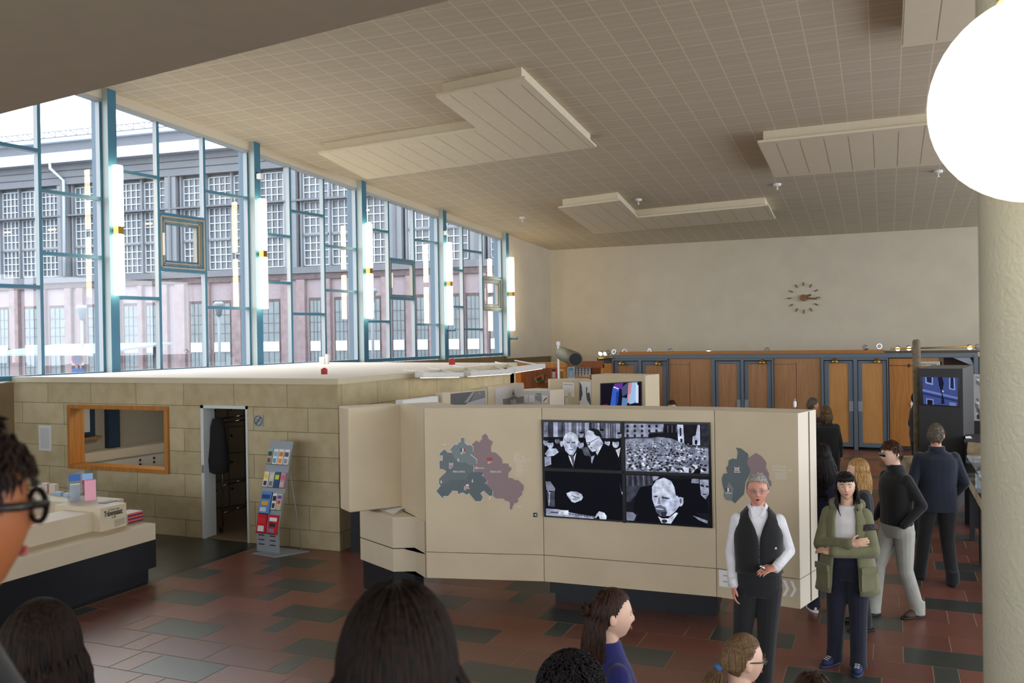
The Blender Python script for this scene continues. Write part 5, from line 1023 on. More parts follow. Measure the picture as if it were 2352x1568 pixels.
for k, (px, py, lit) in enumerate(((1380, 811, 2), (1390, 811, 1), (1397, 809, 0), (1411, 808, 0), (1435, 807, 0), (1493, 806, 0), (1539, 805, 0), (1628, 807, 1), (1762, 803, 0), (1988, 798, 0), (2019, 795, 0), (2062, 800, 1), (2087, 799, 1), (2227, 797, 1), (2245, 796, 0), (2262, 792, 1))):
    p = onY(px, py, DY+.2); t = thing('spotlight', '%s chrome spotlight on the roof beam, number %s from the left end' % (['unlit', 'lit', 'glaring lit'][lit], ['one', 'two', 'three', 'four', 'five', 'six', 'seven', 'eight', 'nine', 'ten', 'eleven', 'twelve', 'thirteen', 'fourteen', 'fifteen', 'sixteen'][k]), 'spotlight', tuple(p), 0, 'chrome spotlights along the roof beam')
    t['label'] = '%s little chrome spotlight %s' % (['unlit', 'lit', 'glaring'][lit], ['at the very left end of the far roof beam', 'just right of the glaring one on the far roof beam', 'leftmost unlit one above the anthracite column', 'unlit one just left of the first double door', 'above the left leaf of the first double door', 'above the gap between the leaves of the first double door', 'above the left edge of the plain oak panel', 'above the right edge of the plain oak panel', 'above the right leaf of the middle double door', 'above the left golden door leaf', 'above the right golden door leaf', 'above the golden oak door', 'just left of the concrete post', 'left one of the pair right of the concrete post', 'right one of the pair right of the concrete post', 'next to the round column'][k])
    r = .065; d = Vector((rn.uniform(-.6, .6), -1, -.5 if lit else rn.uniform(-.3, .4))).normalized(); q = Vector((0, 0, 1)).rotation_difference(d).to_matrix().to_4x4()
    b_ = MB(); b_.lathe([(.03, -.08), (.055, -.05), (r, 0), (r, .03)], M['chrome'], 14, Matrix.Translation(p) @ q); b_.build('shell', t)
    b_ = MB(); b_.lathe([(r*.85, .031), (r*.6, .035)], mat('spot_bulb_%d' % lit, (255, 226, 170) if lit else (150, 150, 150), .3, emit=[0, 6, 30][lit]), 14, Matrix.Translation(p) @ q); b_.build('bulb', t)
    b_ = MB(); b_.tube([p, (p.x, p.y+.05, zb1-.02)], .01, M['alu'], 6); b_.build('stem', t)
b_ = MB(); b_.tube([onY(2044, 801, DY+.15), onY(2240, 796, DY+.15)], .02, M['brass'], 6); tag(b_.build('conduit'), 'thin brown pipe above the beam behind the concrete post', 'pipe')
# ------------------------------------------------------------ concrete post, black video kiosk, photo panel, showcases
pp = at(2108, 1045, 15.0); tp = at(2108, 779, 15.0).z; r_ = 15.0/FOC*10.5
b_ = MB(); b_.prism([(pp.x-r_, pp.y-r_*.6), (pp.x+r_*.5, pp.y-r_), (pp.x+r_, pp.y+r_*.5), (pp.x-r_*.4, pp.y+r_)], 0, tp, M['concrete']); tag(b_.build('concrete_post', None, bevel=.04), 'tall weathered concrete border post beside the black kiosk', 'post')
kT = 14.2
a, c_, e3 = at(2110, 846, kT), at(2211, 848, kT-.3), at(2236, 846, kT+1.0); n_ = Vector((-(c_-a).y, (c_-a).x, 0)).normalized()
t = thing('video_kiosk', 'black kiosk with a blue tinted video of a building facade', 'kiosk', (a.x, a.y, 0)); dkp = mat('kiosk_black', (36, 36, 38), .5)
b_ = MB(); b_.prism([(a.x, a.y), (c_.x, c_.y), (e3.x, e3.y), (a.x+(e3-c_).x, a.y+(e3-c_).y)], .55, a.z, dkp, flat((110, 110, 112))); b_.build('cabinet', t)
b_ = MB(); a4 = a+(c_-a)*.0; c4 = a+(c_-a)*.78; b_.prism([(a4.x, a4.y), (c4.x, c4.y), (c4.x+(e3-c_).x, c4.y+(e3-c_).y), (a4.x+(e3-c_).x, a4.y+(e3-c_).y)], 0, .55, mat('kiosk_grey', (44, 48, 54), .5)); b_.build('foot', t)
A_, B2_ = a.to_2d(), c_.to_2d()
sb_ = lambda c: screen_ink(c, .9)
art('screen', t, A_, B2_, [(M['blackg'], [(2112, 865), (2204, 867), (2204, 935), (2112, 930)]), (sb_((64, 78, 136)), [(2119, 865), (2199, 867), (2200, 932), (2121, 927)]), (sb_((110, 126, 186)), [(2119, 893), (2200, 912), (2200, 916), (2119, 898)]), (sb_((40, 50, 100)), [(2119, 900), (2200, 919), (2200, 923), (2119, 905)]), (sb_((18, 22, 48)), [(2154, 866), (2164, 866), (2168, 880), (2164, 900), (2170, 926), (2162, 928), (2163, 905), (2157, 885)]),
    (sb_((140, 156, 206)), [(2125, 866), (2143, 866), (2143, 884), (2126, 880)]), (sb_((28, 36, 76)), [(2128, 866), (2140, 866), (2140, 880), (2129, 877)]), (sb_((140, 156, 206)), [(2180, 867), (2193, 867), (2194, 896), (2180, 893)]), (sb_((28, 36, 76)), [(2183, 867), (2190, 867), (2191, 893), (2183, 891)]), (sb_((120, 134, 190)), [(2127, 914), (2144, 916), (2145, 929), (2128, 928)]), (sb_((14, 18, 40)), [(2130, 917), (2142, 919), (2142, 929), (2130, 928)]), (sb_((110, 124, 180)), [(2180, 923), (2196, 925), (2196, 932), (2181, 931)]), (sb_((210, 220, 240)), [(2163, 895), (2168, 898), (2166, 901)])], lift=.01)
# label ledge and photo panel
q = [at(x, y, 13.6) for x, y in ((2217, 1002), (2229, 1001), (2241, 1016), (2229, 1018))]; b_ = MB(); b_.solid(q, Vector((0, 0, -.01)), M['paper']); o = b_.build('caption_card'); tag(o, 'slanted white caption card on the black plinth beside the kiosk', 'caption')
pz = o.data.vertices[0].co.z-.03; a, c_ = at(2214, 1010, 13.35), at(2330, 1010, 13.35); b_ = MB(); b_.prism([(a.x, a.y), (c_.x, c_.y), (c_.x+.1, c_.y+.9), (a.x+.1, a.y+.9)], 0, pz, M['black']); tag(b_.build('black_plinth'), 'low black plinth carrying the caption card right of the kiosk', 'plinth')
o, A_, B2_, z1 = upslab('statue_photograph_board', 'black and white photo panel of statues next to the round column', 'photo panel', 2236, 16.2, 2300, 16.0, 860, .08, M['white'], zb=at(2250, 968, 16.1).z)
pb_z = at(2250, 968, 16.1).z
rk_ = random.Random(4); sh = [(g(176), [(2236, 861), (2300, 861), (2300, 967), (2236, 967)])]
for k in range(60):
    x, y, s = rk_.uniform(2241, 2290), rk_.uniform(868, 960), rk_.uniform(1.5, 5); sh.append((g(rk_.choice([60, 90, 120, 210, 225, 150])), [(x-s, y-s*1.4), (x+s*.7, y-s), (x+s, y+s*1.5), (x-s*.5, y+s)]))
art('photograph', o, A_, B2_, sh)
a, c_ = at(2240, 1000, 16.0), at(2300, 1000, 16.0); b_ = MB(); b_.box((a.x, a.y+.1, 0), (c_.x, a.y+.3, pb_z+.01), M['black']); tag(b_.build('panel_stand'), 'black stand under the statue photo panel', 'stand')
stb = mat('rubble_stone', (156, 140, 112), .9, noise=.3, nscale=9, bump=.6)
for (px, py, tt, w, h), lab in (((2092, 1075, 12.6, .13, .17), 'pale stone block on the black plinth left of the man in the navy jacket'), ((2248, 1037, 13.2, .15, .13), 'rough tan stone fragment behind the glass showcases'), ((2277, 1032, 13.5, .15, .15), 'rough tan stone fragment beside the round column')):
    p = at(px, py, tt); b_ = MB(); b_.box((-w, -w*.6, -h), (w, w*.6, h), stb); bmesh.ops.subdivide_edges(b_.bm, edges=b_.bm.edges[:], cuts=3, use_grid_fill=True)
    for v in b_.bm.verts: v.co += Vector((rnd.uniform(-1, 1), rnd.uniform(-1, 1), rnd.uniform(-1, 1)))*.012; v.co += p
    o = b_.build('stone_block'); tag(o, lab, 'stone'); st_z = p.z-h
    b_ = MB(); b_.box((p.x-w*.9, p.y-w*.55, 0), (p.x+w*.9, p.y+w*.55, st_z+.01), M['black']); tag(b_.build('stone_plinth'), 'black plinth carrying the '+lab.split(' on ')[0].split(' behind')[0].split(' beside')[0]+(' near the column' if px > 2260 else (' by the showcases' if px > 2200 else ' by the post')), 'plinth')
SA, SE = G(2219, 1086, .93), G(2266, 1168, .93); sd_ = SE-SA; sd_.z = 0
for k, (f0_, f1_) in enumerate(((0, .52), (.55, 1.0))):
    a, c_ = SA+sd_*f0_, SA+sd_*f1_; a.z = c_.z = 0
    d = (c_-a); n_ = Vector((-d.y, d.x, 0)).normalized()*.8
    t = thing('glass_showcase', ['glass topped showcase table, farther of the two at the column', 'glass topped showcase table, nearer of the two at the column'][k], 'showcase', (a.x, a.y, 0), 0, 'glass showcases')
    P2 = [(a.x, a.y), (c_.x, c_.y), (c_.x+n_.x, c_.y+n_.y), (a.x+n_.x, a.y+n_.y)]
    b_ = MB(); b_.prism(P2, .8, .93, M['beige2'], flat((120, 96, 76))); b_.build('tray', t)
    b_ = MB(); b_.prism(P2, .94, 1.18, M['acryl']); b_.build('glass_hood', t)
    for j, (p_, dd) in enumerate(((a, d.normalized()), (c_, -d.normalized()))):
        for m_ in (0, 1):
            q = Vector((p_.x, p_.y, 0))+dd*.05+n_*(.08+.8*m_); b_ = MB(); b_.box((q.x-.03, q.y-.03, 0), (q.x+.03, q.y+.03, .8), M['plinth']); b_.build('leg', t)
    b_ = MB(); q = (a+c_)/2+n_*.4; b_.box((q.x-.2, q.y-.25, .935), (q.x+.15, q.y+.1, .95), M['paper']); o = b_.build('exhibit_sheet'); tag(o, ['white and grey printed sheet inside the farther showcase', 'white printed sheet inside the nearer showcase'][k], 'sheet')
# ------------------------------------------------------------ outside: street and station building across it
b_ = MB(); b_.box((-140, -60, -.3), (-13.6, 140, -.25), mat('wet_asphalt', (90, 92, 96), .5)); o = b_.build('street'); struct(o); o.name = 'floor_street'
FA_, FB_ = at(0, 784, 47), at(1170, 784, 38.8); FA_ = Vector((FA_.x, FA_.y)); FB_ = Vector((FB_.x, FB_.y)); FD = (FB_-FA_).normalized(); FN = Vector((FD.y, -FD.x))   # towards the hall
if FN.dot(-FA_) < 0: FN = -FN
def fx(px): p = onV(px, 784, FA_, FB_); return (Vector((p.x, p.y))-FA_).dot(FD)
def fz(px, y): return onV(px, y, FA_, FB_).z
def fbox(b, s0, s1, z0, z1, e0, e1, m):
    """e = distance in front of the facade plane"""
    A, B_, Cc, D = FA_+FD*s0+FN*e1, FA_+FD*s1+FN*e1, FA_+FD*s1+FN*e0, FA_+FD*s0+FN*e0
    b.prism([tuple(A), tuple(B_), tuple(Cc), tuple(D)], z0, z1, m)
brick = mat('grey_pink_brick', (132, 116, 118), .9, noise=.25, nscale=3); brickd = mat('dark_brick', (94, 82, 84), .9, noise=.3, nscale=6); brickl = mat('pale_plaster_band', (146, 134, 138), .9, noise=.1)
stg = mat('station_steel', (112, 117, 123), .6); sgl = mat('station_glass', (92, 98, 105), .25, noise=.25, nscale=1.5); sbar = mat('station_glazing_bar', (186, 194, 202), .6); clad = mat('station_cladding', (98, 101, 107), .7, noise=.1)
zinc = mat('zinc_roof', (176, 186, 198), .5, noise=.08, nscale=2); wpanel = mat('white_spandrel', (206, 216, 222), .6)
S0, S1 = -25, fx(1168)+14
t = thing('station_building', 'long brick and steel railway station hall across the street seen through the windows', 'building', (*(FA_+FD*12), 0))
z_b, z_g0, z_g1, z_e = 6.05, 6.35, 11.1, 12.3
b_ = MB(); fbox(b_, S0, S1, -.3, z_b-.25, -1.5, 0, brickl); fbox(b_, S0, S1, z_b-.28, z_b, -1.5, .12, brickd); fbox(b_, S0, S1, z_b, z_g0, -1.5, .2, clad); b_.build('lower_wall', t)
b_ = MB(); fbox(b_, S0, S1, z_g0, z_g1, -1.6, -.35, sgl); b_.build('glazing', t)
b_ = MB(); fbox(b_, S0, S1, z_g1, z_e-.15, -1.5, .1, clad); fbox(b_, S0, S1, z_g1+.35, z_g1+.38, .1, .13, flat((44, 48, 54))); fbox(b_, S0, S1, z_g1+.7, z_g1+.73, .1, .13, flat((44, 48, 54))); b_.build('cladding', t)
b_ = MB(); fbox(b_, S0, S1, z_e-.15, z_e+.05, -.2, .55, zinc)
A, B_, Cc, D = FA_+FD*S0+FN*.5, FA_+FD*S1+FN*.5, FA_+FD*S1-FN*2.7, FA_+FD*S0-FN*2.7
b_.face([(A.x, A.y, z_e+.06), (B_.x, B_.y, z_e+.06), (Cc.x, Cc.y, z_e+1.25), (D.x, D.y, z_e+1.25)], zinc); b_.build('lower_roof', t)
b_ = MB(); fbox(b_, S0, S1, z_e+1.2, z_e+1.75, -4, -2.7, clad); fbox(b_, S0, S1, z_e+1.75, z_e+1.95, -4.2, -2.4, zinc); fbox(b_, S0, S1, z_e+1.95, z_e+2.15, -5, -2.9, clad); b_.build('upper_roof', t)
b_ = MB(); s = S0
fbox(b_, S0, S1, z_e+2.46, z_e+2.5, -3, -2.96, clad); fbox(b_, S0, S1, z_e+2.14, z_e+2.18, -3, -2.96, clad)
while s < S1:
    p, q = FA_+FD*s-FN*2.98, FA_+FD*(s+.5)-FN*2.98; b_.bar((p.x, p.y, z_e+2.48), (q.x, q.y, z_e+2.16), .04, .04, clad); b_.bar((q.x, q.y, z_e+2.48), (q.x, q.y, z_e+2.16), .03, .03, clad); s += .75
b_.build('roof_railing', t)
# glazing bars: groups between broad steel columns
cols_px = [-60, 150, 398, 672, 912, 1100]
cs = [fx(c) for c in cols_px]+[fx(1100)+5.0, fx(1100)+10]
for c in cs:
    b_ = MB(); fbox(b_, c-.32, c+.32, z_g0, z_g1, -.3, .05, stg); fbox(b_, c-.06, c+.06, z_g0, z_g1, .05, .12, clad); o = b_.build('steel_column', t)
for i in range(len(cs)-1):
    b_ = MB(); a, c = cs[i]+.45, cs[i+1]-.45; n = max(2, round((c-a)/1.35)); w = (c-a)/n
    for k in range(n):
        x0, x1 = a+w*k+.1, a+w*(k+1)-.1
        fbox(b_, x0-.1, x0-.02, z_g0, z_g1, -.3, -.1, stg)
        for zz0, zz1 in ((z_g0+.1, z_g0+1.5), (z_g0+1.6, z_g0+3.1), (z_g0+3.2, z_g1-.15)):
            nr = 4; nc = 4
            for r in range(nr+1): z = zz0+(zz1-zz0)*r/nr; fbox(b_, x0, x1, z-.02, z+.02, -.34, -.28, sbar)
            for q in range(nc+1): x = x0+(x1-x0)*q/nc; fbox(b_, x-.02, x+.02, zz0, zz1, -.34, -.28, sbar)
        fbox(b_, x0, x1, z_g0+1.5, z_g0+1.6, -.33, -.2, stg); fbox(b_, x0, x1, z_g0+3.1, z_g0+3.2, -.33, -.2, stg)
    b_.build('glazing_bars', t)
b_ = MB(); fbox(b_, S0, S1, z_g0+3.12, z_g0+3.2, -.2, .1, clad)
for s in range(0, 40, 3): fbox(b_, s, s+.5, z_g0+2.5, z_g0+2.58, -.345, -.3, mat('station_tube_light', (255, 214, 150), .4, emit=1.6))
b_.build('walkway', t)
# ground floor windows and piers
wx = [(-62, -30), (-5, 20), (60, 90), (118, 150), (205, 240), (288, 318), (339, 361), (440, 466), (494, 530), (606, 643), (715, 738), (773, 799), (847, 874), (905, 930), (960, 984), (1032, 1056), (1075, 1102), (1128, 1150), (1175, 1200)]
gwin = mat('grey_green_glass', (112, 124, 128), .3, noise=.2, nscale=2)
for k, (a, c) in enumerate(wx):
    x0, x1 = fx(a), fx(c); b_ = MB(); fbox(b_, x0-.08, x1+.08, .2, 4.9, -.2, .01, brickd); fbox(b_, x0, x1, .3, 4.75, .0, .03, gwin)
    fbox(b_, x0, x1, 2.40, 2.86, .02, .07, wpanel)
    for q in range(1, 3): x = x0+(x1-x0)*q/3; fbox(b_, x-.015, x+.015, .3, 4.75, .03, .05, clad)
    for z in (1.0, 1.7, 3.3, 3.75, 4.2): fbox(b_, x0, x1, z-.015, z+.015, .03, .05, clad)
    b_.build('window', t)
for k in range(len(wx)-1):
    a, c = wx[k][1], wx[k+1][0]; g2 = c-a
    if g2 > 40: xs = [(a+g2*.12, a+g2*.38), (a+g2*.62, a+g2*.88)]
    else: xs = [(a+g2*.25, a+g2*.75)]
    for x in xs:
        b_ = MB(); fbox(b_, fx(x[0]), fx(x[1]), -.3, z_b-.3, 0, .22, brick); b_.build('brick_pier', t)
b_ = MB(); s = fx(140); p = FA_+FD*s+FN*.5; b_.tube([(p.x, p.y, z_e), (p.x, p.y, z_e-.4), (p.x-FN.x*.35+FD.x*.5, p.y-FN.y*.35+FD.y*.5, z_e-1.0), (p.x-FN.x*.3+FD.x*.5, p.y-FN.y*.3+FD.y*.5, z_g0)], .08, zinc, 6); b_.build('downpipe', t)
# canopy, lamp posts, sign
cA, cB = at(-60, 800, 30), at(212, 800, 27); d = (cB-cA); d.z = 0; dn_ = d.normalized(); nn = Vector((-dn_.y, dn_.x, 0)); t = thing('street_canopy', 'pale glass canopy over the pavement at the lower left of the windows', 'canopy', (cA.x, cA.y, -.3))
za_ = at(100, 795, 28).z; b_ = MB(); q = [cA, cB, cB+nn*3, cA+nn*3]
b_.solid([Vector((p.x, p.y, za_-(.3 if i < 2 else 0))) for i, p in enumerate(q)], Vector((0, 0, .06)), mat('canopy_glass', (128, 148, 154), .3)); b_.build('roof', t)
for f_ in (.1, .5, .9):
    p = cA+d*f_+nn*2.8; b_ = MB(); b_.tube([(p.x, p.y, -.3), (p.x, p.y, za_)], .08, stg, 8); b_.build('post', t)
for px, yt, lab in ((191, 706, 'pale street lamp post outside the leftmost window'), (506, 698, 'pale street lamp post outside the second window bay'), (858, 668, 'pale street lamp post outside the fourth window bay')):
    tt = 30; b0 = at(px, 900, tt); top = at(px, yt, tt); t = thing('street_lamp', lab, 'street lamp', (b0.x, b0.y, -.3), 0, 'street lamps outside'); wl_ = mat('pale_lamp_post', (118, 128, 136), .5)
    b_ = MB(); b_.tube([(b0.x, b0.y, -.3), (b0.x, b0.y, top.z)], .045, wl_, 8); b_.build('pole', t); b_ = MB(); b_.lathe([(.08, -.4), (.13, -.1), (.2, -.02), (.12, .08)], wl_, 16, Matrix.Translation((b0.x, b0.y, top.z))); b_.build('lamp_head', t)
p = at(180, 800, 29); za_ = at(180, 811, 29).z; t = thing('parking_sign', 'round no stopping sign over white plates on a post outside the leftmost window', 'traffic sign', (p.x, p.y, -.3)); b_ = MB(); b_.tube([(p.x, p.y, -.3), (p.x, p.y, za_+.1)], .03, M['alu'], 6); b_.build('post', t)
fr_ = -F_.copy(); fr_.z = 0; fr_.normalize(); rt_ = Vector((R_.x, R_.y, 0)).normalized()
def face_cam(b, c, w, h, m, l): b.solid([c-rt_*w-Vector((0, 0, h)), c+rt_*w-Vector((0, 0, h)), c+rt_*w+Vector((0, 0, h)), c-rt_*w+Vector((0, 0, h))], fr_*l, m)
c0_ = Vector((p.x, p.y, za_-.2))+fr_*.04
b_ = MB(); face_cam(b_, c0_, .2, .2, M['white'], .02); b_.lathe([(.19, 0), (.19, .02)], M['red'], 20, Matrix.Translation(c0_+fr_*.02) @ Vector((0, 0, 1)).rotation_difference(fr_).to_matrix().to_4x4()); b_.lathe([(.14, 0), (.14, .01)], flat((50, 80, 160)), 20, Matrix.Translation(c0_+fr_*.042) @ Vector((0, 0, 1)).rotation_difference(fr_).to_matrix().to_4x4()); b_.build('disc', t)
b_ = MB(); face_cam(b_, c0_-Vector((0, 0, .42)), .2, .12, flat((80, 130, 200)), .02); face_cam(b_, c0_-Vector((0, 0, .75)), .2, .16, M['white'], .02); b_.build('plates', t)
# ------------------------------------------------------------ people
def cloth(name, col, bump=.5, rough=.9, sc=9): 
    return mat('cloth_'+name, col, rough, noise=.12, nscale=14, bump=bump, bscale=sc, sheen=.2)
def skinm(name, col): 
    m = mat('skin_'+name, col, .5, noise=.05, nscale=20); b = m.node_tree.nodes['Principled BSDF']; b.inputs['Subsurface Weight'].default_value = .0; return m
def hairm(name, c, c2, rough=.55):
    m = bpy.data.materials.new('hair_'+name); m.use_nodes = True; nt = m.node_tree; b = nt.nodes['Principled BSDF']; b.inputs['Roughness'].default_value = rough; b.inputs['Specular IOR Level'].default_value = .22
    tc = N(nt, 'ShaderNodeTexCoord'); mp = N(nt, 'ShaderNodeMapping'); mp.inputs['Scale'].default_value = (150, 150, 9)
    n = N(nt, 'ShaderNodeTexNoise'); n.inputs['Scale'].default_value = 1; n.inputs['Detail'].default_value = 4
    nt.links.new(tc.outputs['Object'], mp.inputs[0]); nt.links.new(mp.outputs[0], n.inputs['Vector'])
    r = N(nt, 'ShaderNodeValToRGB'); r.color_ramp.elements[0].position = .35; r.color_ramp.elements[1].position = .65
    r.color_ramp.elements[0].color = (*lin(c), 1); r.color_ramp.elements[1].color = (*lin(c2), 1); nt.links.new(n.outputs['Fac'], r.inputs[0]); nt.links.new(r.outputs[0], b.inputs['Base Color'])
    bp = N(nt, 'ShaderNodeBump'); bp.inputs['Strength'].default_value = .6; bp.inputs['Distance'].default_value = .004; nt.links.new(n.outputs['Fac'], bp.inputs['Height']); nt.links.new(bp.outputs[0], b.inputs['Normal'])
    return m
def lb(b, name, root, vox=None, smooth=4, solid=0, par=None, sub=0):
    me = bpy.data.meshes.new(name); b.bm.normal_update(); b.bm.to_mesh(me); b.bm.free()
    for m in b.mats: me.materials.append(m)
    o = bpy.data.objects.new(name, me); C.objects.link(o); o.parent = par or root
    if solid:
        s = o.modifiers.new('solid', 'SOLIDIFY'); s.thickness = solid; s.offset = 0
    if vox:
        r = o.modifiers.new('remesh', 'REMESH'); r.mode = 'VOXEL'; r.voxel_size = vox; r.use_smooth_shade = True
        s = o.modifiers.new('smooth', 'SMOOTH'); s.factor = .5; s.iterations = smooth
    if sub:
        s = o.modifiers.new('sub', 'SUBSURF'); s.levels = s.render_levels = sub
    return o
def cap(b, p, q, r0, r1, m, n=10):
    b.tube([p, q], [r0, r1], m, n); b.ell(p, r0*.999, m, seg=n, rings=6); b.ell(q, r1*.999, m, seg=n, rings=6)
def loft(b, rings, m, seg=22, gap=None, pw=.85):
    """rings (z, cx, cy, rx, ry[, gap]) ; gap = half opening angle at the front"""
    g = []; mi = b.mi(m)
    for r in rings:
        z, cx, cy, rx, ry = r[:5]; ga = r[5] if len(r) > 5 else None
        row = []
        for j in range(seg + (1 if ga is not None else 0)):
            a = (PI/2+ga+(2*PI-2*ga)*j/seg) if ga is not None else 2*PI*j/seg
            c, s = math.cos(a), math.sin(a)
            row.append(b.bm.verts.new((cx+rx*math.copysign(abs(c)**pw, c), cy+ry*math.copysign(abs(s)**pw, s), z)))
        g.append(row)
    n = len(g[0]); closed = len(rings[0]) < 6
    for k in range(len(g)-1):
        for j in range(n if closed else n-1):
            f = b.bm.faces.new((g[k][j], g[k][(j+1) % n], g[k+1][(j+1) % n], g[k+1][j])); f.material_index = mi; f.smooth = True
    if closed:
        for r in (list(reversed(g[0])), g[-1]): b.bm.faces.new(r).material_index = mi
def hsurf(x, y, z, fem=0):
    px, py, pz = x*.074, y*.095, z*.115
    t = max(0, -z)
    px *= 1-(.40+.05*fem)*t**1.6 if y > -.3 else 1-.30*t**1.6
    if y < 0 and z < -.15: py *= 1-.55*min(1, (t-.15)*1.3)
    if y > 0:
        ax = abs(x); G2 = lambda a, s: math.exp(-(a/s)**2)
        py += .016*G2(x, .13)*G2(z+.10, .16)+.012*G2(x, .17)*G2(z+.235, .07)
        py += .0045*G2(z-.2, .09)*G2(x, .6)*(1-.4*fem); py -= .010*G2(ax-.38, .17)*G2(z-.03, .1)
        py += .006*G2(x, .26)*G2(z+.46, .045)+.005*G2(x, .24)*G2(z+.57, .05)-.003*G2(x, .3)*G2(z+.515, .02)
        py += .009*G2(x, .26)*G2(z+.80, .14); py += .004*G2(ax-.5, .2)*G2(z+.2, .15)
        py += .010*max(0, -z)*(1 if z > -.9 else .6)
    return Vector((px, py, pz))
def head_grid(b, Mx, m, fn, keep=None, seg=56, rings=44):
    g = []; mi = b.mi(m)
    for k in range(rings+1):
        th = PI*k/rings; row = []
        for j in range(seg):
            a = 2*PI*j/seg; x, y, z = math.sin(th)*math.cos(a), math.sin(th)*math.sin(a), math.cos(th)
            row.append((b.bm.verts.new(Mx @ fn(x, y, z)), keep(x, y, z) if keep else True))
        g.append(row)
    for k in range(rings):
        for j in range(seg):
            q = [g[k][j], g[k+1][j], g[k+1][(j+1) % seg], g[k][(j+1) % seg]]
            if all(v[1] for v in q):
                try: f = b.bm.faces.new([v[0] for v in q]); f.material_index = mi; f.smooth = True
                except ValueError: pass
    if not keep: bmesh.ops.remove_doubles(b.bm, verts=b.bm.verts[:], dist=1e-5)
    else:
        loose = [v for v in b.bm.verts if not v.link_faces]; bmesh.ops.delete(b.bm, geom=loose, context='VERTS')
def hairline(x, y, z, front=.55, side=-.12, back=-.75, ear=.25):
    """True where hair grows"""
    if y > .45: return z > front-.25*max(0, abs(x)-.45)
    if y > -.05: 
        t = (.45-y)/.5; lim = front*(1-t)+side*t if abs(x) > .5 else front*(1-t)+side*t
        return z > lim
    t = min(1, (-.05-y)/.6); return z > side*(1-t)+back*t
def locks(b, Mx, m, n, length, ang=2.1, rad=.006, wav=.0, curl=0, top=.95, spread=.02, seed=1, flare=.0, tie=None, tail=0, seg=5, z0=-.1, fwd=.0, off0=1.06, hl=None):
    """hair locks starting on the scalp, following it down, then hanging; tie gathers them"""
    r = random.Random(seed)
    for i in range(n):
        a = -PI/2+r.uniform(-ang, ang); zz = r.uniform(z0, top); th = math.acos(max(-1, min(1, zz)))
        pts = []; off = off0+r.uniform(0, .05)
        if hl and not hairline(math.sin(th)*math.cos(a), math.sin(th)*math.sin(a), math.cos(th), **hl): continue
        if tie is None:
            k = 0
            while th < PI*.52:
                x, y, z = math.sin(th)*math.cos(a), math.sin(th)*math.sin(a), math.cos(th); pts.append(Vector((x*.074, y*.095, z*.115))*off); th += .16
            x, y = math.cos(a), math.sin(a); p = Vector((x*.074, y*.095, 0))*off; dz = 0; L = length*r.uniform(.82, 1.05); ph = r.uniform(0, 6); 
            out = Vector((x, y, 0)).normalized()
            while dz < L:
                s = dz/max(L, .01)
                w = wav*math.sin(dz*38+ph)*(.4+s)
                q = p+out*(spread*math.sin(min(1, s*1.3)*PI)+flare*s)+Vector((w, w*.6, -dz)); q.y += fwd*s
                if curl: q += Vector((curl*math.sin(dz*110+ph), curl*math.cos(dz*110+ph), 0))
                # lie behind the neck
                pts.append(q); dz += .03 if not curl else .012
        else:
            T = Vector(tie); x, y, z = math.sin(th)*math.cos(a), math.sin(th)*math.sin(a), math.cos(th); s0 = Vector((x*.074, y*.095, z*.115))*1.05
            for k in range(8):
                f = k/7; d = s0.lerp(T, f); e = Vector((d.x/.074, d.y/.095, d.z/.115)); l = e.length
                if l < 1.06 and f < .97: d = d*(1.06/max(l, .2))
                pts.append(d)
            ph = r.uniform(0, 6); o1 = Vector((r.gauss(0, 1), r.gauss(0, 1), 0))*.010
            for k in range(1, 9):
                f = k/8; pts.append(T+Vector((o1.x*(1+f*1.2), o1.y*(1+f)-.035*math.sin(min(1, f*1.6)*PI/2)-.0*f, -tail*f))+Vector((wav*math.sin(f*7+ph), 0, 0)))
        if len(pts) < 2: continue
        rr_ = rad*r.uniform(.7, 1.3); b.tube([Mx @ p for p in pts], [rr_*(.6+.4*min(1, j*.5))*(1-.75*(j/(len(pts)-1))**2) for j in range(len(pts))], m, seg, cap=True)
def hand(b, w, d, up, m, curl=.5, side=1, k=1.0):
    """w wrist, d finger direction, up back-of-hand direction, side +1 right"""
    d = Vector(d).normalized(); up = Vector(up); up = (up-d*up.dot(d)).normalized(); s = d.cross(up)*side
    c = Vector(w)+d*.045*k; rot = Matrix((s, d, up)).transposed()
    b.ell(c, (.040*k, .05*k, .016*k), m, rot=rot, seg=12, rings=8); cap(b, Vector(w)-d*.03, Vector(w)+d*.02, .027*k, .026*k, m)
    for i, (o, L) in enumerate(((-.031, .072), (-.0105, .082), (.0105, .077), (.031, .06))):
        p = Vector(w)+d*.082*k+s*o*k; a = .15; L *= k
        for j, f in enumerate((.44, .32, .24)):
            a += curl*(.55 if j else .35); q = p+(d*math.cos(a)-up*math.sin(a))*L*f; cap(b, p, q, (.0082-.0008*j)*k, (.0076-.0008*j)*k, m, 8); p = q
    p = Vector(w)+d*.02*k-s*.03*k; q = p+(d*.6-s*.75-up*.25).normalized()*.036*k; cap(b, p, q, .0125*k, .0105*k, m, 8)
    r_ = q+(d*.85-s*.2-up*.5*curl).normalized()*.032*k; cap(b, q, r_, .010*k, .008*k, m, 8)
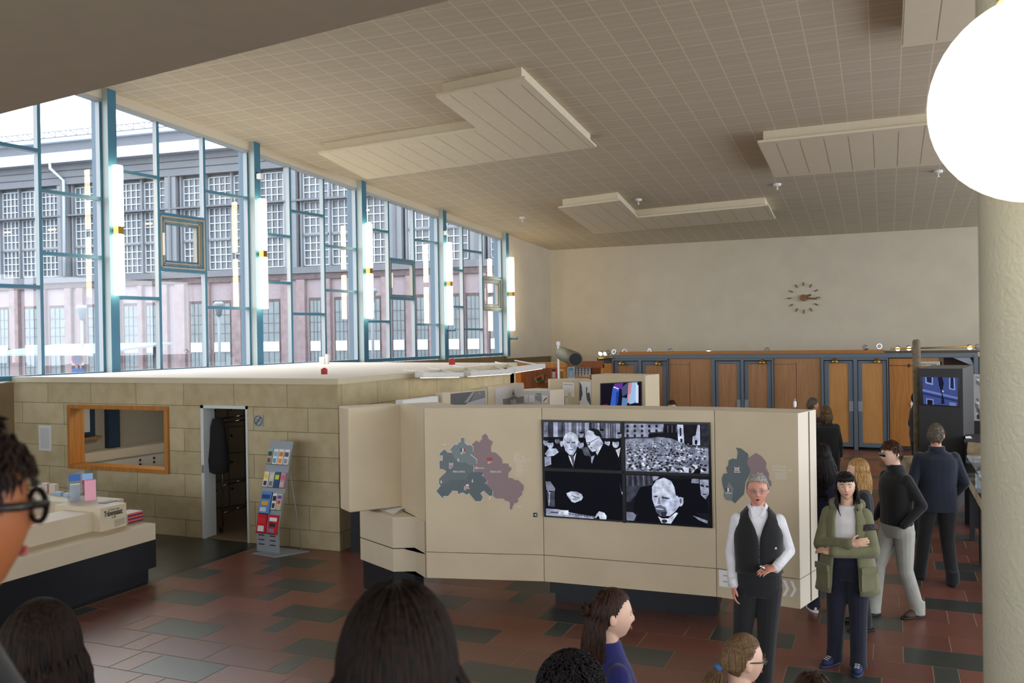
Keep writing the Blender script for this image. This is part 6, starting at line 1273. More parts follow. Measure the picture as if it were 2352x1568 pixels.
def person(label, pos, fwd, H, skin, top, legs, shoes, hair=None, J=None, hy=0, hp=0, hr=0, vox=.007, sleeves=True, hem=.86, bulk=1.0, curl=.35, handsdir=None, fem=0, sleeve_r=1.0, leg_r=1.0, toprings=None, cat='person', skirt=None, eyes=True, topname='jacket', legname='trousers', fem_lip=(176, 96, 92), loft_gap=None, shown_legs=True, neckless=False):
    k = H/1.75; rz = math.atan2(-fwd[0], fwd[1]); root = thing('person', label, cat, tuple(pos), rz)
    j = dict(hipR=(.09, 0, .90), kneeR=(.10, .01, .49), ankR=(.105, -.03, .085), toeR=(.135, .13, .03), shR=(.158, 0, 1.385), elR=(.215, -.03, 1.11), wrR=(.225, .06, .88), neck=(0, -.01, 1.46), head=(0, .012, 1.628))
    for a in ('hip', 'knee', 'ank', 'toe', 'sh', 'el', 'wr'): v = j[a+'R']; j[a+'L'] = (-v[0], v[1], v[2])
    if J: j.update(J)
    j = {a: Vector(v)*k for a, v in j.items()}
    Mh = Matrix.Translation(j['head']) @ Matrix.Rotation(hy, 4, 'Z') @ Matrix.Rotation(hp, 4, 'X') @ Matrix.Rotation(hr, 4, 'Y') @ Matrix.Scale(k*1.07, 4)
    sk = skinm('%d_%d_%d' % skin, skin)
    b = MB(); head_grid(b, Mh, sk, lambda x, y, z: hsurf(x, y, z, fem))
    for s in (-1, 1): b.ell(Mh @ Vector((s*.0755, -.012, -.006)), (.009*k, .018*k, .031*k), sk, rot=(Mh.to_3x3().normalized() @ Matrix.Rotation(s*.25, 3, 'Z')), seg=10, rings=8)
    cap(b, j['neck']-Vector((0, .0, .06*k)), Mh @ Vector((0, -.018, -.06)), .058*k, .052*k, sk, 14)
    loft(b, [(.84*k, 0, 0, .15*k, .10*k), (.95*k, 0, 0, .15*k, .1*k), (1.1*k, 0, 0, .13*k, .095*k), (1.3*k, 0, 0, .155*k, .1*k), (1.38*k, 0, 0, .12*k, .07*k), (1.43*k, 0, -.005, .06*k, .052*k)], sk, 16)
    hd = handsdir or {}
    for s, n in ((1, 'R'), (-1, 'L')):
        cap(b, j['sh'+n], j['el'+n], .048*k, .038*k, sk); cap(b, j['el'+n], j['wr'+n], .038*k, .026*k, sk)
        if shown_legs: cap(b, j['hip'+n], j['knee'+n], .078*k, .052*k, sk); cap(b, j['knee'+n], j['ank'+n], .052*k, .036*k, sk)
        d, u = hd.get(n, ((j['wr'+n]-j['el'+n]), (s*1, .2, 0)))
        if d is not None: hand(b, j['wr'+n], d, u, sk, curl, s, k)
    body = lb(b, 'body', root, vox, 2)
    if eyes:
        for s in (-1, 1):
            b = MB(); c = Vector((s*.030, .0765, .003)); ww = mat('eye_white', (222, 214, 208), .3)
            b.ell(Mh @ c, (.0125*k, .0085*k, .0052*k), ww, rot=Mh.to_3x3().normalized(), seg=12, rings=8); b.ell(Mh @ (c+Vector((0, .0056, .0004))), (.0046*k, .0042*k, .0046*k), mat('iris_dark', (44, 34, 28), .3), seg=8, rings=6); lb(b, 'eye', root)
            b = MB(); b.tube([Mh @ Vector((s*.015, .098, .024)), Mh @ Vector((s*.03, .0965, .029)), Mh @ Vector((s*.046, .086, .024))], [.0022*k, .003*k, .0015*k], hair or sk, 6); lb(b, 'eyebrow', root)
        lm = flat(fem_lip, rough=.5); b = MB()
        b.ell(Mh @ Vector((0, .0945, -.054)), (.019*k, .006*k, .0034*k), lm, rot=Mh.to_3x3().normalized()); b.ell(Mh @ Vector((0, .0945, -.0605)), (.016*k, .0065*k, .0042*k), lm, rot=Mh.to_3x3().normalized()); lb(b, 'lips', root)
    # top
    tr = toprings or [(hem*k, 0, 0, .165*k*bulk, .115*k*bulk), (.95*k, 0, 0, .165*k*bulk, .118*k*bulk), (1.08*k, 0, 0, .158*k*bulk, .118*k*bulk), (1.22*k, 0, .004, .172*k*bulk, .125*k*bulk), (1.31*k, 0, .002, .178*k*bulk, .122*k*bulk), (1.375*k, 0, -.004, .17*k*bulk, .105*k*bulk), (1.42*k, 0, -.006, .135*k*bulk, .085*k), (1.455*k, 0, -.008, .096*k, .075*k), (1.485*k, 0, -.01, .074*k, .068*k), (1.505*k, 0, -.012, .066*k, .064*k)]
    if not toprings:
        tr = [(hem*k,)+tuple(tr[1][1:])]+[q for q in tr[1:] if q[0] > hem*k+.02]
        if neckless: tr = tr[:-2]
    b = MB(); loft(b, tr, top)
    if sleeves:
        for n in 'RL':
            sr = sleeve_r*bulk**.5
            cap(b, j['sh'+n], j['el'+n], .057*k*sr, .049*k*sr, top); cap(b, j['el'+n], j['wr'+n], .049*k*sr, .037*k*sr, top)
            d = (j['wr'+n]-j['el'+n]).normalized(); b.ell(j['sh'+n]+Vector((-.01 if n == 'R' else .01, 0, -.02)), .064*k*sr, top)
    lb(b, topname, root, max(vox, .006), 5)
    if legs:
        b = MB(); lr = leg_r
        loft(b, [(.80*k, 0, 0, .15*k*lr, .105*k*lr), (.9*k, 0, -.005, .172*k*lr, .125*k*lr), (1.0*k, 0, 0, .170*k, .124*k), (1.045*k, 0, 0, .168*k, .122*k)], legs)
        for n in 'RL':
            cap(b, j['hip'+n]-Vector((0, 0, .04*k)), j['knee'+n], .098*k*lr, .072*k*lr, legs, 14); cap(b, j['knee'+n], j['ank'+n]+Vector((0, 0, -.02*k)), .072*k*lr, .062*k*lr, legs, 14)
            b.tube([j['ank'+n]+Vector((0, .0, .08*k)), j['ank'+n]+Vector((0, .01, -.055*k))], [.062*k*lr, .07*k*lr], legs, 14)
        lb(b, legname, root, max(vox, .007), 5)
    if shoes:
        for n in 'RL':
            b = MB(); A, T = j['ank'+n], j['toe'+n]; d = T-A; d.z = 0; d = d.normalized(); z0 = min(T.z, A.z)-.0
            rot = Matrix((d.cross(Vector((0, 0, 1))), d, Vector((0, 0, 1)))).transposed(); base = A+d*.035*k; base.z = max(.0, A.z-.085*k)
            b.ell(base+Vector((0, 0, .045*k)), (.044*k, .10*k, .044*k), shoes[0], rot=rot); b.ell(base+d*.06*k+Vector((0, 0, .035*k)), (.046*k, .08*k, .034*k), shoes[0], rot=rot)
            b.ell(base-d*.05*k+Vector((0, 0, .05*k)), (.036*k, .045*k, .05*k), shoes[0], rot=rot)
            sh = lb(b, 'shoe', root, .007, 3)
            b = MB(); loft(b, [(0, 0, 0, .047*k, .145*k), (.02*k, 0, 0, .047*k, .145*k)], shoes[1], 18)
            o = lb(b, 'sole', root, par=sh); o.location = base+d*.03*k; o.rotation_euler = (0, 0, math.atan2(-d.x, d.y))
            if len(shoes) > 2:
                b = MB()
                for q in range(4): y = .03+.022*q; b.bar(Vector((-.02*k, y*k, (.088-.008*q)*k)), Vector((.02*k, y*k, (.088-.008*q)*k)), .008*k, .006*k, shoes[2])
                o = lb(b, 'laces', root, par=sh); o.location = base; o.rotation_euler = (0, 0, math.atan2(-d.x, d.y))
    return root, j, Mh, k, body
def tufts(b, Mx, m, n, thick, ln, kw, seed=1, comb=(0, -.25, -1)):
    r = random.Random(seed); c = 0
    while c < n:
        z = r.uniform(-.85, 1); a = r.uniform(0, 2*PI); s = math.sqrt(max(0, 1-z*z)); x, y = s*math.cos(a), s*math.sin(a)
        if not hairline(x, y, z-.03, **kw): continue
        c += 1; P0 = hsurf(x, min(y, .93), z)*(thick*.98) if z > -.3 else Vector((hsurf(x, y, z).x*1.14, hsurf(x, y, z).y*1.17-.004, hsurf(x, y, z).z*1.02))
        nv = Vector((x/.074, y/.095, z/.115)).normalized(); d = Vector((comb[0]+r.gauss(0, .35)+x*.6, comb[1]+r.gauss(0, .3), comb[2]+(.6 if z > .7 else 0)+(.5 if y > .4 else 0))); d = (d-nv*d.dot(nv)).normalized()
        L = ln*r.uniform(.6, 1.2); b.tube([Mx @ (P0-nv*.004), Mx @ (P0+d*L*.5+nv*L*.16), Mx @ (P0+d*L+nv*L*.08)], [.0034, .003, .0008], m, 4, cap=False)
def haircap(root, Mh, m, k, thick=1.09, dens=420, ln=.03, **kw):
    b = MB(); head_grid(b, Mh, m, lambda x, y, z: hsurf(x, min(y, .93), z)*thick if z > -.3 else Vector((hsurf(x, y, z).x*1.15, hsurf(x, y, z).y*1.18-.004, hsurf(x, y, z).z*1.02)), keep=lambda x, y, z: hairline(x, y, z, **kw), seg=48, rings=36)
    tufts(b, Mh, m, dens, thick, ln, kw, seed=len(m.name)); return lb(b, 'hair', root)
def longhair(root, Mh, m, k, n=180, length=.25, capkw={}, thick=1.08, par=None, **kw):
    b = MB(); head_grid(b, Mh, m, lambda x, y, z: hsurf(x, min(y, .93), z)*thick, keep=lambda x, y, z: hairline(x, y, z, **capkw), seg=80, rings=60)
    locks(b, Mh, m, n, length, **kw); o = lb(b, 'hair', root); return o
def glasses(root, Mh, k, m, w=.030, h=.017, y=.104, rim=.0022, rimless=False):
    b = MB()
    for s in (-1, 1):
        pts = [Mh @ Vector((s*.033+w*.9*math.cos(a)*.9, y-.004-abs(s*.033+w*.9*math.cos(a))*.12, .001+h*math.sin(a))) for a in [2*PI*i/16 for i in range(17)]]
        b.tube(pts, rim*k, m, 6, cap=False)
        b.tube([Mh @ Vector((s*.062, y-.012, .006)), Mh @ Vector((s*.078, .05, .008)), Mh @ Vector((s*.079, -.01, .012)), Mh @ Vector((s*.077, -.025, -.004))], rim*1.3*k, m, 6)
    b.tube([Mh @ Vector((-.008, y, .004)), Mh @ Vector((.008, y, .004))], rim*k, m, 6)
    g = lb(b, 'glasses', root)
    b = MB()
    for s in (-1, 1):
        b.face([Mh @ Vector((s*.033+w*.8*math.cos(a), y-.006-abs(s*.033+w*.8*math.cos(a))*.12, .001+h*math.sin(a))) for a in [2*PI*i/14 for i in range(14)]], M['acryl'])
    lb(b, 'lenses', root, par=g); return g
def tocam(p, turn=0):
    d = Vector((-p[0], -p[1])).normalized(); c, s = math.cos(turn), math.sin(turn); return (d.x*c-d.y*s, d.x*s+d.y*c)
CR = Vector((R_.x, R_.y)).normalized(); CF = Vector((F_.x, F_.y)).normalized()
PALE, FAIR, RUDDY = (226, 184, 160), (222, 178, 152), (214, 150, 128)
blk = cloth('black', (20, 21, 24)); blkt = cloth('black_trousers', (22, 24, 28)); wsh = cloth('white_shirt', (226, 226, 232), .35); navy = cloth('navy', (22, 30, 48)); olive = cloth('olive', (116, 116, 86), .8, sc=12)
dnm = cloth('dark_denim', (20, 24, 44)); gryt = cloth('light_grey_trousers', (170, 170, 162), .7, sc=8); shoe_b = (mat('black_leather', (18, 18, 20), .35), mat('black_sole', (10, 10, 10), .7))
# --- the guide
gp = at(1745, 1500, 7.19); gp.z = 0
h_grey = hairm('silver', (120, 118, 114), (196, 194, 190))
H1 = 1.80
J1 = dict(shR=(.155, 0, 1.385), elR=(.205, -.03, 1.12), wrR=(.195, .05, .88), shL=(-.155, 0, 1.385), elL=(-.235, -.05, 1.14), wrL=(-.12, .18, 1.06), hipR=(.09, 0, .9), kneeR=(.13, .01, .49), ankR=(.16, -.02, .085), toeR=(.2, .13, .03), hipL=(-.08, 0, .9), kneeL=(-.055, .03, .49), ankL=(-.03, -.0, .085), toeL=(-.05, .15, .03))
def vest_rings(k, g=.012):
    return [(.985*k, 0, 0, .17*k+g, .127*k+g, .02), (1.06*k, 0, 0, .162*k+g, .122*k+g, .012), (1.16*k, 0, .004, .168*k+g, .126*k+g, .012), (1.22*k, 0, .004, .172*k+g, .128*k+g, .012), (1.28*k, 0, .004, .172*k+g, .127*k+g, .03), (1.34*k, 0, .0, .158*k+g, .116*k+g, .12), (1.39*k, 0, -.004, .146*k+g, .1*k+g, .27), (1.43*k, 0, -.006, .122*k+g, .084*k+g, .5), (1.46*k, 0, -.008, .095*k+g, .073*k+g, .75), (1.482*k, 0, -.01, .075*k+g, .067*k+g, .95)]
root, j, Mh, k, body = person('silver-haired guide in a black waistcoat and white shirt speaking before the exhibition wall', gp, tocam(gp, .05), H1, RUDDY, wsh, blkt, shoe_b, hair=h_grey, J=J1, hy=-.05, vox=.0045, hem=.99, topname='shirt', curl=.55,
    handsdir={'R': ((0, .05, -1), (1, .15, 0)), 'L': ((.75, .45, -.05), (-.2, .3, 1))}, fem_lip=(150, 72, 66), sleeve_r=1.02, leg_r=1.05)
haircap(root, Mh, h_grey, k, 1.06, front=.60, side=.02, back=-.55)
glasses(root, Mh, k, M['grey'], rim=.0013)
b = MB(); b.ell(Mh @ Vector((0, .1, -.0575)), (.008*k, .006*k, .006*k), flat((60, 20, 20)), rot=Mh.to_3x3().normalized()); lb(b, 'open_mouth', root)
b = MB(); loft(b, vest_rings(k), blk, 36); v_ = lb(b, 'waistcoat', root, solid=.012)
b = MB()
for q in range(4): b.ell((.004, .142*k, (1.02+.055*q)*k), (.006, .004, .006), M['blackg'], seg=8, rings=5)
lb(b, 'buttons', root, par=v_)
b = MB(); b.box((-.135, .118, 1.19*k), (-.10, .128, 1.205*k), M['white']); lb(b, 'name_tag', root, par=v_)
b = MB()
for s in (-1, 1):
    pts = [(s*.01, .082, 1.435*k), (s*.055, .05, 1.5*k), (s*.06, -.0, 1.53*k), (s*.075, .012, 1.49*k), (s*.05, .09, 1.42*k)]; b.face([Vector(p) for p in (pts if s > 0 else pts[::-1])], wsh)
b.tube([(.064*math.cos(a)*k, -.008+.064*math.sin(a)*k, (1.497+.012*-math.sin(a))*k) for a in [PI*.62+2*PI*.88*i/14 for i in range(15)]], .013, wsh, 6); lb(b, 'collar', root, solid=.005)
for n in 'RL':
    b = MB(); d = (j['wr'+n]-j['el'+n]).normalized(); b.tube([j['wr'+n]-d*.06, j['wr'+n]+d*.012], [.041, .039], wsh, 14); lb(b, 'cuff', root)
b = MB(); c = j['wrL']+Vector((.105, .075, .018)); b.tube([c-Vector((.02, 0, .02)), c+Vector((.02, .01, .02))], .011, M['chrome'], 10); o = lb(b, 'remote_control', None); o.parent = None
o.matrix_world = WM(root); tag(o, 'small silver gadget held in the left hand of the guide', 'gadget')
# --- woman in the olive parka
wpz = at(1949, 1500, 7.79); wpz.z = 0; h_blk = hairm('black', (14, 12, 14), (40, 34, 36))
J2 = dict(shR=(.145, 0, 1.365), elR=(.215, .08, 1.10), wrR=(-.06, .235, 1.155), shL=(-.145, 0, 1.365), elL=(-.22, .09, 1.08), wrL=(.10, .265, 1.075), hipR=(.085, 0, .88), kneeR=(.10, .02, .48), ankR=(.12, -.02, .085), toeR=(.19, .11, .03), hipL=(-.085, 0, .88), kneeL=(-.09, .03, .48), ankL=(-.09, .06, .085), toeL=(-.09, .21, .03))
wtee = cloth('white_top', (224, 222, 222), .3); shoe_n = (mat('blue_suede', (36, 44, 84), .8), mat('blue_rubber', (40, 46, 84), .6), M['white'])
root, j, Mh, k, body = person('dark-haired woman in an open olive parka standing with folded arms', wpz, tocam(wpz, -.12), 1.71, FAIR, wtee, dnm, shoe_n, hair=h_blk, J=J2, hy=.12, hr=.06, vox=.005, topname='white_top', sleeves=False, fem=1, neckless=True, hem=.99, curl=.5,
    handsdir={'R': ((-.8, .1, .25), (0, 1, .3)), 'L': ((.9, -.25, .1), (0, .6, 1))}, leg_r=1.1)
longhair(root, Mh, h_blk, k, 260, .17, dict(front=.38, side=-.3, back=-.8), ang=1.75, rad=.005, wav=.004, seed=3, spread=.012)
b = MB(); locks(b, Mh, h_blk, 40, .26, ang=.5, rad=.005, wav=.01, seed=8); 
r3 = random.Random(2)
for q in range(36):
    x = (q/35-.5)*.12; b.tube([Mh @ Vector((x*.7, .07, .10)), Mh @ Vector((x, .102-abs(x)*.35, .075)), Mh @ Vector((x*1.05, .106-abs(x)*.4, .045+r3.uniform(-.004, .008)))], [.006, .006, .003], h_blk, 5)
for s, y in ((1, .03), (-1, .03)):
    for q in range(4): b.tube([Mh @ Vector((s*.074, y, .0)), Mh @ Vector((s*.082, y+.01, -.06)), Mh @ Vector((s*(.07+.01*q), y+.03, -.13)), Mh @ Vector((s*(.075-.008*q), y+.05, -.2-.02*q))], [.006, .006, .005, .002], h_blk, 5)
lb(b, 'fringe', root)
def gp_(z, rx, ry, g): return (z*k, 0, 0, rx*k, ry*k, g)
b = MB(); loft(b, [gp_(.69, .268, .19, .42), gp_(.77, .255, .18, .40), (.9*k, 0, 0, .235*k, .17*k, .42), gp_(1.0, .215, .16, .42), gp_(1.12, .2, .152, .42), gp_(1.25, .192, .146, .42), gp_(1.34, .182, .132, .45), gp_(1.40, .145, .108, .55), gp_(1.44, .105, .088, .7)], olive, 40)
pk_ = lb(b, 'parka', root, solid=.022)
for n in 'RL':
    b = MB(); cap(b, j['sh'+n], j['el'+n], .074*k, .066*k, olive, 14); cap(b, j['el'+n], j['wr'+n]-(j['wr'+n]-j['el'+n]).normalized()*.02, .066*k, .05*k, olive, 14); lb(b, 'sleeve', root, .007, 5)
b = MB(); 
for a in range(9): 
    t_ = PI*(1.0+a/8); b.ell((.115*k*math.cos(t_), -.03+.085*k*math.sin(t_), 1.46*k), (.045, .04, .045), olive, seg=10, rings=7)
for s in (-1, 1): b.ell((s*.105*k, .035, 1.45*k), (.035, .05, .05), olive, seg=10, rings=7)
lb(b, 'hood', root, .008, 5)
for s in (-1, 1):
    b = MB(); b.box((-.075, -.012, -.1), (.075, .012, .09), olive); b.box((-.08, .0, .05), (.08, .024, .1), olive); o = lb(b, 'pocket', root, par=pk_); o.location = (s*.19*k, .135, .84*k); o.rotation_euler = (0, 0, -s*.75)
b = MB(); bd = mat('badge_knit', (70, 66, 66), .9, noise=.8, nscale=60); el_, sh_ = j['elL'], j['shL']; mid = el_.lerp(sh_, .55); b.tube([mid, mid+(sh_-el_).normalized()*.05], [.084, .086], bd, 16); lb(b, 'arm_badge', root)
b = MB(); loft(b, [(1.015*k, 0, 0, .166*k, .118*k), (1.05*k, 0, 0, .164*k, .116*k)], M['black'], 24); bl = lb(b, 'belt', root); b = MB(); b.box((-.025, .118, 1.015*k), (.025, .13, 1.052*k), M['chrome']); lb(b, 'buckle', root, par=bl)
# --- man in grey trousers and black jacket, seen from his left
p = at(2062, 1400, 9.15); p.z = 0; h_brn = hairm('brown', (40, 22, 16), (84, 50, 34))
fwd = (-CR*.9-CF*.25).normalized()
J3 = dict(hipR=(.085, 0, .9), kneeR=(.09, .16, .50), ankR=(.09, .21, .085), toeR=(.1, .36, .03), hipL=(-.085, -.02, .9), kneeL=(-.09, -.02, .48), ankL=(-.1, -.16, .085), toeL=(-.11, -.0, .03), elR=(.25, -.08, 1.14), wrR=(.2, .1, .96), elL=(-.25, -.1, 1.14), wrL=(-.2, .08, .95), head=(0, .05, 1.63), neck=(0, .0, 1.46))
shoe_br = (mat('brown_suede', (78, 58, 46), .8), mat('dark_sole', (30, 28, 30), .7), flat((96, 76, 60)))
root, j, Mh, k, body = person('young man in a black jacket and light grey trousers wearing white-armed glasses', p, fwd, 1.80, PALE, blk, gryt, shoe_br, hair=h_brn, J=J3, vox=.007, hem=.92, bulk=1.08, hy=-.1, hp=-.12, handsdir={'R': (None, None), 'L': (None, None)}, leg_r=1.05)
haircap(root, Mh, h_brn, k, 1.12, front=.42, side=-.12, back=-.55)
g_ = glasses(root, Mh, k, M['white'], rim=.0028); b = MB(); b.ell(Mh @ Vector((0, .098, .004)), (.06*k, .012*k, .017*k), M['blackg'], rot=Mh.to_3x3().normalized(), seg=16); lb(b, 'dark_lenses', root, par=g_)
b = MB(); loft(b, [(.90*k, 0, 0, .17*k, .122*k), (.955*k, 0, 0, .172*k, .124*k)], cloth('rib_black', (12, 12, 14)), 24); lb(b, 'waistband', root)
b = MB(); loft(b, [(1.44*k, 0, .0, .085*k, .08*k), (1.5*k, 0, .01, .078*k, .075*k), (1.525*k, 0, .012, .074*k, .072*k)], blk, 20); lb(b, 'collar', root)
# --- man in the navy jacket seen from behind
p = at(2155, 1330, 10.3); p.z = 0; h_sg = hairm('grey_brown', (70, 62, 52), (130, 122, 108))
J4 = dict(hipR=(.09, 0, .9), kneeR=(.11, .03, .49), ankR=(.12, -.10, .085), toeR=(.15, .06, .03), hipL=(-.09, 0, .9), kneeL=(-.11, .10, .50), ankL=(-.14, .17, .085), toeL=(-.17, .32, .03), elR=(.27, -.04, 1.12), wrR=(.22, .12, .96), elL=(-.27, -.04, 1.12), wrL=(-.22, .12, .96), shR=(.178, 0, 1.38), shL=(-.178, 0, 1.38))
root, j, Mh, k, body = person('grey-haired man in a navy jacket walking away between the kiosk and the showcases', p, (CF*.97+CR*.15).normalized(), 1.85, RUDDY, navy, blkt, shoe_b, hair=h_sg, J=J4, vox=.008, hem=.80, bulk=1.22, hy=-.45, handsdir={'R': (None, None), 'L': (None, None)}, leg_r=1.05, sleeve_r=1.1)
haircap(root, Mh, h_sg, k, 1.07, front=.5, side=-.05, back=-.62); glasses(root, Mh, k, M['brass'], rim=.0013)
b = MB(); loft(b, [(1.43*k, 0, -.005, .1*k, .085*k), (1.48*k, 0, -.005, .082*k, .078*k), (1.51*k, 0, -.002, .078*k, .074*k)], navy, 20); lb(b, 'collar', root)
# --- blonde girl half hidden behind the parka
p = at(1978, 1440, 8.8); p.z = 0; h_bl = hairm('blonde', (120, 84, 46), (196, 156, 100))
root, j, Mh, k, body = person('long-haired blonde girl in a dark coat half hidden behind the woman in the parka', p, (-CR*.95+CF*.1).normalized(), 1.68, PALE, cloth('charcoal_coat', (26, 28, 34)), blkt, shoe_b, hair=h_bl, vox=.008, hem=.66, bulk=1.05, fem=1, handsdir={'R': (None, None), 'L': (None, None)}, leg_r=.8)
longhair(root, Mh, h_bl, k, 480, .36, dict(front=.45, side=-.35, back=-.8), ang=2.0, rad=.006, wav=.004, seed=5)
# --- black haired woman half hidden by the end of the exhibition wall
p = at(1893, 1400, 9.35); p.z = 0
root, j, Mh, k, body = person('black-haired woman in dark blue half hidden by the right end of the exhibition wall', p, (CF*.9+CR*.2).normalized(), 1.76, PALE, cloth('midnight_blue', (22, 22, 52)), dnm, (mat('white_canvas', (216, 216, 220), .8), M['white']), hair=h_blk, vox=.009, hem=.85, fem=1, handsdir={'R': (None, None), 'L': (None, None)}, bulk=1.05)
longhair(root, Mh, h_blk, k, 480, .42, dict(front=.5, side=-.3, back=-.8), ang=2.2, rad=.008, wav=.012, seed=6, spread=.035, flare=.03)
# --- couple near the doors
p = at(1868, 1130, 15.6); p.z = 0
root, j, Mh, k, body = person('grey-templed man beyond the exhibition wall near the golden doors', p, (CR*.9+CF*.3).normalized(), at(1868, 914, 15.6).z, RUDDY, cloth('dark_red_jersey', (60, 24, 30)), blkt, shoe_b, hair=h_sg, vox=.011, handsdir={'R': (None, None), 'L': (None, None)})
haircap(root, Mh, h_sg, k, 1.07, front=.5, side=-.05, back=-.62)
p = at(1900, 1130, 14.9); p.z = 0; h_db = hairm('dark_blonde', (66, 50, 32), (122, 98, 66))
root, j, Mh, k, body = person('woman in a long black coat with dark blonde hair near the golden doors', p, (CR*.3+CF*.95).normalized(), at(1896, 932, 14.9).z, PALE, cloth('black_coat', (12, 12, 14)), blkt, shoe_b, hair=h_db, vox=.011, hem=.62, bulk=1.3, fem=1, handsdir={'L': (None, None)})
longhair(root, Mh, h_db, k, 120, .2, dict(front=.5, side=-.3, back=-.8), ang=2.0, rad=.008, seed=9)
# --- person whose hair shows just above the wall, and one behind the post
p = at(1545, 1100, 15.8); p.z = 0
root, j, Mh, k, body = person('visitor of whom only dark hair shows above the exhibition wall', p, (-CF).normalized(), at(1545, 920, 15.8).z, FAIR, blk, blkt, shoe_b, hair=h_brn, vox=.012, handsdir={'R': (None, None), 'L': (None, None)})
haircap(root, Mh, h_brn, k, 1.1, front=.45)
p = at(2107, 1040, 17.2); p.z = 0
root, j, Mh, k, body = person('visitor in black almost wholly hidden behind the concrete post', p, (CR).normalized(), 1.74, PALE, blk, blkt, shoe_b, hair=h_blk, vox=.012, bulk=1.0)
haircap(root, Mh, h_blk, k, 1.1)
# --- listeners in front of the gallery
def bystander(label, px, py, t, fwd, top, hair, floor=0, fem=1, hy=0, hp=0, vox=.006, skin=PALE, J=None, **kw):
    p = at(px, py, t); H = (p.z-floor)/1.012
    q = Vector((p.x, p.y, floor)); return person(label, q, fwd, H, skin, top, dnm, shoe_b, hair=hair, vox=vox, fem=fem, hy=hy, hp=hp, handsdir={'R': (None, None), 'L': (None, None)}, J=J, **kw)
h_dkb = hairm('dark_brown', (26, 16, 12), (66, 40, 28)); royal = cloth('royal_blue', (38, 40, 110)); 
root, j, Mh, k, body = bystander('girl in profile with long dark brown hair and royal blue top', 1398, 1344, 4.27, CR*.97+CF*.15, royal, h_dkb, hp=-.08)
longhair(root, Mh, h_dkb, k, 520, .42, dict(front=.62, side=-.05, back=-.8, ), ang=1.15, rad=.0042, wav=.01, seed=11, spread=.02, top=.9)
b = MB(); r3 = random.Random(8)
for q in range(26):
    a = r3.uniform(0, 2*PI); b.tube([Mh @ Vector((.0+.03*math.cos(a)*r3.random(), -.10, .02)), Mh @ Vector((.03*math.cos(a), -.125, .02+.03*math.sin(a))), Mh @ Vector((.025*math.cos(a+1), -.135, .02+.025*math.sin(a+1))), Mh @ Vector((.02*math.cos(a+2), -.10, .02+.02*math.sin(a+2)))], [.006, .007, .006, .003], h_dkb, 5)
lb(b, 'hair_bun', root)
b = MB(); 
root, j, Mh, k, body = bystander('listener with thick curly black hair left of the girl in royal blue', 1312, 1492, 3.9, CF*.9+CR*.4, cloth('dark_purple', (34, 28, 52)), h_blk)
b = MB(); head_grid(b, Mh, h_blk, lambda x, y, z: hsurf(x, min(y, .93), z)*1.12, keep=lambda x, y, z: hairline(x, y, z, front=.3, side=-.4, back=-.9), seg=40, rings=30)
r4 = random.Random(12)
for q in range(1500):
    z = r4.uniform(-1, 1); a = r4.uniform(0, 2*PI); s_ = math.sqrt(1-z*z); d = Vector((s_*math.cos(a), s_*math.sin(a), z))
    if d.y > .45 and z < .45: continue
    c0 = Vector((d.x*.10, d.y*.115-.02, d.z*.125+(-.06 if z < -.3 else 0))); t1, t2 = d.orthogonal().normalized(), None; t2 = d.cross(t1); ph = r4.uniform(0, 6); pts = []; dr = Vector((d.x*.5, d.y*.5, -1)).normalized()
    for i in range(9): f = i/8; pts.append(Mh @ (c0+d*.045*math.sin(f*2.2)+dr*.06*f+(t1*math.cos(ph+i*1.5)+t2*math.sin(ph+i*1.5))*.009))
    b.tube(pts, [.0028]*8+[.001], h_blk, 4, cap=False)
lb(b, 'hair', root)
h_lb = hairm('light_brown', (84, 64, 42), (128, 100, 70))
root, j, Mh, k, body = bystander('girl in profile with light brown ponytail, blue hair tie and glasses', 1700, 1449, 3.97, CR*.96+CF*.28, cloth('blue_pattern', (24, 26, 70)), h_lb, hp=-.05)
b = MB(); head_grid(b, Mh, h_lb, lambda x, y, z: hsurf(x, min(y, .93), z)*1.045, keep=lambda x, y, z: hairline(x, y, z, front=.62, side=.12, back=-.62), seg=80, rings=60)
locks(b, Mh, h_lb, 1300, .2, ang=3.1, rad=.0022, seed=13, hl=dict(front=.62, side=.12, back=-.62), tie=(0, -.125, -.025), tail=.20, wav=.006, z0=-.3, top=.98); hr_ = lb(b, 'hair', root)
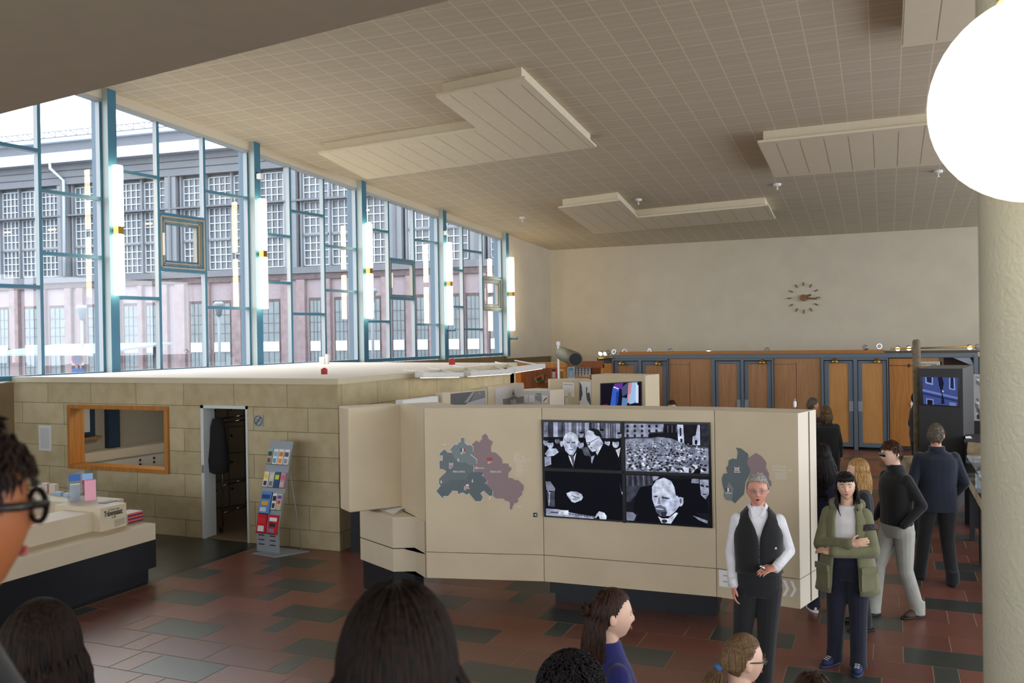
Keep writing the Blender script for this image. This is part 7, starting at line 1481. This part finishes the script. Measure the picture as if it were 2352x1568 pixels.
b = MB(); b.tube([Mh @ Vector((0, -.118, -.02)), Mh @ Vector((0, -.136, -.034))], .021*k, flat((60, 100, 150)), 14); lb(b, 'hair_tie', root, par=hr_)
glasses(root, Mh, k, M['blackg'], rim=.0024)
root, j, Mh, k, body = bystander('listener whose brown crown shows at the bottom edge', 1872, 1540, 3.4, CF, cloth('grey_top', (60, 60, 64)), h_dkb, fem=0)
longhair(root, Mh, h_dkb, k, 200, .1, dict(front=.5, side=-.2, back=-.8), ang=2.6, rad=.006, seed=14, top=.99)
# --- people on the gallery steps
def stepz(Y): return 1.33 if Y < .45 else max(0, 1.33-.17*(int((Y-.45)/.28)+1))
for label, px, py, t, hm, top, n, L, kw in (
    ('visitor with long dark brown hair seen from behind at the bottom centre', 908, 1350, 1.42, hairm('deep_brown', (8, 5, 3), (34, 18, 10), .7), cloth('dark_grey_top', (24, 24, 26)), 1500, .4, dict(ang=2.7, rad=.0036, wav=.004, seed=21, spread=.035, flare=.06, top=.99, off0=1.2)),
    ('brown-haired visitor seen from behind at the bottom left corner', 82, 1372, 2.05, hairm('near_brown', (10, 6, 4), (42, 25, 15), .7), cloth('dark_brown_top', (30, 24, 22)), 1100, .22, dict(ang=2.6, rad=.0032, wav=.004, seed=22, spread=.02, top=.99))):
    p = at(px, py, t); z0 = stepz(p.y)
    root, j, Mh, k, body = bystander(label, px, py, t, CF, top, hm, floor=z0, vox=.01, eyes=False)
    longhair(root, Mh, hm, k, n, L, dict(front=.4, side=-.5, back=-.9), thick=1.2 if L > .3 else 1.12, **kw)
z0 = stepz(at(-168, 915, 1.06).y)
h_m = hairm('short_dark', (16, 10, 8), (48, 30, 20))
root, j, Mh, k, body = bystander('man with dark-rimmed glasses close to the viewer at the left edge', -168, 915, 1.06, CR*.55+CF*.84, cloth('dark_shirt', (24, 24, 28)), h_m, floor=z0, fem=0, vox=.006, skin=(156, 92, 54), hp=-.05)
haircap(root, Mh, h_m, k, 1.08, dens=1600, ln=.035, front=.42, side=-.1, back=-.6); glasses(root, Mh, k, M['blackg'], rim=.004, w=.032, h=.02)
